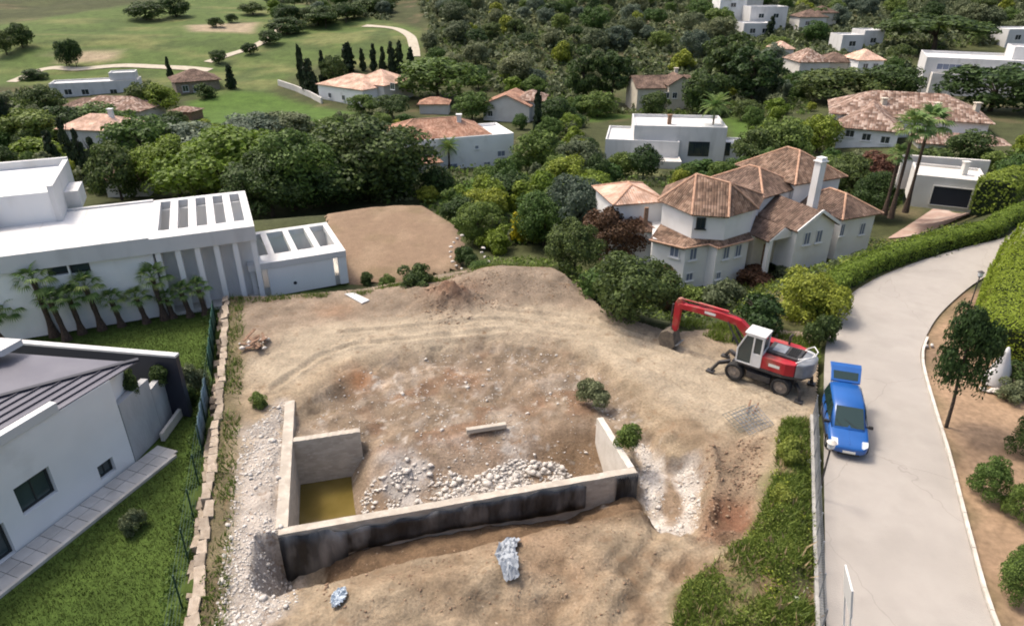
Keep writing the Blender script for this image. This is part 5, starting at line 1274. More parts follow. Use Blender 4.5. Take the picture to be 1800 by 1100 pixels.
T('broadleaf_tree', 'green tree left of the yellow blossoming bush', 'tree', 840, 350, 425, 80, 'round_fine', 'leaf_mid')
T('broadleaf_tree', 'lime green bush right behind the brown terrace corner', 'bush', 870, 380, 440, 70, 'shrub_fine', 'leaf_lime')
T('broadleaf_tree', 'dark tree behind the yellow blossoming bush', 'tree', 955, 335, 430, 90, 'round_fine', 'leaf_mid')
T('grey_tree', 'grey green olive tree left of the Spanish villa', 'tree', 1010, 300, 425, 110, 'round_fine', 'leaf_grey')
T('reddish_tree', 'reddish brown tree at the left corner of the Spanish villa', 'tree', 1065, 362, 470, 110, 'round_fine', 'leaf_red')
T('broadleaf_tree', 'dark green tree in front of the reddish tree', 'tree', 1010, 385, 478, 90, 'round_fine', 'leaf_dark')
T('broadleaf_tree', 'large dark bush at the plot edge below the Spanish villa', 'bush', 1105, 440, 560, 140, 'round_fine', 'leaf_dark')
T('reddish_tree', 'reddish bush hiding the foot of the Spanish villa', 'bush', 1165, 440, 540, 80, 'shrub_fine', 'leaf_red')
T('broadleaf_tree', 'green bush right of the bright lower windows', 'bush', 1040, 460, 515, 70, 'shrub_fine', 'leaf_mid')
T('broadleaf_tree', 'pale green bush under the Spanish villa wall', 'bush', 1225, 492, 540, 70, 'shrub_fine', 'leaf_mid')
T('broadleaf_tree', 'yellow green tree beside the excavator counterweight', 'tree', 1415, 470, 580, 120, 'round_fine', 'leaf_lime', z=-1.5, seed=5)
T('broadleaf_tree', 'dark green bush behind the excavator boom', 'bush', 1330, 500, 578, 100, 'shrub_fine', 'leaf_dark')
T('broadleaf_tree', 'shadowy bush between excavator and road hedge', 'bush', 1440, 530, 602, 60, 'shrub_fine', 'leaf_dark')
T('broadleaf_tree', 'brownish bush above the excavator boom elbow', 'bush', 1270, 470, 552, 80, 'shrub_fine', 'leaf_olive')
T('broadleaf_tree', 'rusty brown bush on the slope below the porch', 'bush', 1330, 455, 500, 90, 'shrub_fine', 'leaf_red')
T('broadleaf_tree', 'low olive bush on the slope under the gable', 'bush', 1395, 452, 490, 80, 'shrub_fine', 'leaf_olive')
# middle distance
T('broadleaf_tree', 'round green tree right of the red-roofed villa', 'tree', 945, 228, 298, 76, 'round', 'leaf_mid')
T('cypress_tree', 'tall dark cypress beside the small red-roofed house', 'cypress', 945, 158, 240, 30, 'cypress', 'leaf_cyp')
T('broadleaf_tree', 'olive tree left of the white stepped house', 'tree', 1020, 245, 310, 76, 'round', 'leaf_olive')
T('broadleaf_tree', 'green bush in front of the white stepped house', 'bush', 1240, 272, 312, 80, 'shrub', 'leaf_mid')
T('broadleaf_tree', 'small green tree at the stepped house terrace', 'bush', 1115, 262, 298, 50, 'shrub', 'leaf_mid')
T('broadleaf_tree', 'leafy tree between the stepped house and the mottled roof', 'tree', 1370, 205, 288, 84, 'round', 'leaf_mid')
T('autumn_tree', 'yellow orange bush left of the mottled roof', 'tree', 1435, 200, 268, 66, 'round', 'leaf_lime')
T('broadleaf_tree', 'dark green tree by the stepped house right end', 'tree', 1325, 225, 296, 70, 'round', 'leaf_dark')
T('reddish_tree', 'rust coloured tree below the mottled roof house', 'tree', 1540, 268, 345, 90, 'round', 'leaf_red')
T('broadleaf_tree', 'dark tree right of the tall chimney', 'tree', 1490, 270, 352, 80, 'round_fine', 'leaf_dark')
T('broadleaf_tree', 'shaded tree between chimney and palms', 'tree', 1530, 300, 385, 70, 'round_fine', 'leaf_dark')
T('umbrella_pine', 'dark spreading pine in front of the white block house', 'tree', 1740, 108, 195, 150, 'round', 'leaf_dark')
T('umbrella_pine', 'large flat-topped pine above the white block house', 'tree', 1640, 18, 92, 160, 'umbrella', 'leaf_dark')
T('broadleaf_tree', 'dark rounded tree above the mottled roof', 'tree', 1470, 118, 178, 130, 'round', 'leaf_dark')
T('broadleaf_tree', 'dense dark tree left of the white block house', 'tree', 1560, 110, 175, 90, 'round', 'leaf_dark')
T('broadleaf_tree', 'tall dark tree behind the mottled roof house', 'tree', 1320, 88, 185, 100, 'tall', 'leaf_dark')
T('tall_dark_tree', 'tall dark tree left of the cream house', 'tree', 1025, 82, 182, 70, 'tall', 'leaf_dark')
T('tall_dark_tree', 'tall dark tree close behind the cream house', 'tree', 1075, 92, 182, 70, 'tall', 'leaf_dark')
T('tall_dark_tree', 'tall dark tree between cream house and far villas', 'tree', 1270, 62, 170, 90, 'tall', 'leaf_dark')
T('broadleaf_tree', 'wide olive green tree right of the pink-roofed villa', 'tree', 770, 98, 178, 130, 'round', 'leaf_mid')
T('broadleaf_tree', 'dark bush at the pink-roofed villa corner', 'bush', 690, 165, 208, 60, 'round', 'leaf_dark')
T('broadleaf_tree', 'green tree between pavilion and small red roof', 'tree', 830, 160, 210, 60, 'round', 'leaf_mid')
# cypress row by the golf lawn and scattered golf trees
for i, (x, yt, yb, wd) in enumerate(((533, 78, 158, 24), (548, 100, 165, 36), (570, 88, 148, 20), (614, 74, 126, 36), (638, 84, 124, 16), (658, 76, 126, 20), (674, 80, 127, 18), (690, 72, 128, 24), (704, 70, 128, 22), (723, 82, 126, 20), (300, 98, 138, 14), (408, 112, 156, 26), (1352, 28, 68, 24), (1440, 34, 56, 16))):
    T('cypress_tree', (['tallest', 'stout second', 'slim third', 'broad fourth', 'thin fifth', 'sixth', 'seventh', 'eighth', 'ninth', 'last'][i] + ' cypress from the left in the row above the pink-roofed villa') if i < 10 else ['single thin cypress beside the golf path', 'dark cypress right of the brown stone house', 'dark cypress in front of the far white villa', 'thin cypress right of the far white villa'][i - 10], 'cypress', x, yt, yb, wd, 'cypress', 'leaf_cyp', 'slim cypresses near the golf lawn' if i < 10 else None)
for i, (x, yt, yb, wd) in enumerate(((385, 86, 112, 28), (440, 74, 96, 24), (475, 52, 78, 36), (258, 2, 36, 60), (310, -8, 30, 46), (505, 30, 60, 60), (560, 10, 44, 70), (610, 4, 34, 60), (118, 72, 118, 30)    , (12, 56, 96, 36), (40, 40, 84, 36), (135, 66, 118, 26), (445, 4, 26, 40), (380, 30, 48, 26), (408, 24, 40, 20), (660, -6, 24, 60))):
    T('golf_tree', ['round dark bush nearest the golf path bend', 'second dark bush up the climbing golf path', 'third dark bush up the climbing golf path', 'wide dark tree at the top of the golf course', 'dark tree at the top edge right of the wide one', 'dark bush beside the upper end of the climbing path', 'broad dark tree at the wood edge on the fairway', 'dark tree at the top where wood meets fairway', 'dark fairway tree above the long white house', 'dark tree at the far left of the fairway', 'dark tree next to the far left fairway tree', 'companion of the fairway tree above the long white house', 'small dark tree at the top edge of the fairway', 'low bush on the pale fairway patch', 'smaller bush behind the pale fairway patch', 'dark tree at the left tip of the hillside wood'][i], 'tree', x, yt, yb, wd, 'round', 'leaf_dark', 'lone trees on the golf course')

for lab, x, yt, yb, wd, kd, lf in (('dark tree at the left end of the long white house', 80, 148, 205, 60, 'round', 'leaf_dark'), ('dark tree between the brown roof and the pink hut', 262, 140, 205, 56, 'round', 'leaf_dark'), ('lime green tree left of the brown stone house', 288, 148, 205, 60, 'round', 'leaf_lime'),
        ('green tree in front of the long brown roof', 112, 186, 245, 80, 'round', 'leaf_dark'), ('wide green tree above the sandy orange roof', 175, 182, 236, 110, 'round', 'leaf_mid'), ('dark tree right of the brown stone house', 362, 140, 172, 40, 'shrub', 'leaf_dark'), ('dark bushy tree below the lawn hut', 290, 205, 262, 90, 'round', 'leaf_dark'),
        ('olive tree behind the low white lawn wall', 400, 222, 275, 90, 'round', 'leaf_olive'), ('dark shrub row at the left golf path', 60, 118, 140, 50, 'shrub', 'leaf_dark'), ('green tree left of the villa with pink roofs', 588, 96, 150, 40, 'round', 'leaf_dark'), ('small tree in front of the pink hip roof', 640, 165, 200, 50, 'round', 'leaf_mid'),
        ('leafy tree hiding the cream house corner', 1150, 160, 205, 46, 'round', 'leaf_dark'), ('dark tree right of the cream house', 1235, 120, 200, 70, 'round', 'leaf_dark'), ('tree at the right end of the small red-roofed house', 975, 170, 225, 60, 'round', 'leaf_dark'), ('bushy tree behind the stepped white house', 1050, 160, 205, 60, 'round', 'leaf_mid'), ('tree before the mottled roof right wing', 1700, 228, 282, 70, 'round', 'leaf_dark'), ('dark hedge tree below the mottled roof', 1640, 252, 292, 90, 'shrub', 'leaf_dark')):
    T('broadleaf_tree', lab, 'tree', x, yt, yb, wd, kd, lf)
# palms -------------------------------------------------------------
def frond_mesh(fan, seed):
    r = random.Random(seed); m = MB()
    if fan:      # stalk and a pleated fan of blades
        m.path([(0, 0, 0), (.25, 0, .1), (.5, 0, .12)], [.012, .01, .008], 5)
        for k in range(11):
            a = math.radians(-75 + 15 * k); t = .5; c = Vector((.5, 0, .12)); L = .5 * (1 - .25 * abs(a) / 1.3)
            d = Vector((math.cos(a), math.sin(a), 0)); s = Vector((-d.y, d.x, 0)) * .035
            m.add([c, c + d * L * .55 + s + Vector((0, 0, .03)), c + d * L + Vector((0, 0, -.16 - .06 * r.random())), c + d * L * .55 - s], [(0, 1, 2, 3)])
    else:        # feather frond
        prev = None; pts = [Vector((t, 0, .35 * t - .75 * t * t)) for t in [i / 7 for i in range(8)]]
        m.path(pts, [.018 - .002 * i for i in range(8)], 4)
        for i in range(1, 22):
            t = i / 22; b = Vector((t, 0, .35 * t - .75 * t * t)); L = .34 * math.sin(math.pi * (.12 + .85 * t)) + .04
            for s in (-1, 1):
                e = b + Vector((L * .55, s * L * .8, -.35 * L)); w_ = Vector((.022, 0, .0)); m.add([b - w_, b + w_, e], [(0, 1, 2)])
    me = m.mesh('frond'); me.materials.append(MT['leaf_palm']); return me
FROND = {True: [frond_mesh(True, i) for i in range(3)], False: [frond_mesh(False, i) for i in range(2)]}
def palm(name, label, loc, h_, spread, fan=True, nf=16, lean=(0, 0), r=.16, group=None, cat='palm'):
    o = empty(name, loc, 0, label, cat, group); m = MB(); n = 9
    pts = [Vector((lean[0] * (t / n) ** 1.5, lean[1] * (t / n) ** 1.5, -.2 + (h_ + .2) * t / n)) for t in range(n + 1)]
    m.path(pts, [r * (1.5 - .9 * min(1, t / 3)) if t < 3 else r * (.62 + .06 * (t % 2)) for t in range(n + 1)], 9); m.build('trunk', MT['palmbark'], o)
    top = pts[-1]
    for k in range(nf):
        a = k * 2.399 + rnd.uniform(-.2, .2); el = math.radians(75 - 105 * (k / nf)) + rnd.uniform(-.1, .1)
        f = link('frond', FROND[fan][k % len(FROND[fan])], None, o, top, (0, -el, a)); s = spread * rnd.uniform(.85, 1.1); f.scale = (s, s, s)
    return o
def palm_px(name, label, x, ytop, ybot, wpx, z=None, **k):
    p = hit(x, ybot) if z is None else P(x, ybot, z); Zc = Q(p.x, p.y, p.z)[2]; sp = wpx * Zc / FPX / 2; h_ = max(.8, height_at(p.y, ytop) - p.z - sp * .5)
    return palm(name, label, p, h_, sp, **k)
for i, (x, yt, yb, wd) in enumerate(((96, 470, 590, 76), (40, 520, 592, 70), (180, 482, 578, 66), (145, 505, 585, 60), (214, 510, 572, 50), (258, 505, 566, 50), (290, 468, 560, 66), (305, 508, 557, 38), (335, 495, 555, 44), (362, 488, 552, 48), (8, 535, 600, 60), (118, 510, 596, 56))):
    palm_px('fan_palm', ['tallest fan palm under the two dark villa windows', 'bushy fan palm near the left edge', 'fan palm right of the two dark villa windows', 'fan palm second left of the middle of the palm row', 'leaning fan palm in the middle of the palm row', 'slender leaning palm right of the row middle', 'tall spreading palm in front of the villa fins', 'shortest palm near the lawn end', 'second palm from the green net', 'last palm of the row beside the green net', 'palm cut by the left picture edge', 'short palm below the tallest one'][i], x, yt + 8, yb, wd * 1.12, z=-1.0, lean=(-.18 - .06 * (i % 3), .05), r=.24, nf=20, group='fan palms in front of the modern villa')
for i, (x, yt, yb, wd, fan) in enumerate(((1246, 172, 276, 56, False), (1566, 208, 380, 80, True), (1592, 198, 370, 84, True), (790, 248, 298, 40, False), (1716, 45, 78, 44, False), (1555, 262, 374, 50, True))):
    palm_px('tall_palm', ['tall palm in front of the white stepped house', 'left of the tall palms beside the garage', 'right and tallest of the palms beside the garage', 'palm before the wall of the red-roofed villa', 'feathery palm above the white block house', 'lower palm crown between the two tall ones'][i], x, yt, yb, wd, z=-2.4 if i in (1, 2, 5) else None, fan=fan, r=.22, nf=30)

# hedges --------------------------------------------------------------
def hedge(name, label, pts, wd, ht, leafmat, n, leaf, seed, cat='hedge', z=None, rough_=.12):
    """clipped hedge following a line: dense twig core and a skin of leaves"""
    rng = np.random.default_rng(seed); pts = [Vector((p[0], p[1], (ground(p[0], p[1]) if z is None else z))) for p in pts]
    o = empty(name, pts[0]); tag(o, label, cat); o0 = pts[0]
    seg = [(pts[i + 1] - pts[i]).xy.length for i in range(len(pts) - 1)]; tot = sum(seg); cum = np.concatenate([[0], np.cumsum(seg)])
    PX = np.array([p.x for p in pts]); PY = np.array([p.y for p in pts]); PZ = np.array([p.z for p in pts])
    def at(s): return np.interp(s, cum, PX), np.interp(s, cum, PY), np.interp(s, cum, PZ)
    s = rng.uniform(0, tot, n); x, y, zz = at(s); x2, y2, _ = at(np.clip(s + .2, 0, tot)); x1, y1, _ = at(np.clip(s - .2, 0, tot)); dx, dy = x2 - x1, y2 - y1; L = np.hypot(dx, dy) + 1e-9; nx, ny = -dy / L, dx / L
    a = rng.uniform(-.2, np.pi + .2, n); cs, sn = np.cos(a), np.sin(a); e = 3.0     # rounded box profile
    q = (np.abs(cs) ** e + np.abs(sn) ** e) ** (-1 / e); lump = 1 + rough_ * fbm(s * 1.3, a * 2, 3, seed)
    off_ = cs * q * wd / 2 * lump; up_ = ht * (.5 + .5 * np.clip(sn * q, -1, 1)) * (1 + rough_ * .6 * fbm(s * .9, a, 3, seed + 3)); up_ = np.where(np.abs(cs) > .9, rng.uniform(.02, 1, n) * ht * .9, up_)
    Pn = np.stack([x + nx * off_ - o0.x, y + ny * off_ - o0.y, zz + up_ - o0.z], 1); N = np.stack([nx * cs, ny * cs, np.maximum(sn, 0) + .15], 1)
    for end in (0, 1):
        ne = max(200, int(n * .05 * min(1, 8 / tot))) ; c0, c1 = (pts[0], pts[1]) if end == 0 else (pts[-1], pts[-2]); dv_ = (c0 - c1).xy.normalized(); nv_ = Vector((-dv_.y, dv_.x))
        oo = rng.uniform(-.48, .48, ne) * wd; zz_ = rng.uniform(0, .97, ne) * ht; ex_ = rng.uniform(.02, .18, ne)
        Pn = np.concatenate([Pn, np.stack([c0.x - o0.x + nv_.x * oo + dv_.x * ex_, c0.y - o0.y + nv_.y * oo + dv_.y * ex_, c0.z - o0.z + zz_], 1)]); N = np.concatenate([N, np.tile(np.array([[dv_.x, dv_.y, .2]]), (ne, 1))])
    V, F = leaf_quads(Pn, N * 1.6, leaf, rng); link('foliage', np_mesh('foliage', V, F), MT[leafmat], o)
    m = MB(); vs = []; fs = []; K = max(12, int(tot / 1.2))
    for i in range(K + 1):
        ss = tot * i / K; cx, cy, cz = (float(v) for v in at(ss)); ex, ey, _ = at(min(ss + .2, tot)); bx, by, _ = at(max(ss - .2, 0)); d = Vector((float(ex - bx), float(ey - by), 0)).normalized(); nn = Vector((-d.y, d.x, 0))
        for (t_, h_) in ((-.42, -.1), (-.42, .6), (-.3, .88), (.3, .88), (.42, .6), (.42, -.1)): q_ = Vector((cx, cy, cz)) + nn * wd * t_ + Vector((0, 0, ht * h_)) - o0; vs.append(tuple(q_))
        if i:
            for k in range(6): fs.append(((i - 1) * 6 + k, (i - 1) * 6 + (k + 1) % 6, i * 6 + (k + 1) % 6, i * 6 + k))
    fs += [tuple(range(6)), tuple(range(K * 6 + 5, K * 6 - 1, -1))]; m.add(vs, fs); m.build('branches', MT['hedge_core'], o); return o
HP = [(RL[i].x - .85, RL[i].y + .7) for i in range(42, 96, 3)]
hedge('road_hedge', 'long clipped hedge following the outer curve of the road', HP, 1.5, 1.15, 'leaf_lime', 30000, .11, 31, rough_=.3)
hedge('garden_hedge', 'tall lime green hedge behind the garage at the right edge', [(P(1738, 372, -1).x, P(1738, 372, -1).y), (P(1762, 335, -1).x, P(1762, 335, -1).y), (P(1790, 300, -1).x, P(1790, 300, -1).y), (P(1840, 285, -1).x, P(1840, 285, -1).y)], 3.4, 3.4, 'leaf_lime', 9000, .2, 32, rough_=.3)
hedge('bright_hedge', 'broad bright green clipped hedge at the right edge of the picture', [PXY(1812, 640), PXY(1810, 590), PXY(1822, 530), PXY(1838, 480), PXY(1868, 440)], 6.0, 1.9, 'leaf_bright', 42000, .10, 33, rough_=.1)
# right-hand garden
tp = P(1664, 748, 0); 
tr_ = empty('street_tree', tp); tag(tr_, 'tall dark roadside tree with bare leaning trunk', 'tree')
m = MB(); m.path([(0, 0, -.1), (-.08, .0, 1.4), (-.18, .05, 2.6), (-.3, .1, 5.2)], [.09, .075, .06, .03], 8); m.build('trunk', MT['bark'], tr_)
c = link('crown', crown_for('round_fine', 1, 'leaf_dark'), None, tr_, (-.22, .05, 1.15), scale=(2.5, 2.5, 5.7))
for i, (x, yt, yb, wd) in enumerate(((1736, 800, 872, 70), (1792, 832, 912, 62), (1778, 970, 1045, 74), (1808, 930, 1000, 60), (1800, 720, 800, 70))):
    T('round_bush', ['clipped round bush nearest the road kerb', 'clipped round bush at the right edge, middle one', 'lowest clipped round bush at the right edge', 'bush cut by the right edge above the lowest bush', 'dark bush under the pale ornament at the right edge'][i], 'bush', x, yt, yb, wd, 'dome_fine', 'leaf_mid' if i < 4 else 'leaf_dark', 'round bushes in the right garden', trunk=False)
T('shrub', 'dark leafy shrub behind the white ornament', 'bush', 1790, 610, 680, 70, 'shrub_fine', 'leaf_dark')
T('shrub', 'low spreading shrub beside the white ornament', 'bush', 1780, 655, 700, 60, 'shrub_fine', 'leaf_olive')
# shrubs on and round the plot
for (lab, x, yt, yb, wd, lf) in (('dark weedy bush on the right of the dug basin', 1040, 655, 708, 60, 'leaf_olive'), ('bright weedy bush behind the right wing wall', 1100, 730, 782, 56, 'leaf_mid'), ('leafy dark bush behind the plot by the brown terrace', 735, 448, 504, 72, 'leaf_dark'),
        ('small bush beside the white annex corner', 645, 470, 500, 28, 'leaf_dark'), ('low bush between annex and dark bush', 682, 475, 502, 34, 'leaf_mid'), ('small tuft growing at the rubble strip top', 458, 680, 712, 40, 'leaf_mid'),
        ('round bush inside the curved stone edging', 818, 420, 466, 44, 'leaf_dark'), ('low green bush under the curved stone edging', 845, 452, 478, 50, 'leaf_mid'), ('bushy weeds at the right fence top', 1388, 752, 815, 60, 'weed'), ('weeds halfway down the right fence', 1375, 840, 890, 54, 'weed'),
        ('loose bush beside the stone boundary wall', 338, 620, 700, 60, 'leaf_olive'), ('pale twiggy shrub on the lower lawn', 238, 885, 930, 44, 'leaf_olive'), ('hedge plant on the nearer grey wall top', 228, 632, 690, 44, 'leaf_dark'), ('hedge plant on the farther grey wall top', 282, 632, 672, 40, 'leaf_dark'), ('bush in the shade at the garden wall end', 330, 655, 712, 40, 'leaf_dark')):
    zz = {'hedge plant on the nearer grey wall top': 1.9, 'hedge plant on the farther grey wall top': 1.2}.get(lab); zz = zz if zz is not None else (0.0 if 425 < x < 1440 and yb > 505 else (-1.0 if x < 425 else None))
    if lab.startswith('dark weedy'): zz = -.6
    T('shrub', lab, 'bush', x, yt, yb, wd, 'shrub_fine', lf, z=zz, trunk=False)

# ------------------------------------------------------------------ woods on the far slopes, tree by tree
HOUSES = [((o.location.x), (o.location.y)) for o in list(bpy.data.objects) if o.parent is None and o.get('category') in ('house', 'villa', 'garage', 'pavilion', 'hut', 'cottage')]
WOOD = [(720, -40), (760, 70), (740, 120), (850, 160), (1000, 180), (1110, 130), (1220, 150), (1300, 190), (1420, 180), (1430, 140), (1580, 150), (1610, 90), (1900, 70), (1900, -60), (470, -40), (480, 40), (540, 62), (600, 48), (680, 40)]
MIDW = [(-150, 180), (60, 165), (250, 215), (330, 225), (560, 215), (650, 200), (740, 240), (760, 300), (900, 300), (1010, 230), (1060, 300), (1150, 310), (1300, 290), (1420, 280), (1450, 300), (1560, 310), (1560, 370), (1420, 330), (1080, 330), (1000, 420), (900, 440), (800, 400), (740, 355), (580, 360), (440, 335), (300, 340), (130, 340), (-150, 360)]
CLEAR = [[(735, 205), (905, 205), (905, 300), (735, 300)], [(1050, 208), (1310, 208), (1310, 292), (1050, 292)], [(560, 120), (715, 120), (715, 190), (560, 190)], [(1430, 165), (1760, 165), (1760, 275), (1430, 275)], [(1110, 125), (1215, 125), (1215, 196), (1110, 196)], [(1600, 80), (1850, 80), (1850, 165), (1600, 165)], [(90, 140), (390, 120), (390, 215), (90, 215)], [(1290, 20), (1400, 20), (1400, 70), (1290, 70)], [(1400, 85), (1560, 60), (1560, 130), (1400, 130)], [(320, 160), (580, 160), (640, 210), (340, 225)], [(850, 165), (930, 165), (930, 212), (850, 212)], [(735, 178), (790, 178), (790, 202), (735, 202)], [(1050, 195), (1260, 195), (1260, 245), (1050, 215)]]
MID2 = [(960, 190), (1110, 197), (1230, 150), (1430, 150), (1430, 200), (1360, 205), (1430, 240), (1430, 285), (1320, 296), (1315, 215), (1260, 205), (1050, 200), (1000, 250), (950, 300), (960, 230)]
MID3 = [(1430, 285), (1560, 300), (1600, 278), (1780, 270), (1900, 240), (1900, 300), (1760, 330), (1730, 290), (1600, 290), (1590, 360), (1550, 385), (1490, 345), (1440, 310)]
MID4 = [(700, 195), (850, 205), (960, 205), (960, 230), (905, 230), (905, 205), (735, 205), (700, 215)]
LAND = [(640, 150, 'pink-roofed villa'), (820, 250, 'red-roofed villa'), (1160, 165, 'cream house'), (1180, 250, 'white stepped house'), (1590, 220, 'mottled roof house'), (1700, 120, 'white block house'), (1350, 45, 'far white villa'), (1520, 72, 'far white cubes'), (1470, 115, 'terracotta roofs'), (890, 190, 'small red-roofed house'), (170, 155, 'long white house'), (160, 240, 'sandy orange roof'), (660, 290, 'huge evergreen'), (1220, 380, 'Spanish villa'), (908, 400, 'yellow blossoming bush'), (700, 430, 'brown terrace'), (300, 370, 'modern villa roof'), (728, 80, 'curved sandy path'), (900, 20, 'top edge middle'), (1100, 20, 'top edge right of middle'), (1640, 40, 'flat-topped pine'), (1660, 330, 'garage')]
rw = random.Random(99); count = 0; placed = []
def wood(poly, y0, y1, step, sizes, kinds, label, group, limit, mult=1.0):
    global count; n = 0
    yy = y0
    cand = []
    while yy < y1:
        st = step * (.8 + yy / 250); xx = -320
        while xx < 320:
            cand.append((xx + rw.uniform(-.45, .45) * st, yy + rw.uniform(-.45, .45) * st)); xx += st
        yy += st
    cx = np.array([c[0] for c in cand]); cy = np.array([c[1] for c in cand]); cz = G(cx, cy); hh_ = CAM_Z - cz; ZZ = cy * C_ + hh_ * S_
    cpx = 900 + cx / ZZ * FPX; cpy = 550 + (hh_ * C_ - cy * S_) / ZZ * FPX; ok = in_poly(cpx, cpy, poly) & (cpx > -120) & (cpx < 1920)
    for x, y, z, px, py, Zc in zip(cx[ok], cy[ok], cz[ok], cpx[ok], cpy[ok], ZZ[ok]):
        x, y, z, px, py = float(x), float(y), float(z), float(px), float(py)
        h_ = rw.uniform(*sizes) * mult; topy = Q(x, y, z + h_)[1]
        if any(bool(in_poly(np.array([px]), np.array([(py * 2 + topy) / 3]), c)[0]) or bool(in_poly(np.array([px]), np.array([py]), c)[0]) for c in CLEAR): h_ *= .0
        if h_ == 0: continue
        if any(math.hypot(x - hx, y - hy) < 9 for hx, hy in HOUSES): continue
        k, lf, nm = kinds[rw.randrange(len(kinds))]
        hx = min(LAND, key=lambda q: math.hypot(q[0] - px, (q[1] - py) * 1.6)); dx_, dy_ = px - hx[0], py - hx[1]
        rel = ('right of' if dx_ > 0 else 'left of') if abs(dx_) > abs(dy_) * 1.6 else ('above' if dy_ < 0 else 'below')
        far_ = ('close ' if math.hypot(dx_, dy_) < 70 else 'well ' if math.hypot(dx_, dy_) < 150 else 'far '); siz = 'small' if h_ < sizes[0] + (sizes[1] - sizes[0]) * .33 else ('large' if h_ > sizes[0] + (sizes[1] - sizes[0]) * .66 else 'middling')
        hue = {'leaf_dark': 'dark green', 'leaf_mid': 'fresh green', 'leaf_olive': 'olive brown', 'leaf_lime': 'yellow green', 'leaf_grey': 'grey green'}[lf]
        lb2 = '%s %s %s %s%s the %s' % (siz, hue, 'flat-topped tree' if k == 'umbrella' else ('bush' if k == 'shrub' else 'tree'), far_, rel, hx[2])
        tree(nm, lb2, 'bush' if nm == 'garden_bush' else 'tree', (x, y, z - .2), h_ * rw.uniform(.85, 1.25) * (1 if k != 'tall' else .7), h_, k, lf, group[nm]); n += 1
        if n >= limit: break
    print('wood', n)
KW = [('round', 'leaf_mid', 'wood_tree'), ('round', 'leaf_olive', 'olive_tree'), ('round', 'leaf_dark', 'wood_tree'), ('round', 'leaf_mid', 'wood_tree'), ('umbrella', 'leaf_dark', 'wood_tree'), ('round', 'leaf_olive', 'olive_tree'), ('shrub', 'leaf_lime', 'olive_tree'), ('round', 'leaf_grey', 'olive_tree')]
wood(WOOD, 150, 420, 7.0, (4.5, 8.5), KW, {'wood_tree': 'dark green tree in the dense wood on the far hillside', 'olive_tree': 'olive green tree in the dense wood on the far hillside'}, {'wood_tree': 'dark trees of the hillside wood', 'olive_tree': 'olive trees of the hillside wood'}, 296)
KM = [('round', 'leaf_dark', 'garden_tree'), ('shrub', 'leaf_lime', 'garden_bush'), ('round', 'leaf_lime', 'garden_tree'), ('round', 'leaf_mid', 'garden_tree'), ('shrub', 'leaf_olive', 'garden_bush'), ('round', 'leaf_mid', 'garden_tree'), ('shrub', 'leaf_mid', 'garden_bush'), ('shrub', 'leaf_lime', 'garden_bush')]
wood(MIDW, 52, 175, 4.2, (2.4, 5.4), KM, {'garden_tree': 'green garden tree in the leafy ground between the valley villas', 'garden_bush': 'garden bush in the leafy ground between the valley villas'}, {'garden_tree': 'trees between the villas', 'garden_bush': 'bushes between the villas'}, 290)

for pl_ in (MID2, MID3, MID4): wood(pl_, 52, 190, 4.0, (2.0, 5.0), KM, {'garden_tree': 'green garden tree in the leafy ground between the valley villas', 'garden_bush': 'garden bush in the leafy ground between the valley villas'}, {'garden_tree': 'trees between the villas', 'garden_bush': 'bushes between the villas'}, 80)
# uncountable undergrowth: leaf clumps over the valley floor
def undergrowth(name, label, n, test, size, leafmat, seed, rngx, rngy, hgt=.9):
    rng = np.random.default_rng(seed); x = rng.uniform(*rngx, n * 3); y = rng.uniform(*rngy, n * 3); k = test(x, y); x = x[k][:n]; y = y[k][:n]
    z = G(x, y); c = np.repeat(np.stack([x, y, z], 1), 10, 0); d = rng.normal(0, 1, c.shape); d /= np.linalg.norm(d, axis=1, keepdims=True); d[:, 2] = np.abs(d[:, 2])
    s = np.repeat(rng.uniform(.5, 1.3, len(x)), 10)[:, None]
    V, F = leaf_quads(c + d * s * np.array([.9, .9, hgt]), d, size, rng); tag(link(name, np_mesh(name, V, F), MT[leafmat]), label, kind='stuff')
def t_mid(x, y):
    Zq = y * C_ + (CAM_Z - G(x, y)) * S_; px = 900 + x / Zq * FPX; py = 550 + ((CAM_Z - G(x, y)) * C_ - y * S_) / Zq * FPX
    r = (in_poly(px, py, MIDW) | in_poly(px, py, WOOD) | in_poly(px, py, MID2) | in_poly(px, py, MID3)) & (poly_dist(x, y, PLATEAU) > .5) & (poly_dist(x, y, GARDEN_L) > .5) & (poly_dist(x, y, TERRACE) > .5)
    for c in CLEAR[:2]: r &= ~in_poly(px, py, c)
    return r & ~in_poly(x, y, FAIRWAY)
def t_slope(x, y):
    return (poly_dist(x, y, PLATEAU) > -.2) & (poly_dist(x, y, PLATEAU) < 16) & (x > -2) & (x < 40) & (poly_dist(x, y, TERRACE) > .5) & ((x - 17.5) ** 2 + (y - 60) ** 2 > 22)
undergrowth('undergrowth', 'mixed low green scrub between the valley trees', 6500, t_mid, .42, 'leaf_mid', 51, (-130, 150), (50, 260))
undergrowth('undergrowth', 'olive coloured scrub between the valley trees', 3500, t_mid, .42, 'leaf_olive', 52, (-130, 150), (50, 260))
undergrowth('undergrowth', 'dark canopy of low scrub filling the hillside wood', 9000, lambda x, y: t_mid(x, y) & (y > 165), 1.1, 'leaf_olive', 55, (-200, 300), (165, 400), 1.6)
undergrowth('undergrowth', 'grassy scrub on the slope below the plot', 1500, t_slope, .2, 'leaf_mid', 53, (-2, 40), (40, 70), .4)
undergrowth('undergrowth', 'dry yellowish scrub on the slope below the road', 1500, t_slope, .16, 'leaf_olive', 54, (8, 40), (40, 70), .22)
undergrowth('undergrowth', 'bright low greenery on the slope below the road hedge', 700, t_slope, .16, 'leaf_lime', 56, (18, 42), (44, 66), .2)

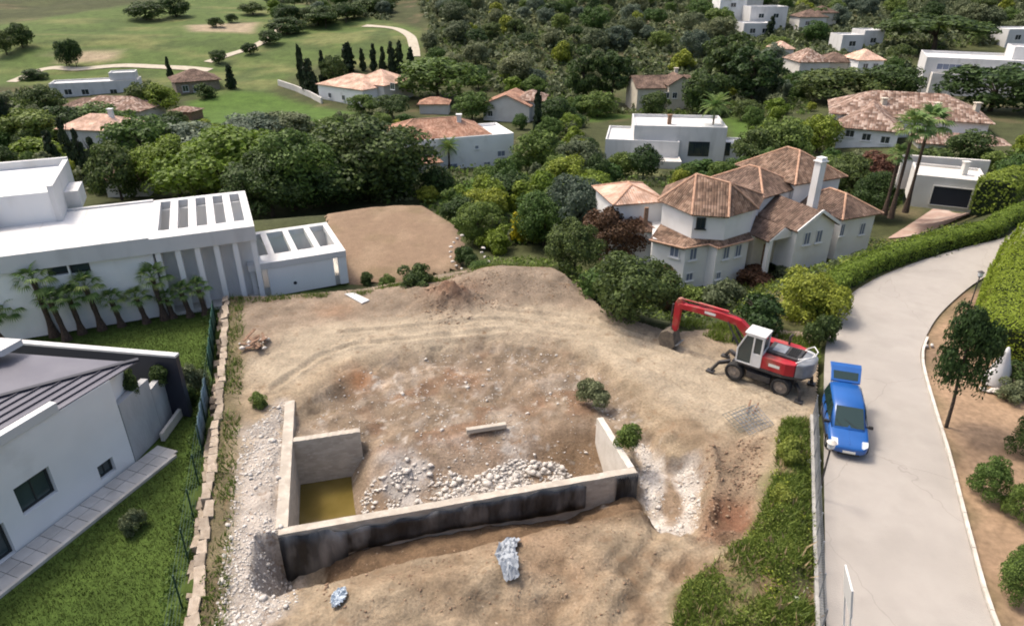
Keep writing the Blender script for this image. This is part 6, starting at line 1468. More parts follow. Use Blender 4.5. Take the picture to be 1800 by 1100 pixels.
# grass, weeds -------------------------------------------------------
def blades(name, label, x, y, z, h_, mat, seed, spread=.25):
    rng = np.random.default_rng(seed); n = len(x); a = rng.uniform(0, 6.28, n); H = h_ * rng.uniform(.5, 1.3, n); wd = H * .10 + .006
    base = np.stack([x, y, z], 1); s = np.stack([np.cos(a), np.sin(a), np.zeros(n)], 1) * wd[:, None]; lean = rng.normal(0, spread, (n, 2)) * H[:, None]
    V = np.stack([base - s, base + s, base + np.concatenate([lean, H[:, None]], 1)], 1).reshape(-1, 3)
    tag(link(name, np_mesh(name, V, np.arange(n * 3).reshape(n, 3)), MT[mat]), label, kind='stuff')
def in_area(n, poly, seed, nz=None):
    rng = np.random.default_rng(seed); xs = [p[0] for p in poly]; ys = [p[1] for p in poly]; x = rng.uniform(min(xs), max(xs), n * 4); y = rng.uniform(min(ys), max(ys), n * 4); k = in_poly(x, y, poly)
    if nz is not None: k &= fbm(x / 1.3, y / 1.3, 3, seed) > rng.uniform(nz - .3, nz + .3, n * 4)
    return x[k][:n], y[k][:n]
def clumps(name, label, x, y, per, rad, hgt, leaf, mat, seed):
    rng = np.random.default_rng(seed); z = np.where(in_poly(x, y, PLOT), plot_h(x, y), G(x, y)); s_ = np.repeat(rng.uniform(.4, 1.3, len(x)), per)[:, None]
    c = np.repeat(np.stack([x, y, z], 1), per, 0); d = rng.normal(0, 1, c.shape); d /= np.linalg.norm(d, axis=1, keepdims=True); d[:, 2] = np.abs(d[:, 2])
    V, F = leaf_quads(c + d * s_ * np.array([rad, rad, hgt]), d, leaf, rng); tag(link(name, np_mesh(name, V, F), MT[mat]), label, kind='stuff')
x, y = in_area(2000, GRASS_BANK, 61, .05); clumps('weeds', 'leafy green weeds covering the bank beside the road fence', x, y, 22, .26, .13, .06, 'weed', 62)
x, y = in_area(160, GRASS_BANK, 75, .15); clumps('weeds', 'darker green plants among the bank weeds', x, y, 30, .3, .24, .07, 'leaf_lime', 76)
x, y = in_area(22000, GRASS_BANK, 77, -.2); blades('weeds', 'short grass between the bank weeds', x, y, plot_h(x, y), .22, 'weed', 78, .6)
MT['flower'] = M_leaf('white_flowers', (.5, .5, .38), (.65, .65, .5))
x, y = in_area(26, GRASS_BANK, 85, .1); clumps('weeds', 'pale flower heads dotted over the bank', x, y, 14, .1, .3, .05, 'flower', 86)
x, y = in_area(900, GRASS_BANK, 63, .1); blades('weeds', 'pale dry stalks among the bank weeds', x, y, plot_h(x, y), .4, 'straw', 64, .35)
x, y = in_area(1500, [(p[0] - 1.7, p[1]) for p in BOUND] + [(p[0] - .7, p[1]) for p in reversed(BOUND)], 81, -.1); clumps('weeds', 'dark leafy weeds between the lawn and the stone boundary', x, y, 22, .25, .3, .08, 'leaf_mid', 82)
x, y = in_area(900, [(p[0] - .6, p[1]) for p in BOUND] + [(p[0] + .3, p[1]) for p in reversed(BOUND)], 83, .1); clumps('weeds', 'tufts growing over the stone boundary', x, y, 18, .18, .3, .06, 'weed', 84)
bl = [(p[0], p[1]) for p in BOUND]; strip = bl + [(p[0] + .9, p[1]) for p in reversed(bl)]
x, y = in_area(9000, strip, 65, -.05); blades('weeds', 'weeds along the plot side of the stone boundary', x, y, plot_h(x, y), .25, 'weed', 66, .5)
lawn = bl + [PXY(380, 552, -1), (-22, 42), PXY(60, 590, -1), PXY(30, 610, -1), (WA + dW * 2.2 + nW * 4).xy, (WA + dW * 1.2 - nW * 1.6).xy, (WA - dW * 14 - nW * 1.6).xy]
x, y = in_area(60000, [tuple(p) for p in lawn], 67); k = poly_dist(x, y, [tuple(p) for p in bl], False) > .75; x, y = x[k], y[k]; blades('lawn_grass', 'short bright lawn grass in the left garden', x, y, np.full(len(x), -1.05), .10, 'grass', 68, .5)
x, y = in_area(9000, [PXY(420, 524), PXY(640, 512), PXY(760, 488), PXY(960, 474), PXY(965, 484), PXY(760, 500), PXY(640, 520), PXY(420, 534)], 69, -.1); blades('weeds', 'straggly weeds along the back edge of the plot', x, y, plot_h(x, y) - .02, .22, 'weed', 70, .5)
x, y = in_area(5000, [PXY(1170, 562), PXY(1260, 600), PXY(1440, 640), PXY(1440, 600), PXY(1300, 572)], 71, -.1); blades('weeds', 'weeds behind the excavator at the plot edge', x, y, plot_h(x, y) - .02, .3, 'weed', 72, .5)
x, y = in_area(5000, BASIN, 73, .25); blades('weeds', 'thin straw and weeds dotted over the basin', x, y, plot_h(x, y) - .02, .09, 'straw', 74, .8)

# ------------------------------------------------------------------ wheeled excavator
ex = empty('excavator', (13.4, 30.9, 0.0), math.radians(142)); tag(ex, 'red wheeled excavator with white cab parked on the sandy track', 'excavator')
R_, K_, D_ = MT['red'], MT['black'], MT['dark_steel']
def wheel(parent, x, y, r, wd, rimmat, nm='wheel', hub=.55):
    w_ = empty(nm, (x, y, r)); w_.parent = parent; m = MB(); n = 28; prof = [(-.5, .72), (-.5, .93), (-.36, 1), (.36, 1), (.5, .93), (.5, .72)]
    vs = [(r * q * math.cos(2 * math.pi * i / n), wd * t, r * q * math.sin(2 * math.pi * i / n)) for i in range(n) for t, q in prof]; k = len(prof)
    fs = [(i * k + j, ((i + 1) % n) * k + j, ((i + 1) % n) * k + (j + 1) % k, i * k + (j + 1) % k) for i in range(n) for j in range(k)]
    m.add(vs, fs); m.build('tyre', K_, w_)
    m = MB(); m.tube((0, -wd * .3, 0), (0, wd * .3, 0), r * .72, n=22); s = 1 if y > 0 else -1
    m.tube((0, wd * .3 * s, 0), (0, wd * .42 * s, 0), r * hub * .55, r * hub * .4, n=16)
    for i in range(6): a = i * math.pi / 3; m.tube((math.cos(a) * r * .5, wd * .3 * s, math.sin(a) * r * .5), (math.cos(a) * r * .5, wd * .36 * s, math.sin(a) * r * .5), r * .06, n=6)
    m.build('rim', rimmat, w_); return w_
for x in (-1.2, 1.25):
    for y in (-.92, .92): wheel(ex, x, y, .5, .46, MT['dusty'])
m = MB(); m.box((0, 0, .62), (3.3, .8, .34)); m.box((0, 0, .86), (1.5, 1.3, .26)); m.tube((1.25, -.7, .5), (1.25, .7, .5), .13, n=10); m.tube((-1.2, -.7, .5), (-1.2, .7, .5), .13, n=10)
m.box((0, .86, .62), (1.25, .34, .34)); m.box((0, -.86, .62), (1.25, .34, .34)); m.tube((0, 0, .95), (0, 0, 1.1), .6, n=24); m.build('undercarriage', D_, ex, .02)
for s in (-1, 1):
    m = MB(); m.bar((1.75, s * .4, .66), (2.2, s * .8, .6), .16, .18); m.bar((2.2, s * .8, .62), (2.5, s * 1.0, .12), .14, .14); m.box((2.52, s * 1.02, .06), (.42, .34, .08)); m.build('outrigger', D_, ex, .01)
for s in (-1, 1):
    m = MB(); m.bar((-1.75, s * .45, .62), (-2.15, s * .95, .5), .16, .18); m.bar((-2.15, s * .95, .55), (-2.2, s * 1.05, .1), .13, .13); m.box((-2.2, s * 1.07, .06), (.4, .34, .08)); m.build('outrigger', D_, ex, .01)
# upper works
dk = MB(); dk.prism([(1.15, -1.1), (1.15, 1.12), (-1.2, 1.16), (-2.05, .85), (-2.3, .3), (-2.3, -.3), (-2.05, -.85), (-1.2, -1.12)], 1.1, 1.26); dk.build('deck', D_, ex, .02)
m = MB(); m.prism([(.0, .62), (.0, 1.14), (-1.25, 1.17), (-1.7, 1.02), (-1.7, .62)], 1.265, 1.95); m.build('side_panel', R_, ex, .04)
m = MB(); m.prism([(1.1, -.42), (1.1, -1.1), (-1.25, -1.14), (-1.7, -1.0), (-1.7, -.62), (-.2, -.62)], 1.265, 2.0); m.build('tank_panel', R_, ex, .04)
m = MB(); m.prism([(-.05, -.615), (-.05, .615), (-1.7, .615), (-1.7, -.615)], 1.265, 2.08); m.build('engine_hood', D_, ex, .05)
m = MB(); m.prism([(-.3, -.4), (-.3, .45), (-.95, .45), (-.95, -.4)], 2.083, 2.13); m.build('hood_cover', MT['grey_steel'], ex, .015)
m = MB()
for k in range(5): m.box((-1.08 - k * .1, 0, 2.11), (.05, .9, .05))
m.build('grille', K_, ex)
m = MB(); m.prism([(-1.705, 1.0), (-2.1, .84), (-2.42, .35), (-2.42, -.35), (-2.1, -.84), (-1.705, -1.0)], 1.2, 2.0); m.build('counterweight', MT['grey_steel'], ex, .08)
m = MB(); m.path([(-1.65, .9, 2.02), (-2.0, .8, 2.32), (-2.32, .3, 2.34), (-2.32, -.3, 2.34), (-2.0, -.8, 2.32), (-1.65, -.9, 2.02)], .028, 6); m.path([(-1.65, .6, 2.1), (-2.2, .25, 2.2), (-2.2, -.25, 2.2), (-1.65, -.6, 2.1)], .03, 6); m.build('guard_rail', MT['white_paint'], ex)
m = MB(); m.tube((-.75, -.85, 2.0), (-.75, -.85, 2.5), .06, n=10); m.tube((-.75, -.85, 2.45), (-.85, -.85, 2.62), .055, n=10); m.build('exhaust_pipe', D_, ex)
m = MB(); m.box((-.75, 1.163, 1.62), (.62, .012, .16), math.radians(1.2)); m.build('lettering_plate', MT['plate'], ex)
# cab: white frame, panes
cb = empty('cab', (.62, .66, 1.262)); cb.parent = ex
fx = [(-.62, 1.66), (.25, 1.66), (.62, .75), (.62, 0), (-.62, 0)]; hw = .46
m = MB()
def post(a, b, t=.085): 
    for s in (-1, 1): m.bar((a[0], s * hw, a[1]), (b[0], s * hw, b[1]), t, t)
for i in range(5): post(fx[i], fx[(i + 1) % 5], .1 if i in (0, 4) else .075)
post((-.16, 0), (-.16, 1.66))
for q in fx[:4]: m.bar((q[0], -hw, q[1]), (q[0], hw, q[1]), .075, .075)
m.box((-.39, hw + .005, .36), (.44, .06, .7)); m.box((-.39, -hw - .005, .36), (.44, .06, .7)); m.box((-.64, 0, .4), (.06, .9, .8))
m.build('cab_frame', MT['white_paint'], cb, .012)
m = MB(); m.prism([(-.72, -.52), (-.72, .52), (.38, .52), (.38, -.52)], 1.7, 1.8); m.build('cab_roof', MT['white_paint'], cb, .05)
def pane(pts): q = MB(); q.add(pts, [tuple(range(len(pts)))]); q.build('pane', MT['shade_glass'], cb)
for s in (-1, 1):
    y = s * hw; pane([(-.12, y, .05), (.58, y, .05), (.58, y, .75), (.24, y, 1.6), (-.12, y, 1.6)]); pane([(-.58, y, .75), (-.2, y, .75), (-.2, y, 1.6), (-.58, y, 1.6)])
pane([(.62, -.42, .05), (.62, .42, .05), (.62, .42, .72), (.62, -.42, .72)]); pane([(.615, -.42, .78), (.615, .42, .78), (.27, .42, 1.62), (.27, -.42, 1.62)]); pane([(-.62, -.42, .85), (-.62, .42, .85), (-.62, .42, 1.6), (-.62, -.42, 1.6)])
m = MB(); m.box((-.2, 0, .35), (.42, .44, .14)); m.box((-.4, 0, .72), (.12, .44, .7)); m.build('seat', K_, cb, .03)
m = MB(); m.path([(.62, hw, 1.2), (.85, hw + .25, 1.3)], .014, 5); m.box((.86, hw + .27, 1.3), (.03, .2, .32)); m.build('mirror', K_, cb)
# boom, stick, bucket
def plate_arm(name, prof, wd, mat, parent, y=0.0):
    m = MB(); n = len(prof); vs = [(x, y - wd / 2, z) for x, z in prof] + [(x, y + wd / 2, z) for x, z in prof]
    m.add(vs, [tuple(range(n)), tuple(range(2 * n - 1, n - 1, -1))] + [(i, n + i, n + (i + 1) % n, (i + 1) % n) for i in range(n)]); return m.build(name, mat, parent, .03)
BY = -.12
bo = plate_arm('boom', [(.75, 1.35), (1.0, 1.3), (1.35, 2.15), (1.85, 2.62), (2.9, 2.72), (5.15, 2.62), (5.3, 2.78), (5.15, 2.95), (2.8, 3.1), (1.65, 3.0), (1.0, 2.5), (.6, 1.6)], .34, R_, ex, BY)
plate_arm('stick', [(5.08, 3.25), (5.3, 3.2), (5.44, 2.9), (5.46, 1.35), (5.3, 1.1), (5.14, 1.2), (5.05, 2.6), (4.9, 2.95)], .28, R_, ex, BY)
m = MB(); m.tube((1.35, BY - .3, 1.35), (1.9, BY - .26, 2.15), .07, n=10); m.tube((1.9, BY - .26, 2.15), (2.3, BY - .24, 2.75), .04, n=8); m.tube((1.35, BY + .3, 1.35), (1.9, BY + .26, 2.15), .07, n=10); m.tube((1.9, BY + .26, 2.15), (2.3, BY + .24, 2.75), .04, n=8); m.build('boom_cylinder', D_, ex)
m = MB(); m.tube((2.4, BY, 3.22), (4.1, BY, 3.22), .07, n=10); m.tube((4.1, BY, 3.22), (5.1, BY, 3.2), .04, n=8); m.build('stick_cylinder', R_, ex)
m = MB(); m.tube((5.56, BY, 2.75), (5.6, BY, 2.0), .06, n=10); m.tube((5.6, BY, 2.0), (5.6, BY, 1.45), .035, n=8); m.bar((5.6, BY, 1.45), (5.35, BY, 1.2), .2, .06); m.build('bucket_cylinder', D_, ex)
bk = [(5.25, 1.15), (5.62, 1.2), (5.98, .95), (6.1, .55), (5.95, .15), (5.6, .02), (5.2, .12), (5.02, .38)]
plate_arm('bucket', bk, .85, MT['bucket'], ex, BY)
m = MB()
for k in range(5): m.bar((5.05, BY - .36 + k * .18, .38), (4.86, BY - .36 + k * .18, .5), .07, .05)
m.build('bucket_teeth', MT['grey_steel'], ex)
m = MB(); m.path([(1.6, BY, 3.04), (2.4, BY - .12, 3.16), (3.6, BY - .12, 3.08), (4.8, BY - .08, 3.0)], .025, 5); m.build('hydraulic_hose', K_, ex)
m = MB(); m.box((3.35, BY + .178, 2.88), (.62, .012, .14)); m.build('lettering_plate', MT['white_paint'], ex)

# ------------------------------------------------------------------ blue car with raised tailgate
ca = empty('parked_car', (15.6, 26.2, .02), math.atan2(-4.5, -1.45)); tag(ca, 'bright blue car with raised tailgate parked at the road edge', 'car')
def loft(sec, close=True):
    vs = [p for s in sec for p in s]; k = len(sec[0]); fs = []
    for i in range(len(sec) - 1):
        for j in range(k - 1): fs.append((i * k + j, i * k + j + 1, (i + 1) * k + j + 1, (i + 1) * k + j))
        fs.append((i * k + k - 1, i * k, (i + 1) * k, (i + 1) * k + k - 1))
    if close: fs += [tuple(range(k - 1, -1, -1)), tuple(range((len(sec) - 1) * k, len(sec) * k))]
    return vs, fs
def csec(x, w_, zb, zm, zt, cr=.02):
    h = [(0, zb), (w_ * .86, zb), (w_ * .97, zb + .1), (w_, zm), (w_ * .965, zt - .07), (w_ * .88, zt), (w_ * .45, zt + cr), (0, zt + cr)]
    return [(x, y, z) for y, z in h] + [(x, -y, z) for y, z in reversed(h[1:-1])]
st = [(-2.1, .74, .36, .6, .86), (-2.04, .83, .3, .62, .93), (-1.5, .87, .24, .62, .96), (-.4, .88, .22, .62, .98), (.55, .88, .22, .62, .99), (.95, .87, .23, .62, .96), (1.5, .85, .24, .58, .86), (1.88, .79, .27, .54, .74), (2.06, .68, .3, .5, .64), (2.12, .55, .34, .48, .56)]
vs, fs = loft([csec(*s) for s in st]); m = MB(); m.add(vs, fs); bd = m.build('body', MT['blue'], ca, smooth=True)
md = bd.modifiers.new('sub', 'SUBSURF'); md.levels = 1; md.render_levels = 2
def gsec(x, zb, wb, zt, wt): return [(x, wb, zb), (x, wt + .03, zt - .07), (x, wt - .08, zt), (x, 0, zt + .025), (x, -wt + .08, zt), (x, -wt - .03, zt - .07), (x, -wb, zb), (x, 0, zb)]
gs = [gsec(-1.98, .9, .8, 1.42, .63), gsec(-1.86, .9, .81, 1.62, .63), gsec(-1.2, .9, .82, 1.68, .64), gsec(-.3, .92, .82, 1.68, .64), gsec(.12, .94, .81, 1.6, .63), gsec(1.12, .9, .74, .97, .62)]
vs, fs = loft(gs); m = MB(); m.add(vs, fs); m.build('cabin', MT['blue'], ca, smooth=True)
GL = M_glass('car_glass', (.015, .035, .03), .05)
m = MB(); e = .012; m.add([(1.05, -.62, 1.0 + e), (1.05, .62, 1.0 + e), (.2, .565, 1.565 + e), (.2, -.565, 1.565 + e)], [(0, 1, 2, 3)]); o_ = m.build('windscreen', GL, ca); md = o_.modifiers.new('t', 'SOLIDIFY'); md.thickness = .02; md.offset = 1
for s in (-1, 1):
    for (xa, xb, xt0, xt1) in ((-.35, .72, -.32, .12), (-1.2, -.45, -1.15, -.42), (-1.85, -1.3, -1.75, -1.25)):
        q = [(xa, s * .818, 1.0), (xb, s * .79, 1.0), (xt1, s * .685, 1.53), (xt0, s * .69, 1.55)]; m = MB(); m.add(q if s < 0 else q[::-1], [(0, 1, 2, 3)]); o_ = m.build('side_window', GL, ca); md = o_.modifiers.new('t', 'SOLIDIFY'); md.thickness = .025; md.offset = 1
    m = MB(); m.box((.74, s * .94, .99), (.13, .2, .14)); m.bar((.72, s * .74, .97), (.74, s * .9, .98), .06, .06); m.build('wing_mirror', K_, ca, .03)
    m = MB(); m.add([(1.72, s * .50, .80), (1.68, s * .76, .785), (1.9, s * .74, .665), (2.03, s * .56, .60), (2.0, s * .48, .64)], [(0, 1, 2, 3, 4) if s < 0 else (4, 3, 2, 1, 0)]); o_ = m.build('headlight', MT['lamp_glass'], ca); md = o_.modifiers.new('t', 'SOLIDIFY'); md.thickness = .05; md.offset = 1
for x in (-1.32, 1.32):
    for y in (-.78, .78): wheel(ca, x, y, .31, .2, MT['grey_steel'])
m = MB(); m.box((0, 0, .3), (2.1, 1.775, .1)); m.build('side_trim', K_, ca)
m = MB(); m.bar((1.07, .35, 1.02), (.75, -.2, 1.235), .02, .02); m.bar((1.07, -.3, 1.02), (.8, -.55, 1.2), .02, .02); m.build('wiper', K_, ca)
m = MB(); m.bar((1.12, -.02, .965), (1.95, -.02, .745), .012, .02); m.build('bonnet_crease', MT['blue'], ca)
m = MB(); m.box((2.12, 0, .42), (.03, .52, .11)); m.build('number_plate', MT['plate'], ca)
m = MB(); m.box((2.08, 0, .54), (.05, .6, .07)); m.box((2.08, 0, .3), (.05, .9, .09)); m.build('grille', K_, ca, .01)
m = MB(); m.add([(-2.02, -.6, .62), (-2.02, .6, .62), (-1.96, .58, 1.4), (-1.96, -.58, 1.4)], [(3, 2, 1, 0)]); o_ = m.build('boot_opening', K_, ca); md = o_.modifiers.new('t', 'SOLIDIFY'); md.thickness = .16; md.offset = 1
tg = MB(); prof = [(-1.88, 1.68), (-2.3, 2.02), (-2.52, 2.16), (-2.8, 2.2), (-2.86, 2.13), (-2.54, 2.08), (-2.33, 1.94), (-1.9, 1.6)]
n = len(prof); tg.add([(x, -.66 - .05 * (i in (2, 3)), z) for i, (x, z) in enumerate(prof)] + [(x, .66 + .05 * (i in (2, 3)), z) for i, (x, z) in enumerate(prof)], [tuple(range(n - 1, -1, -1)), tuple(range(n, 2 * n))] + [(i, (i + 1) % n, n + (i + 1) % n, n + i) for i in range(n)])
tgo = tg.build('tailgate', MT['blue'], ca, .02)
m = MB(); m.add([(-1.96, -.54, 1.76), (-1.96, .54, 1.76), (-2.28, .56, 2.02), (-2.28, -.56, 2.02)], [(0, 1, 2, 3)]); o_ = m.build('rear_window', GL, tgo); md = o_.modifiers.new('t', 'SOLIDIFY'); md.thickness = .02; md.offset = -1
m = MB()
for s in (-1, 1): m.tube((-1.98, s * .58, 1.25), (-2.25, s * .6, 1.9), .018, n=6)
m.build('gas_strut', K_, ca)
m = MB(); m.box((-.1, .0, .72), (.01, 1.768, .6)); m.box((-.95, .0, .72), (.01, 1.758, .6)); m.build('door_gap', K_, ca)
for s in (-1, 1): m = MB(); m.box((-.25, s * .885, .84), (.18, .03, .035)); m.box((-1.1, s * .875, .84), (.18, .03, .035)); m.build('door_handle', MT['blue'], ca)

# ------------------------------------------------------------------ boundary wall, fences, lamps
bwl = empty('stone_boundary_wall', (BOUND[1][0], BOUND[1][1], -1.1)); tag(bwl, 'rough stone boundary wall between the lawn and the building plot', 'wall'); ob = Vector(bwl.location)
stm = []
for k in range(5):
    m = MB(); m.box((0, 0, 0), (1, 1, 1)); me = m.mesh('stone'); rr = random.Random(k)
    for v in me.vertices: v.co += Vector((rr.uniform(-.08, .08), rr.uniform(-.08, .08), rr.uniform(-.08, .08)))
    me.materials.append(MT['stone']); stm.append(me)
bpts = [Vector((p[0], p[1], 0)) for p in BOUND]; cum = [0]
for i in range(4): cum.append(cum[-1] + (bpts[i + 1] - bpts[i]).length)
def along(s):
    for i in range(4):
        if s <= cum[i + 1] or i == 3:
            d = (bpts[i + 1] - bpts[i]).normalized(); return bpts[i] + d * (s - cum[i]), d
s = 3.0
while s < cum[-1] - .3:
    L = rnd.uniform(.38, .8); p, d = along(s + L / 2); nl = Vector((-d.y, d.x, 0)); a = math.atan2(d.y, d.x)
    for (off_, zc, hh, wd) in ((.22, -.72, .75, .44), (.2, -.1, .46, .36), (.6, -.86, .36, .34)):
        if off_ > .5 and rnd.random() < .25: continue
        q = p + nl * (off_ + rnd.uniform(-.03, .03)) + Vector((0, 0, zc + rnd.uniform(-.04, .04))) - ob; link('stone', stm[rnd.randrange(5)], None, bwl, q + nl * rnd.uniform(-.06, .06), (rnd.uniform(-.05, .05), rnd.uniform(-.05, .05), a + rnd.choice((0, math.pi)) + rnd.uniform(-.12, .12)), (L * .96, wd * rnd.uniform(.85, 1.1), hh * rnd.uniform(.9, 1.1)))
    s += L
gf = empty('garden_fence', (BOUND[1][0], BOUND[1][1], -1.0)); tag(gf, 'green post and wire fence with netting along the garden lawn', 'fence'); of = Vector(gf.location)
s = 3.6; prev = None; netspan = {}
span = []
while s < cum[-1]:
    p, d = along(s); nl = Vector((-d.y, d.x, 0)); span.append(p + nl * .92); s += 2.3
for i, p in enumerate(span):
    q = p - of.xy.to_3d(); m = MB(); m.tube(q + Vector((0, 0, -.05)), q + Vector((.03, 0, 1.75)), .035, n=8); m.build('post', MT['green_post'], gf)
    if i:
        a = span[i - 1] - of.xy.to_3d(); m = MB()
        for k in range(5): m.tube(a + Vector((0, 0, .25 + k * .36)), q + Vector((0, 0, .25 + k * .36)), .008, n=4, caps=False)
        m.build('wire', MT['green_post'], gf)
        py = Q(p.x, p.y, 0)[1]
        if 520 < py < 640 or 655 < py < 735:
            m = MB(); dirv = (q - a); nn = Vector((-dirv.y, dirv.x, 0)).normalized()
            vs = []; fs = []
            for t_ in range(9):
                for h in range(4): pp = a + dirv * (t_ / 8) + nn * (.04 * math.sin(t_ * 1.7 + h)) + Vector((0, 0, .1 + h * .5 + .04 * math.sin(t_ * 2.1))); vs.append(tuple(pp))
                if t_:
                    for h in range(3): fs.append(((t_ - 1) * 4 + h, t_ * 4 + h, t_ * 4 + h + 1, (t_ - 1) * 4 + h + 1))
            m.add(vs, fs); o_ = m.build('netting', MT['green_net'] if py < 640 else MT['blue_net'], gf, smooth=True); md = o_.modifiers.new('t', 'SOLIDIFY'); md.thickness = .02
# road fence
F0, F1, F2 = P(1428, 735, 0), P(1432, 900, 0), P(1440, 1120, 0)
rfn = empty('roadside_fence', (F2.x, F2.y, 0)); tag(rfn, 'low grey wire mesh fence on a concrete kerb along the left road edge', 'fence'); orf = Vector(rfn.location)
fp = [F0 + (F1 - F0) * t for t in (0, .25, .5, .75)] + [F1 + (F2 - F1) * t for t in (0, .25, .5, .75, 1.0)]
for i, p in enumerate(fp):
    q = p - orf; MB().tube(q + Vector((0, 0, 0)), q + Vector((0, 0, 1.35)), .028, n=8).build('post', MT['grey_steel'], rfn)
    if i:
        a = fp[i - 1] - orf; MB().bar(a + Vector((0, 0, .06)), q + Vector((0, 0, .06)), .26, .34).build('plinth', MT['conc_grey'], rfn)
        m = MB(); L = (q - a).length; nv = int(L / .11)
        for k in range(nv): pp = a + (q - a) * (k / nv); m.tube(pp + Vector((0, 0, .24)), pp + Vector((0, 0, 1.3)), .006, n=3, caps=False)
        for k in range(9): m.tube(a + Vector((0, 0, .25 + k * .13)), q + Vector((0, 0, .25 + k * .13)), .006, n=3, caps=False)
        m.build('wire_mesh', MT['grey_steel'], rfn)
def lamp_post(name, label, base, h_, headc):
    o = empty(name, base); tag(o, label, 'lamp'); m = MB(); m.tube((0, 0, -.05), (0, 0, .5), .06, .05, n=10); m.tube((0, 0, .5), (0, 0, h_), .042, .034, n=10); m.build('pole', D_, o)
    m = MB(); m.tube((0, 0, h_), (0, 0, h_ + .1), .06, .14, n=12); m.tube((0, 0, h_ + .34), (0, 0, h_ + .44), .2, .05, n=12); m.build('lamp_cap', headc, o); MB().tube((0, 0, h_ + .1), (0, 0, h_ + .34), .13, .17, n=12).build('lamp_glass', MT['lamp_glass'], o)
lamp_post('street_lamp', 'slim dark street lamp at the left road edge below the car', P(1437, 874, 0), 2.5, MT['kerb'])
lb_ = P(1700, 552, 0); lamp_post('street_lamp', 'street lamp rising behind the tall dark roadside tree', lb_, height_at(lb_.y, 485) - .1, D_)
# white sign board
sb = P(1487, 1140, 0); sg = empty('sign_board', sb); sg.rotation_euler = (0, math.radians(-11), 0); tag(sg, 'white sign board seen almost edge-on at the bottom road edge', 'sign')
hz = height_at(sb.y, 1012); dv = Vector((sb.x, sb.y, 0)).normalized(); dv = Vector((dv.x * math.cos(.42) - dv.y * math.sin(.42), dv.x * math.sin(.42) + dv.y * math.cos(.42), 0))
MB().bar(dv * -.5 + Vector((0, 0, hz - .6)), dv * .5 + Vector((0, 0, hz - .6)), .06, 1.2).build('board', MT['villa_white'], sg, .01)
for t in (-.4, .4): MB().tube(dv * t + Vector((.0, 0, -.05)), dv * t + Vector((0, 0, hz - .1)), .03, n=8).build('post', MT['white_paint'], sg)

# ------------------------------------------------------------------ things lying about
def crumple(name, label, cat, pts, wd, mat, seed, amp=.12, lift=.06):
    rr = random.Random(seed); P_ = [Vector((*PXY(a, b), 0)) for a, b in pts]; o0 = P_[0].copy(); o0.z = ground(o0.x, o0.y); vs = []; fs = []; nrow = 22; ncol = 9
    for i in range(nrow):
        t = i / (nrow - 1) * (len(P_) - 1); k = min(int(t), len(P_) - 2); c = P_[k].lerp(P_[k + 1], t - k); d = (P_[k + 1] - P_[k]).normalized(); nn = Vector((-d.y, d.x, 0))
        ww = wd * (.6 + .4 * math.sin(math.pi * i / (nrow - 1))) * rr.uniform(.85, 1.15)
        for j in range(ncol):
            q = c + nn * ww * (j / (ncol - 1) - .5) + Vector((rr.uniform(-.03, .03), rr.uniform(-.03, .03), 0)); q.z = ground(q.x, q.y) + lift + amp * (abs(math.sin(j * 1.9 + i * .8)) * .6 + rr.random() * .5); vs.append(tuple(q - o0))
        if i:
            for j in range(ncol - 1): fs.append(((i - 1) * ncol + j, (i - 1) * ncol + j + 1, i * ncol + j + 1, i * ncol + j))
    m = MB(); m.add(vs, fs); o = m.build(name, mat, None, smooth=False, loc=o0); md = o.modifiers.new('t', 'SOLIDIFY'); md.thickness = .02; return tag(o, label, cat)
crumple('plastic_sheet', 'crumpled grey plastic sheet on the soil in front of the wall', 'sheet', [(905, 958), (888, 985), (892, 1010), (900, 1040)], .75, MT['plastic'], 3, .2)
crumple('plastic_bag', 'pale blue crumpled bag on the sand at the bottom', 'bag', [(604, 1050), (598, 1068), (592, 1085)], .5, MT['bag'], 4, .18)
wb = P(628, 526, .0); m = MB(); m.prism([tuple((P(a, b, 0) - P(628, 526, 0)).xy) for a, b in ((606, 519), (622, 517), (650, 530), (636, 536))], .0, .07); tag(m.build('white_board', W_, None, .01, loc=(wb.x, wb.y, ground(wb.x, wb.y) + .03)), 'white board lying at the back left of the plot', 'board')
mp_ = P(1305, 742, 0); o = empty('mesh_panel', (mp_.x, mp_.y, ground(mp_.x, mp_.y)), math.radians(30)); tag(o, 'leaning rusty wire mesh panels on the track edge', 'mesh panel')
for k, (dx, dy, a) in enumerate(((0, 0, .25), (.25, -.35, .38))):
    m = MB()
    for i in range(9): m.tube((dx - .8 + i * .2, dy - .6, .08 + a * .1), (dx - .8 + i * .2, dy + .6, .1 + a * 1.2), .014, n=5)
    for i in range(7): m.tube((dx - .8, dy - .6 + i * .2, .08 + a * .1 + a * 1.1 * i / 6), (dx + .8, dy - .6 + i * .2, .08 + a * .1 + a * 1.1 * i / 6), .014, n=5)
    m.build('mesh_sheet', M('galvanised_mesh', (.16, .19, .17), (.22, .21, .18), 3, .6, metal=.3) if k == 0 else MT['grey_steel'], o)
m = MB(); m.bar((.7, .4, .1), (1.5, .9, .25), .08, .08); m.bar((.9, .2, .06), (1.6, .5, .3), .06, .06); m.build('timber', MT['wood'], o)
dp = P(448, 612, 0); o = empty('debris_pile', (dp.x, dp.y, ground(dp.x, dp.y))); tag(o, 'heap of broken timber and rubble beside the boundary wall', 'debris')
for k in range(11):
    a = rnd.uniform(0, 3.14); L = rnd.uniform(.5, 1.3); c = Vector((rnd.uniform(-.6, .6), rnd.uniform(-.5, .5), rnd.uniform(.05, .4))); d = Vector((math.cos(a), math.sin(a), rnd.uniform(-.25, .3))) * L / 2; MB().bar(c - d, c + d, rnd.uniform(.1, .22), .05).build('plank', MT['wood'], o)
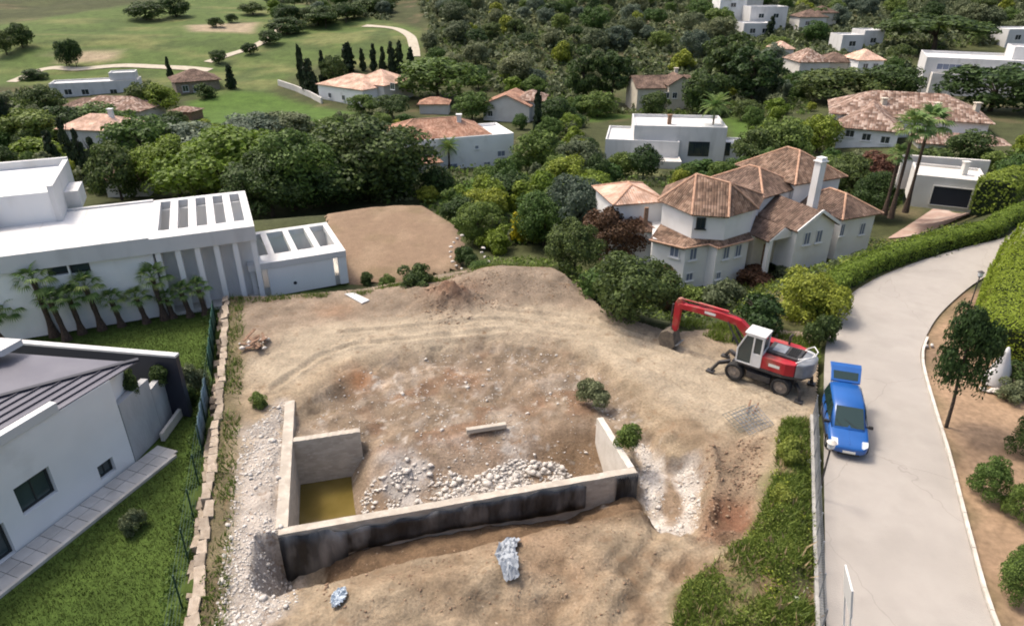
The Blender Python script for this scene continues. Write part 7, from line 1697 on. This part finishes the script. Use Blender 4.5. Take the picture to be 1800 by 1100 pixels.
for k in range(12): s = rnd.uniform(.1, .25); link('rubble_lump', stone_meshes[k % 6], None, o, (rnd.uniform(-.9, .9), rnd.uniform(-.6, .6), s * .4), (0, 0, rnd.uniform(0, 6)), (s, s, s))
# curved stone edging by the brown terrace
se = empty('stone_edging', P(797, 445, -1.1)); tag(se, 'curved pale stone edging at the brown terrace corner', 'edging')
for k, (a, b) in enumerate(((812, 414), (804, 419), (797, 426), (793, 434), (791, 443), (792, 452), (796, 460), (803, 467), (811, 472), (850, 436), (846, 444), (852, 452), (858, 460))):
    q = P(a, b, -1.0) - Vector(se.location); link('stone', stone_meshes[k % 6], None, se, q, (0, 0, k), (.2, .2, .22))
# white cone among stones, right garden
wc = P(1750, 672, 0); o = empty('white_ornament', wc); tag(o, 'white cone-shaped garden ornament standing among stones beside the bright hedge', 'ornament')
m = MB(); vs = []; fs = []; n = 16; pr_ = [(.62, 0), (.6, .25), (.5, .7), (.3, 1.25), (.16, 1.8), (.05, 2.15)]
for i, (r, z) in enumerate(pr_):
    for k in range(n): rr_ = r * (1 + .16 * (k % 2)); vs.append((rr_ * math.cos(2 * math.pi * k / n), rr_ * .8 * math.sin(2 * math.pi * k / n), z))
    if i:
        for k in range(n): fs.append(((i - 1) * n + k, (i - 1) * n + (k + 1) % n, i * n + (k + 1) % n, i * n + k))
fs.append(tuple(range((len(pr_) - 1) * n, len(pr_) * n))); m.add(vs, fs); m.build('cone', W_, o, smooth=True)
for k in range(9): s = rnd.uniform(.14, .3); link('stone', stone_meshes[k % 6], None, o, (rnd.uniform(-1.3, .6), rnd.uniform(-1.1, -.4), s * .3), (0, 0, k), (s, s, s))
for k, (a, b) in enumerate(((1629, 608), (1638, 606))): q = P(a, b, .05); tag(link('marker_stone', stone_meshes[k + 1], None, None, q, (0, 0, k), (.22, .2, .26)), 'whitewashed stone at the kerb end, ' + ('nearer the road' if k == 0 else 'farther from the road'), 'stone')
same = {}
for o in bpy.data.objects:
    if o.parent is None and o.get('group') and o.get('label'): same.setdefault(o['label'], []).append(o)
ORD = ['leftmost', 'second', 'third', 'fourth', 'fifth', 'sixth', 'seventh', 'eighth', 'ninth']
for lb3, os3 in same.items():
    if len(os3) > 1:
        os3.sort(key=lambda o: Q(*o.location)[0])
        for i, o in enumerate(os3[:9]): o['label'] = lb3 + (', leftmost one' if i == 0 else ', %s from left' % ORD[i])
print('objects', len(bpy.data.objects), 'tris', sum(len(m.polygons) for m in bpy.data.meshes))
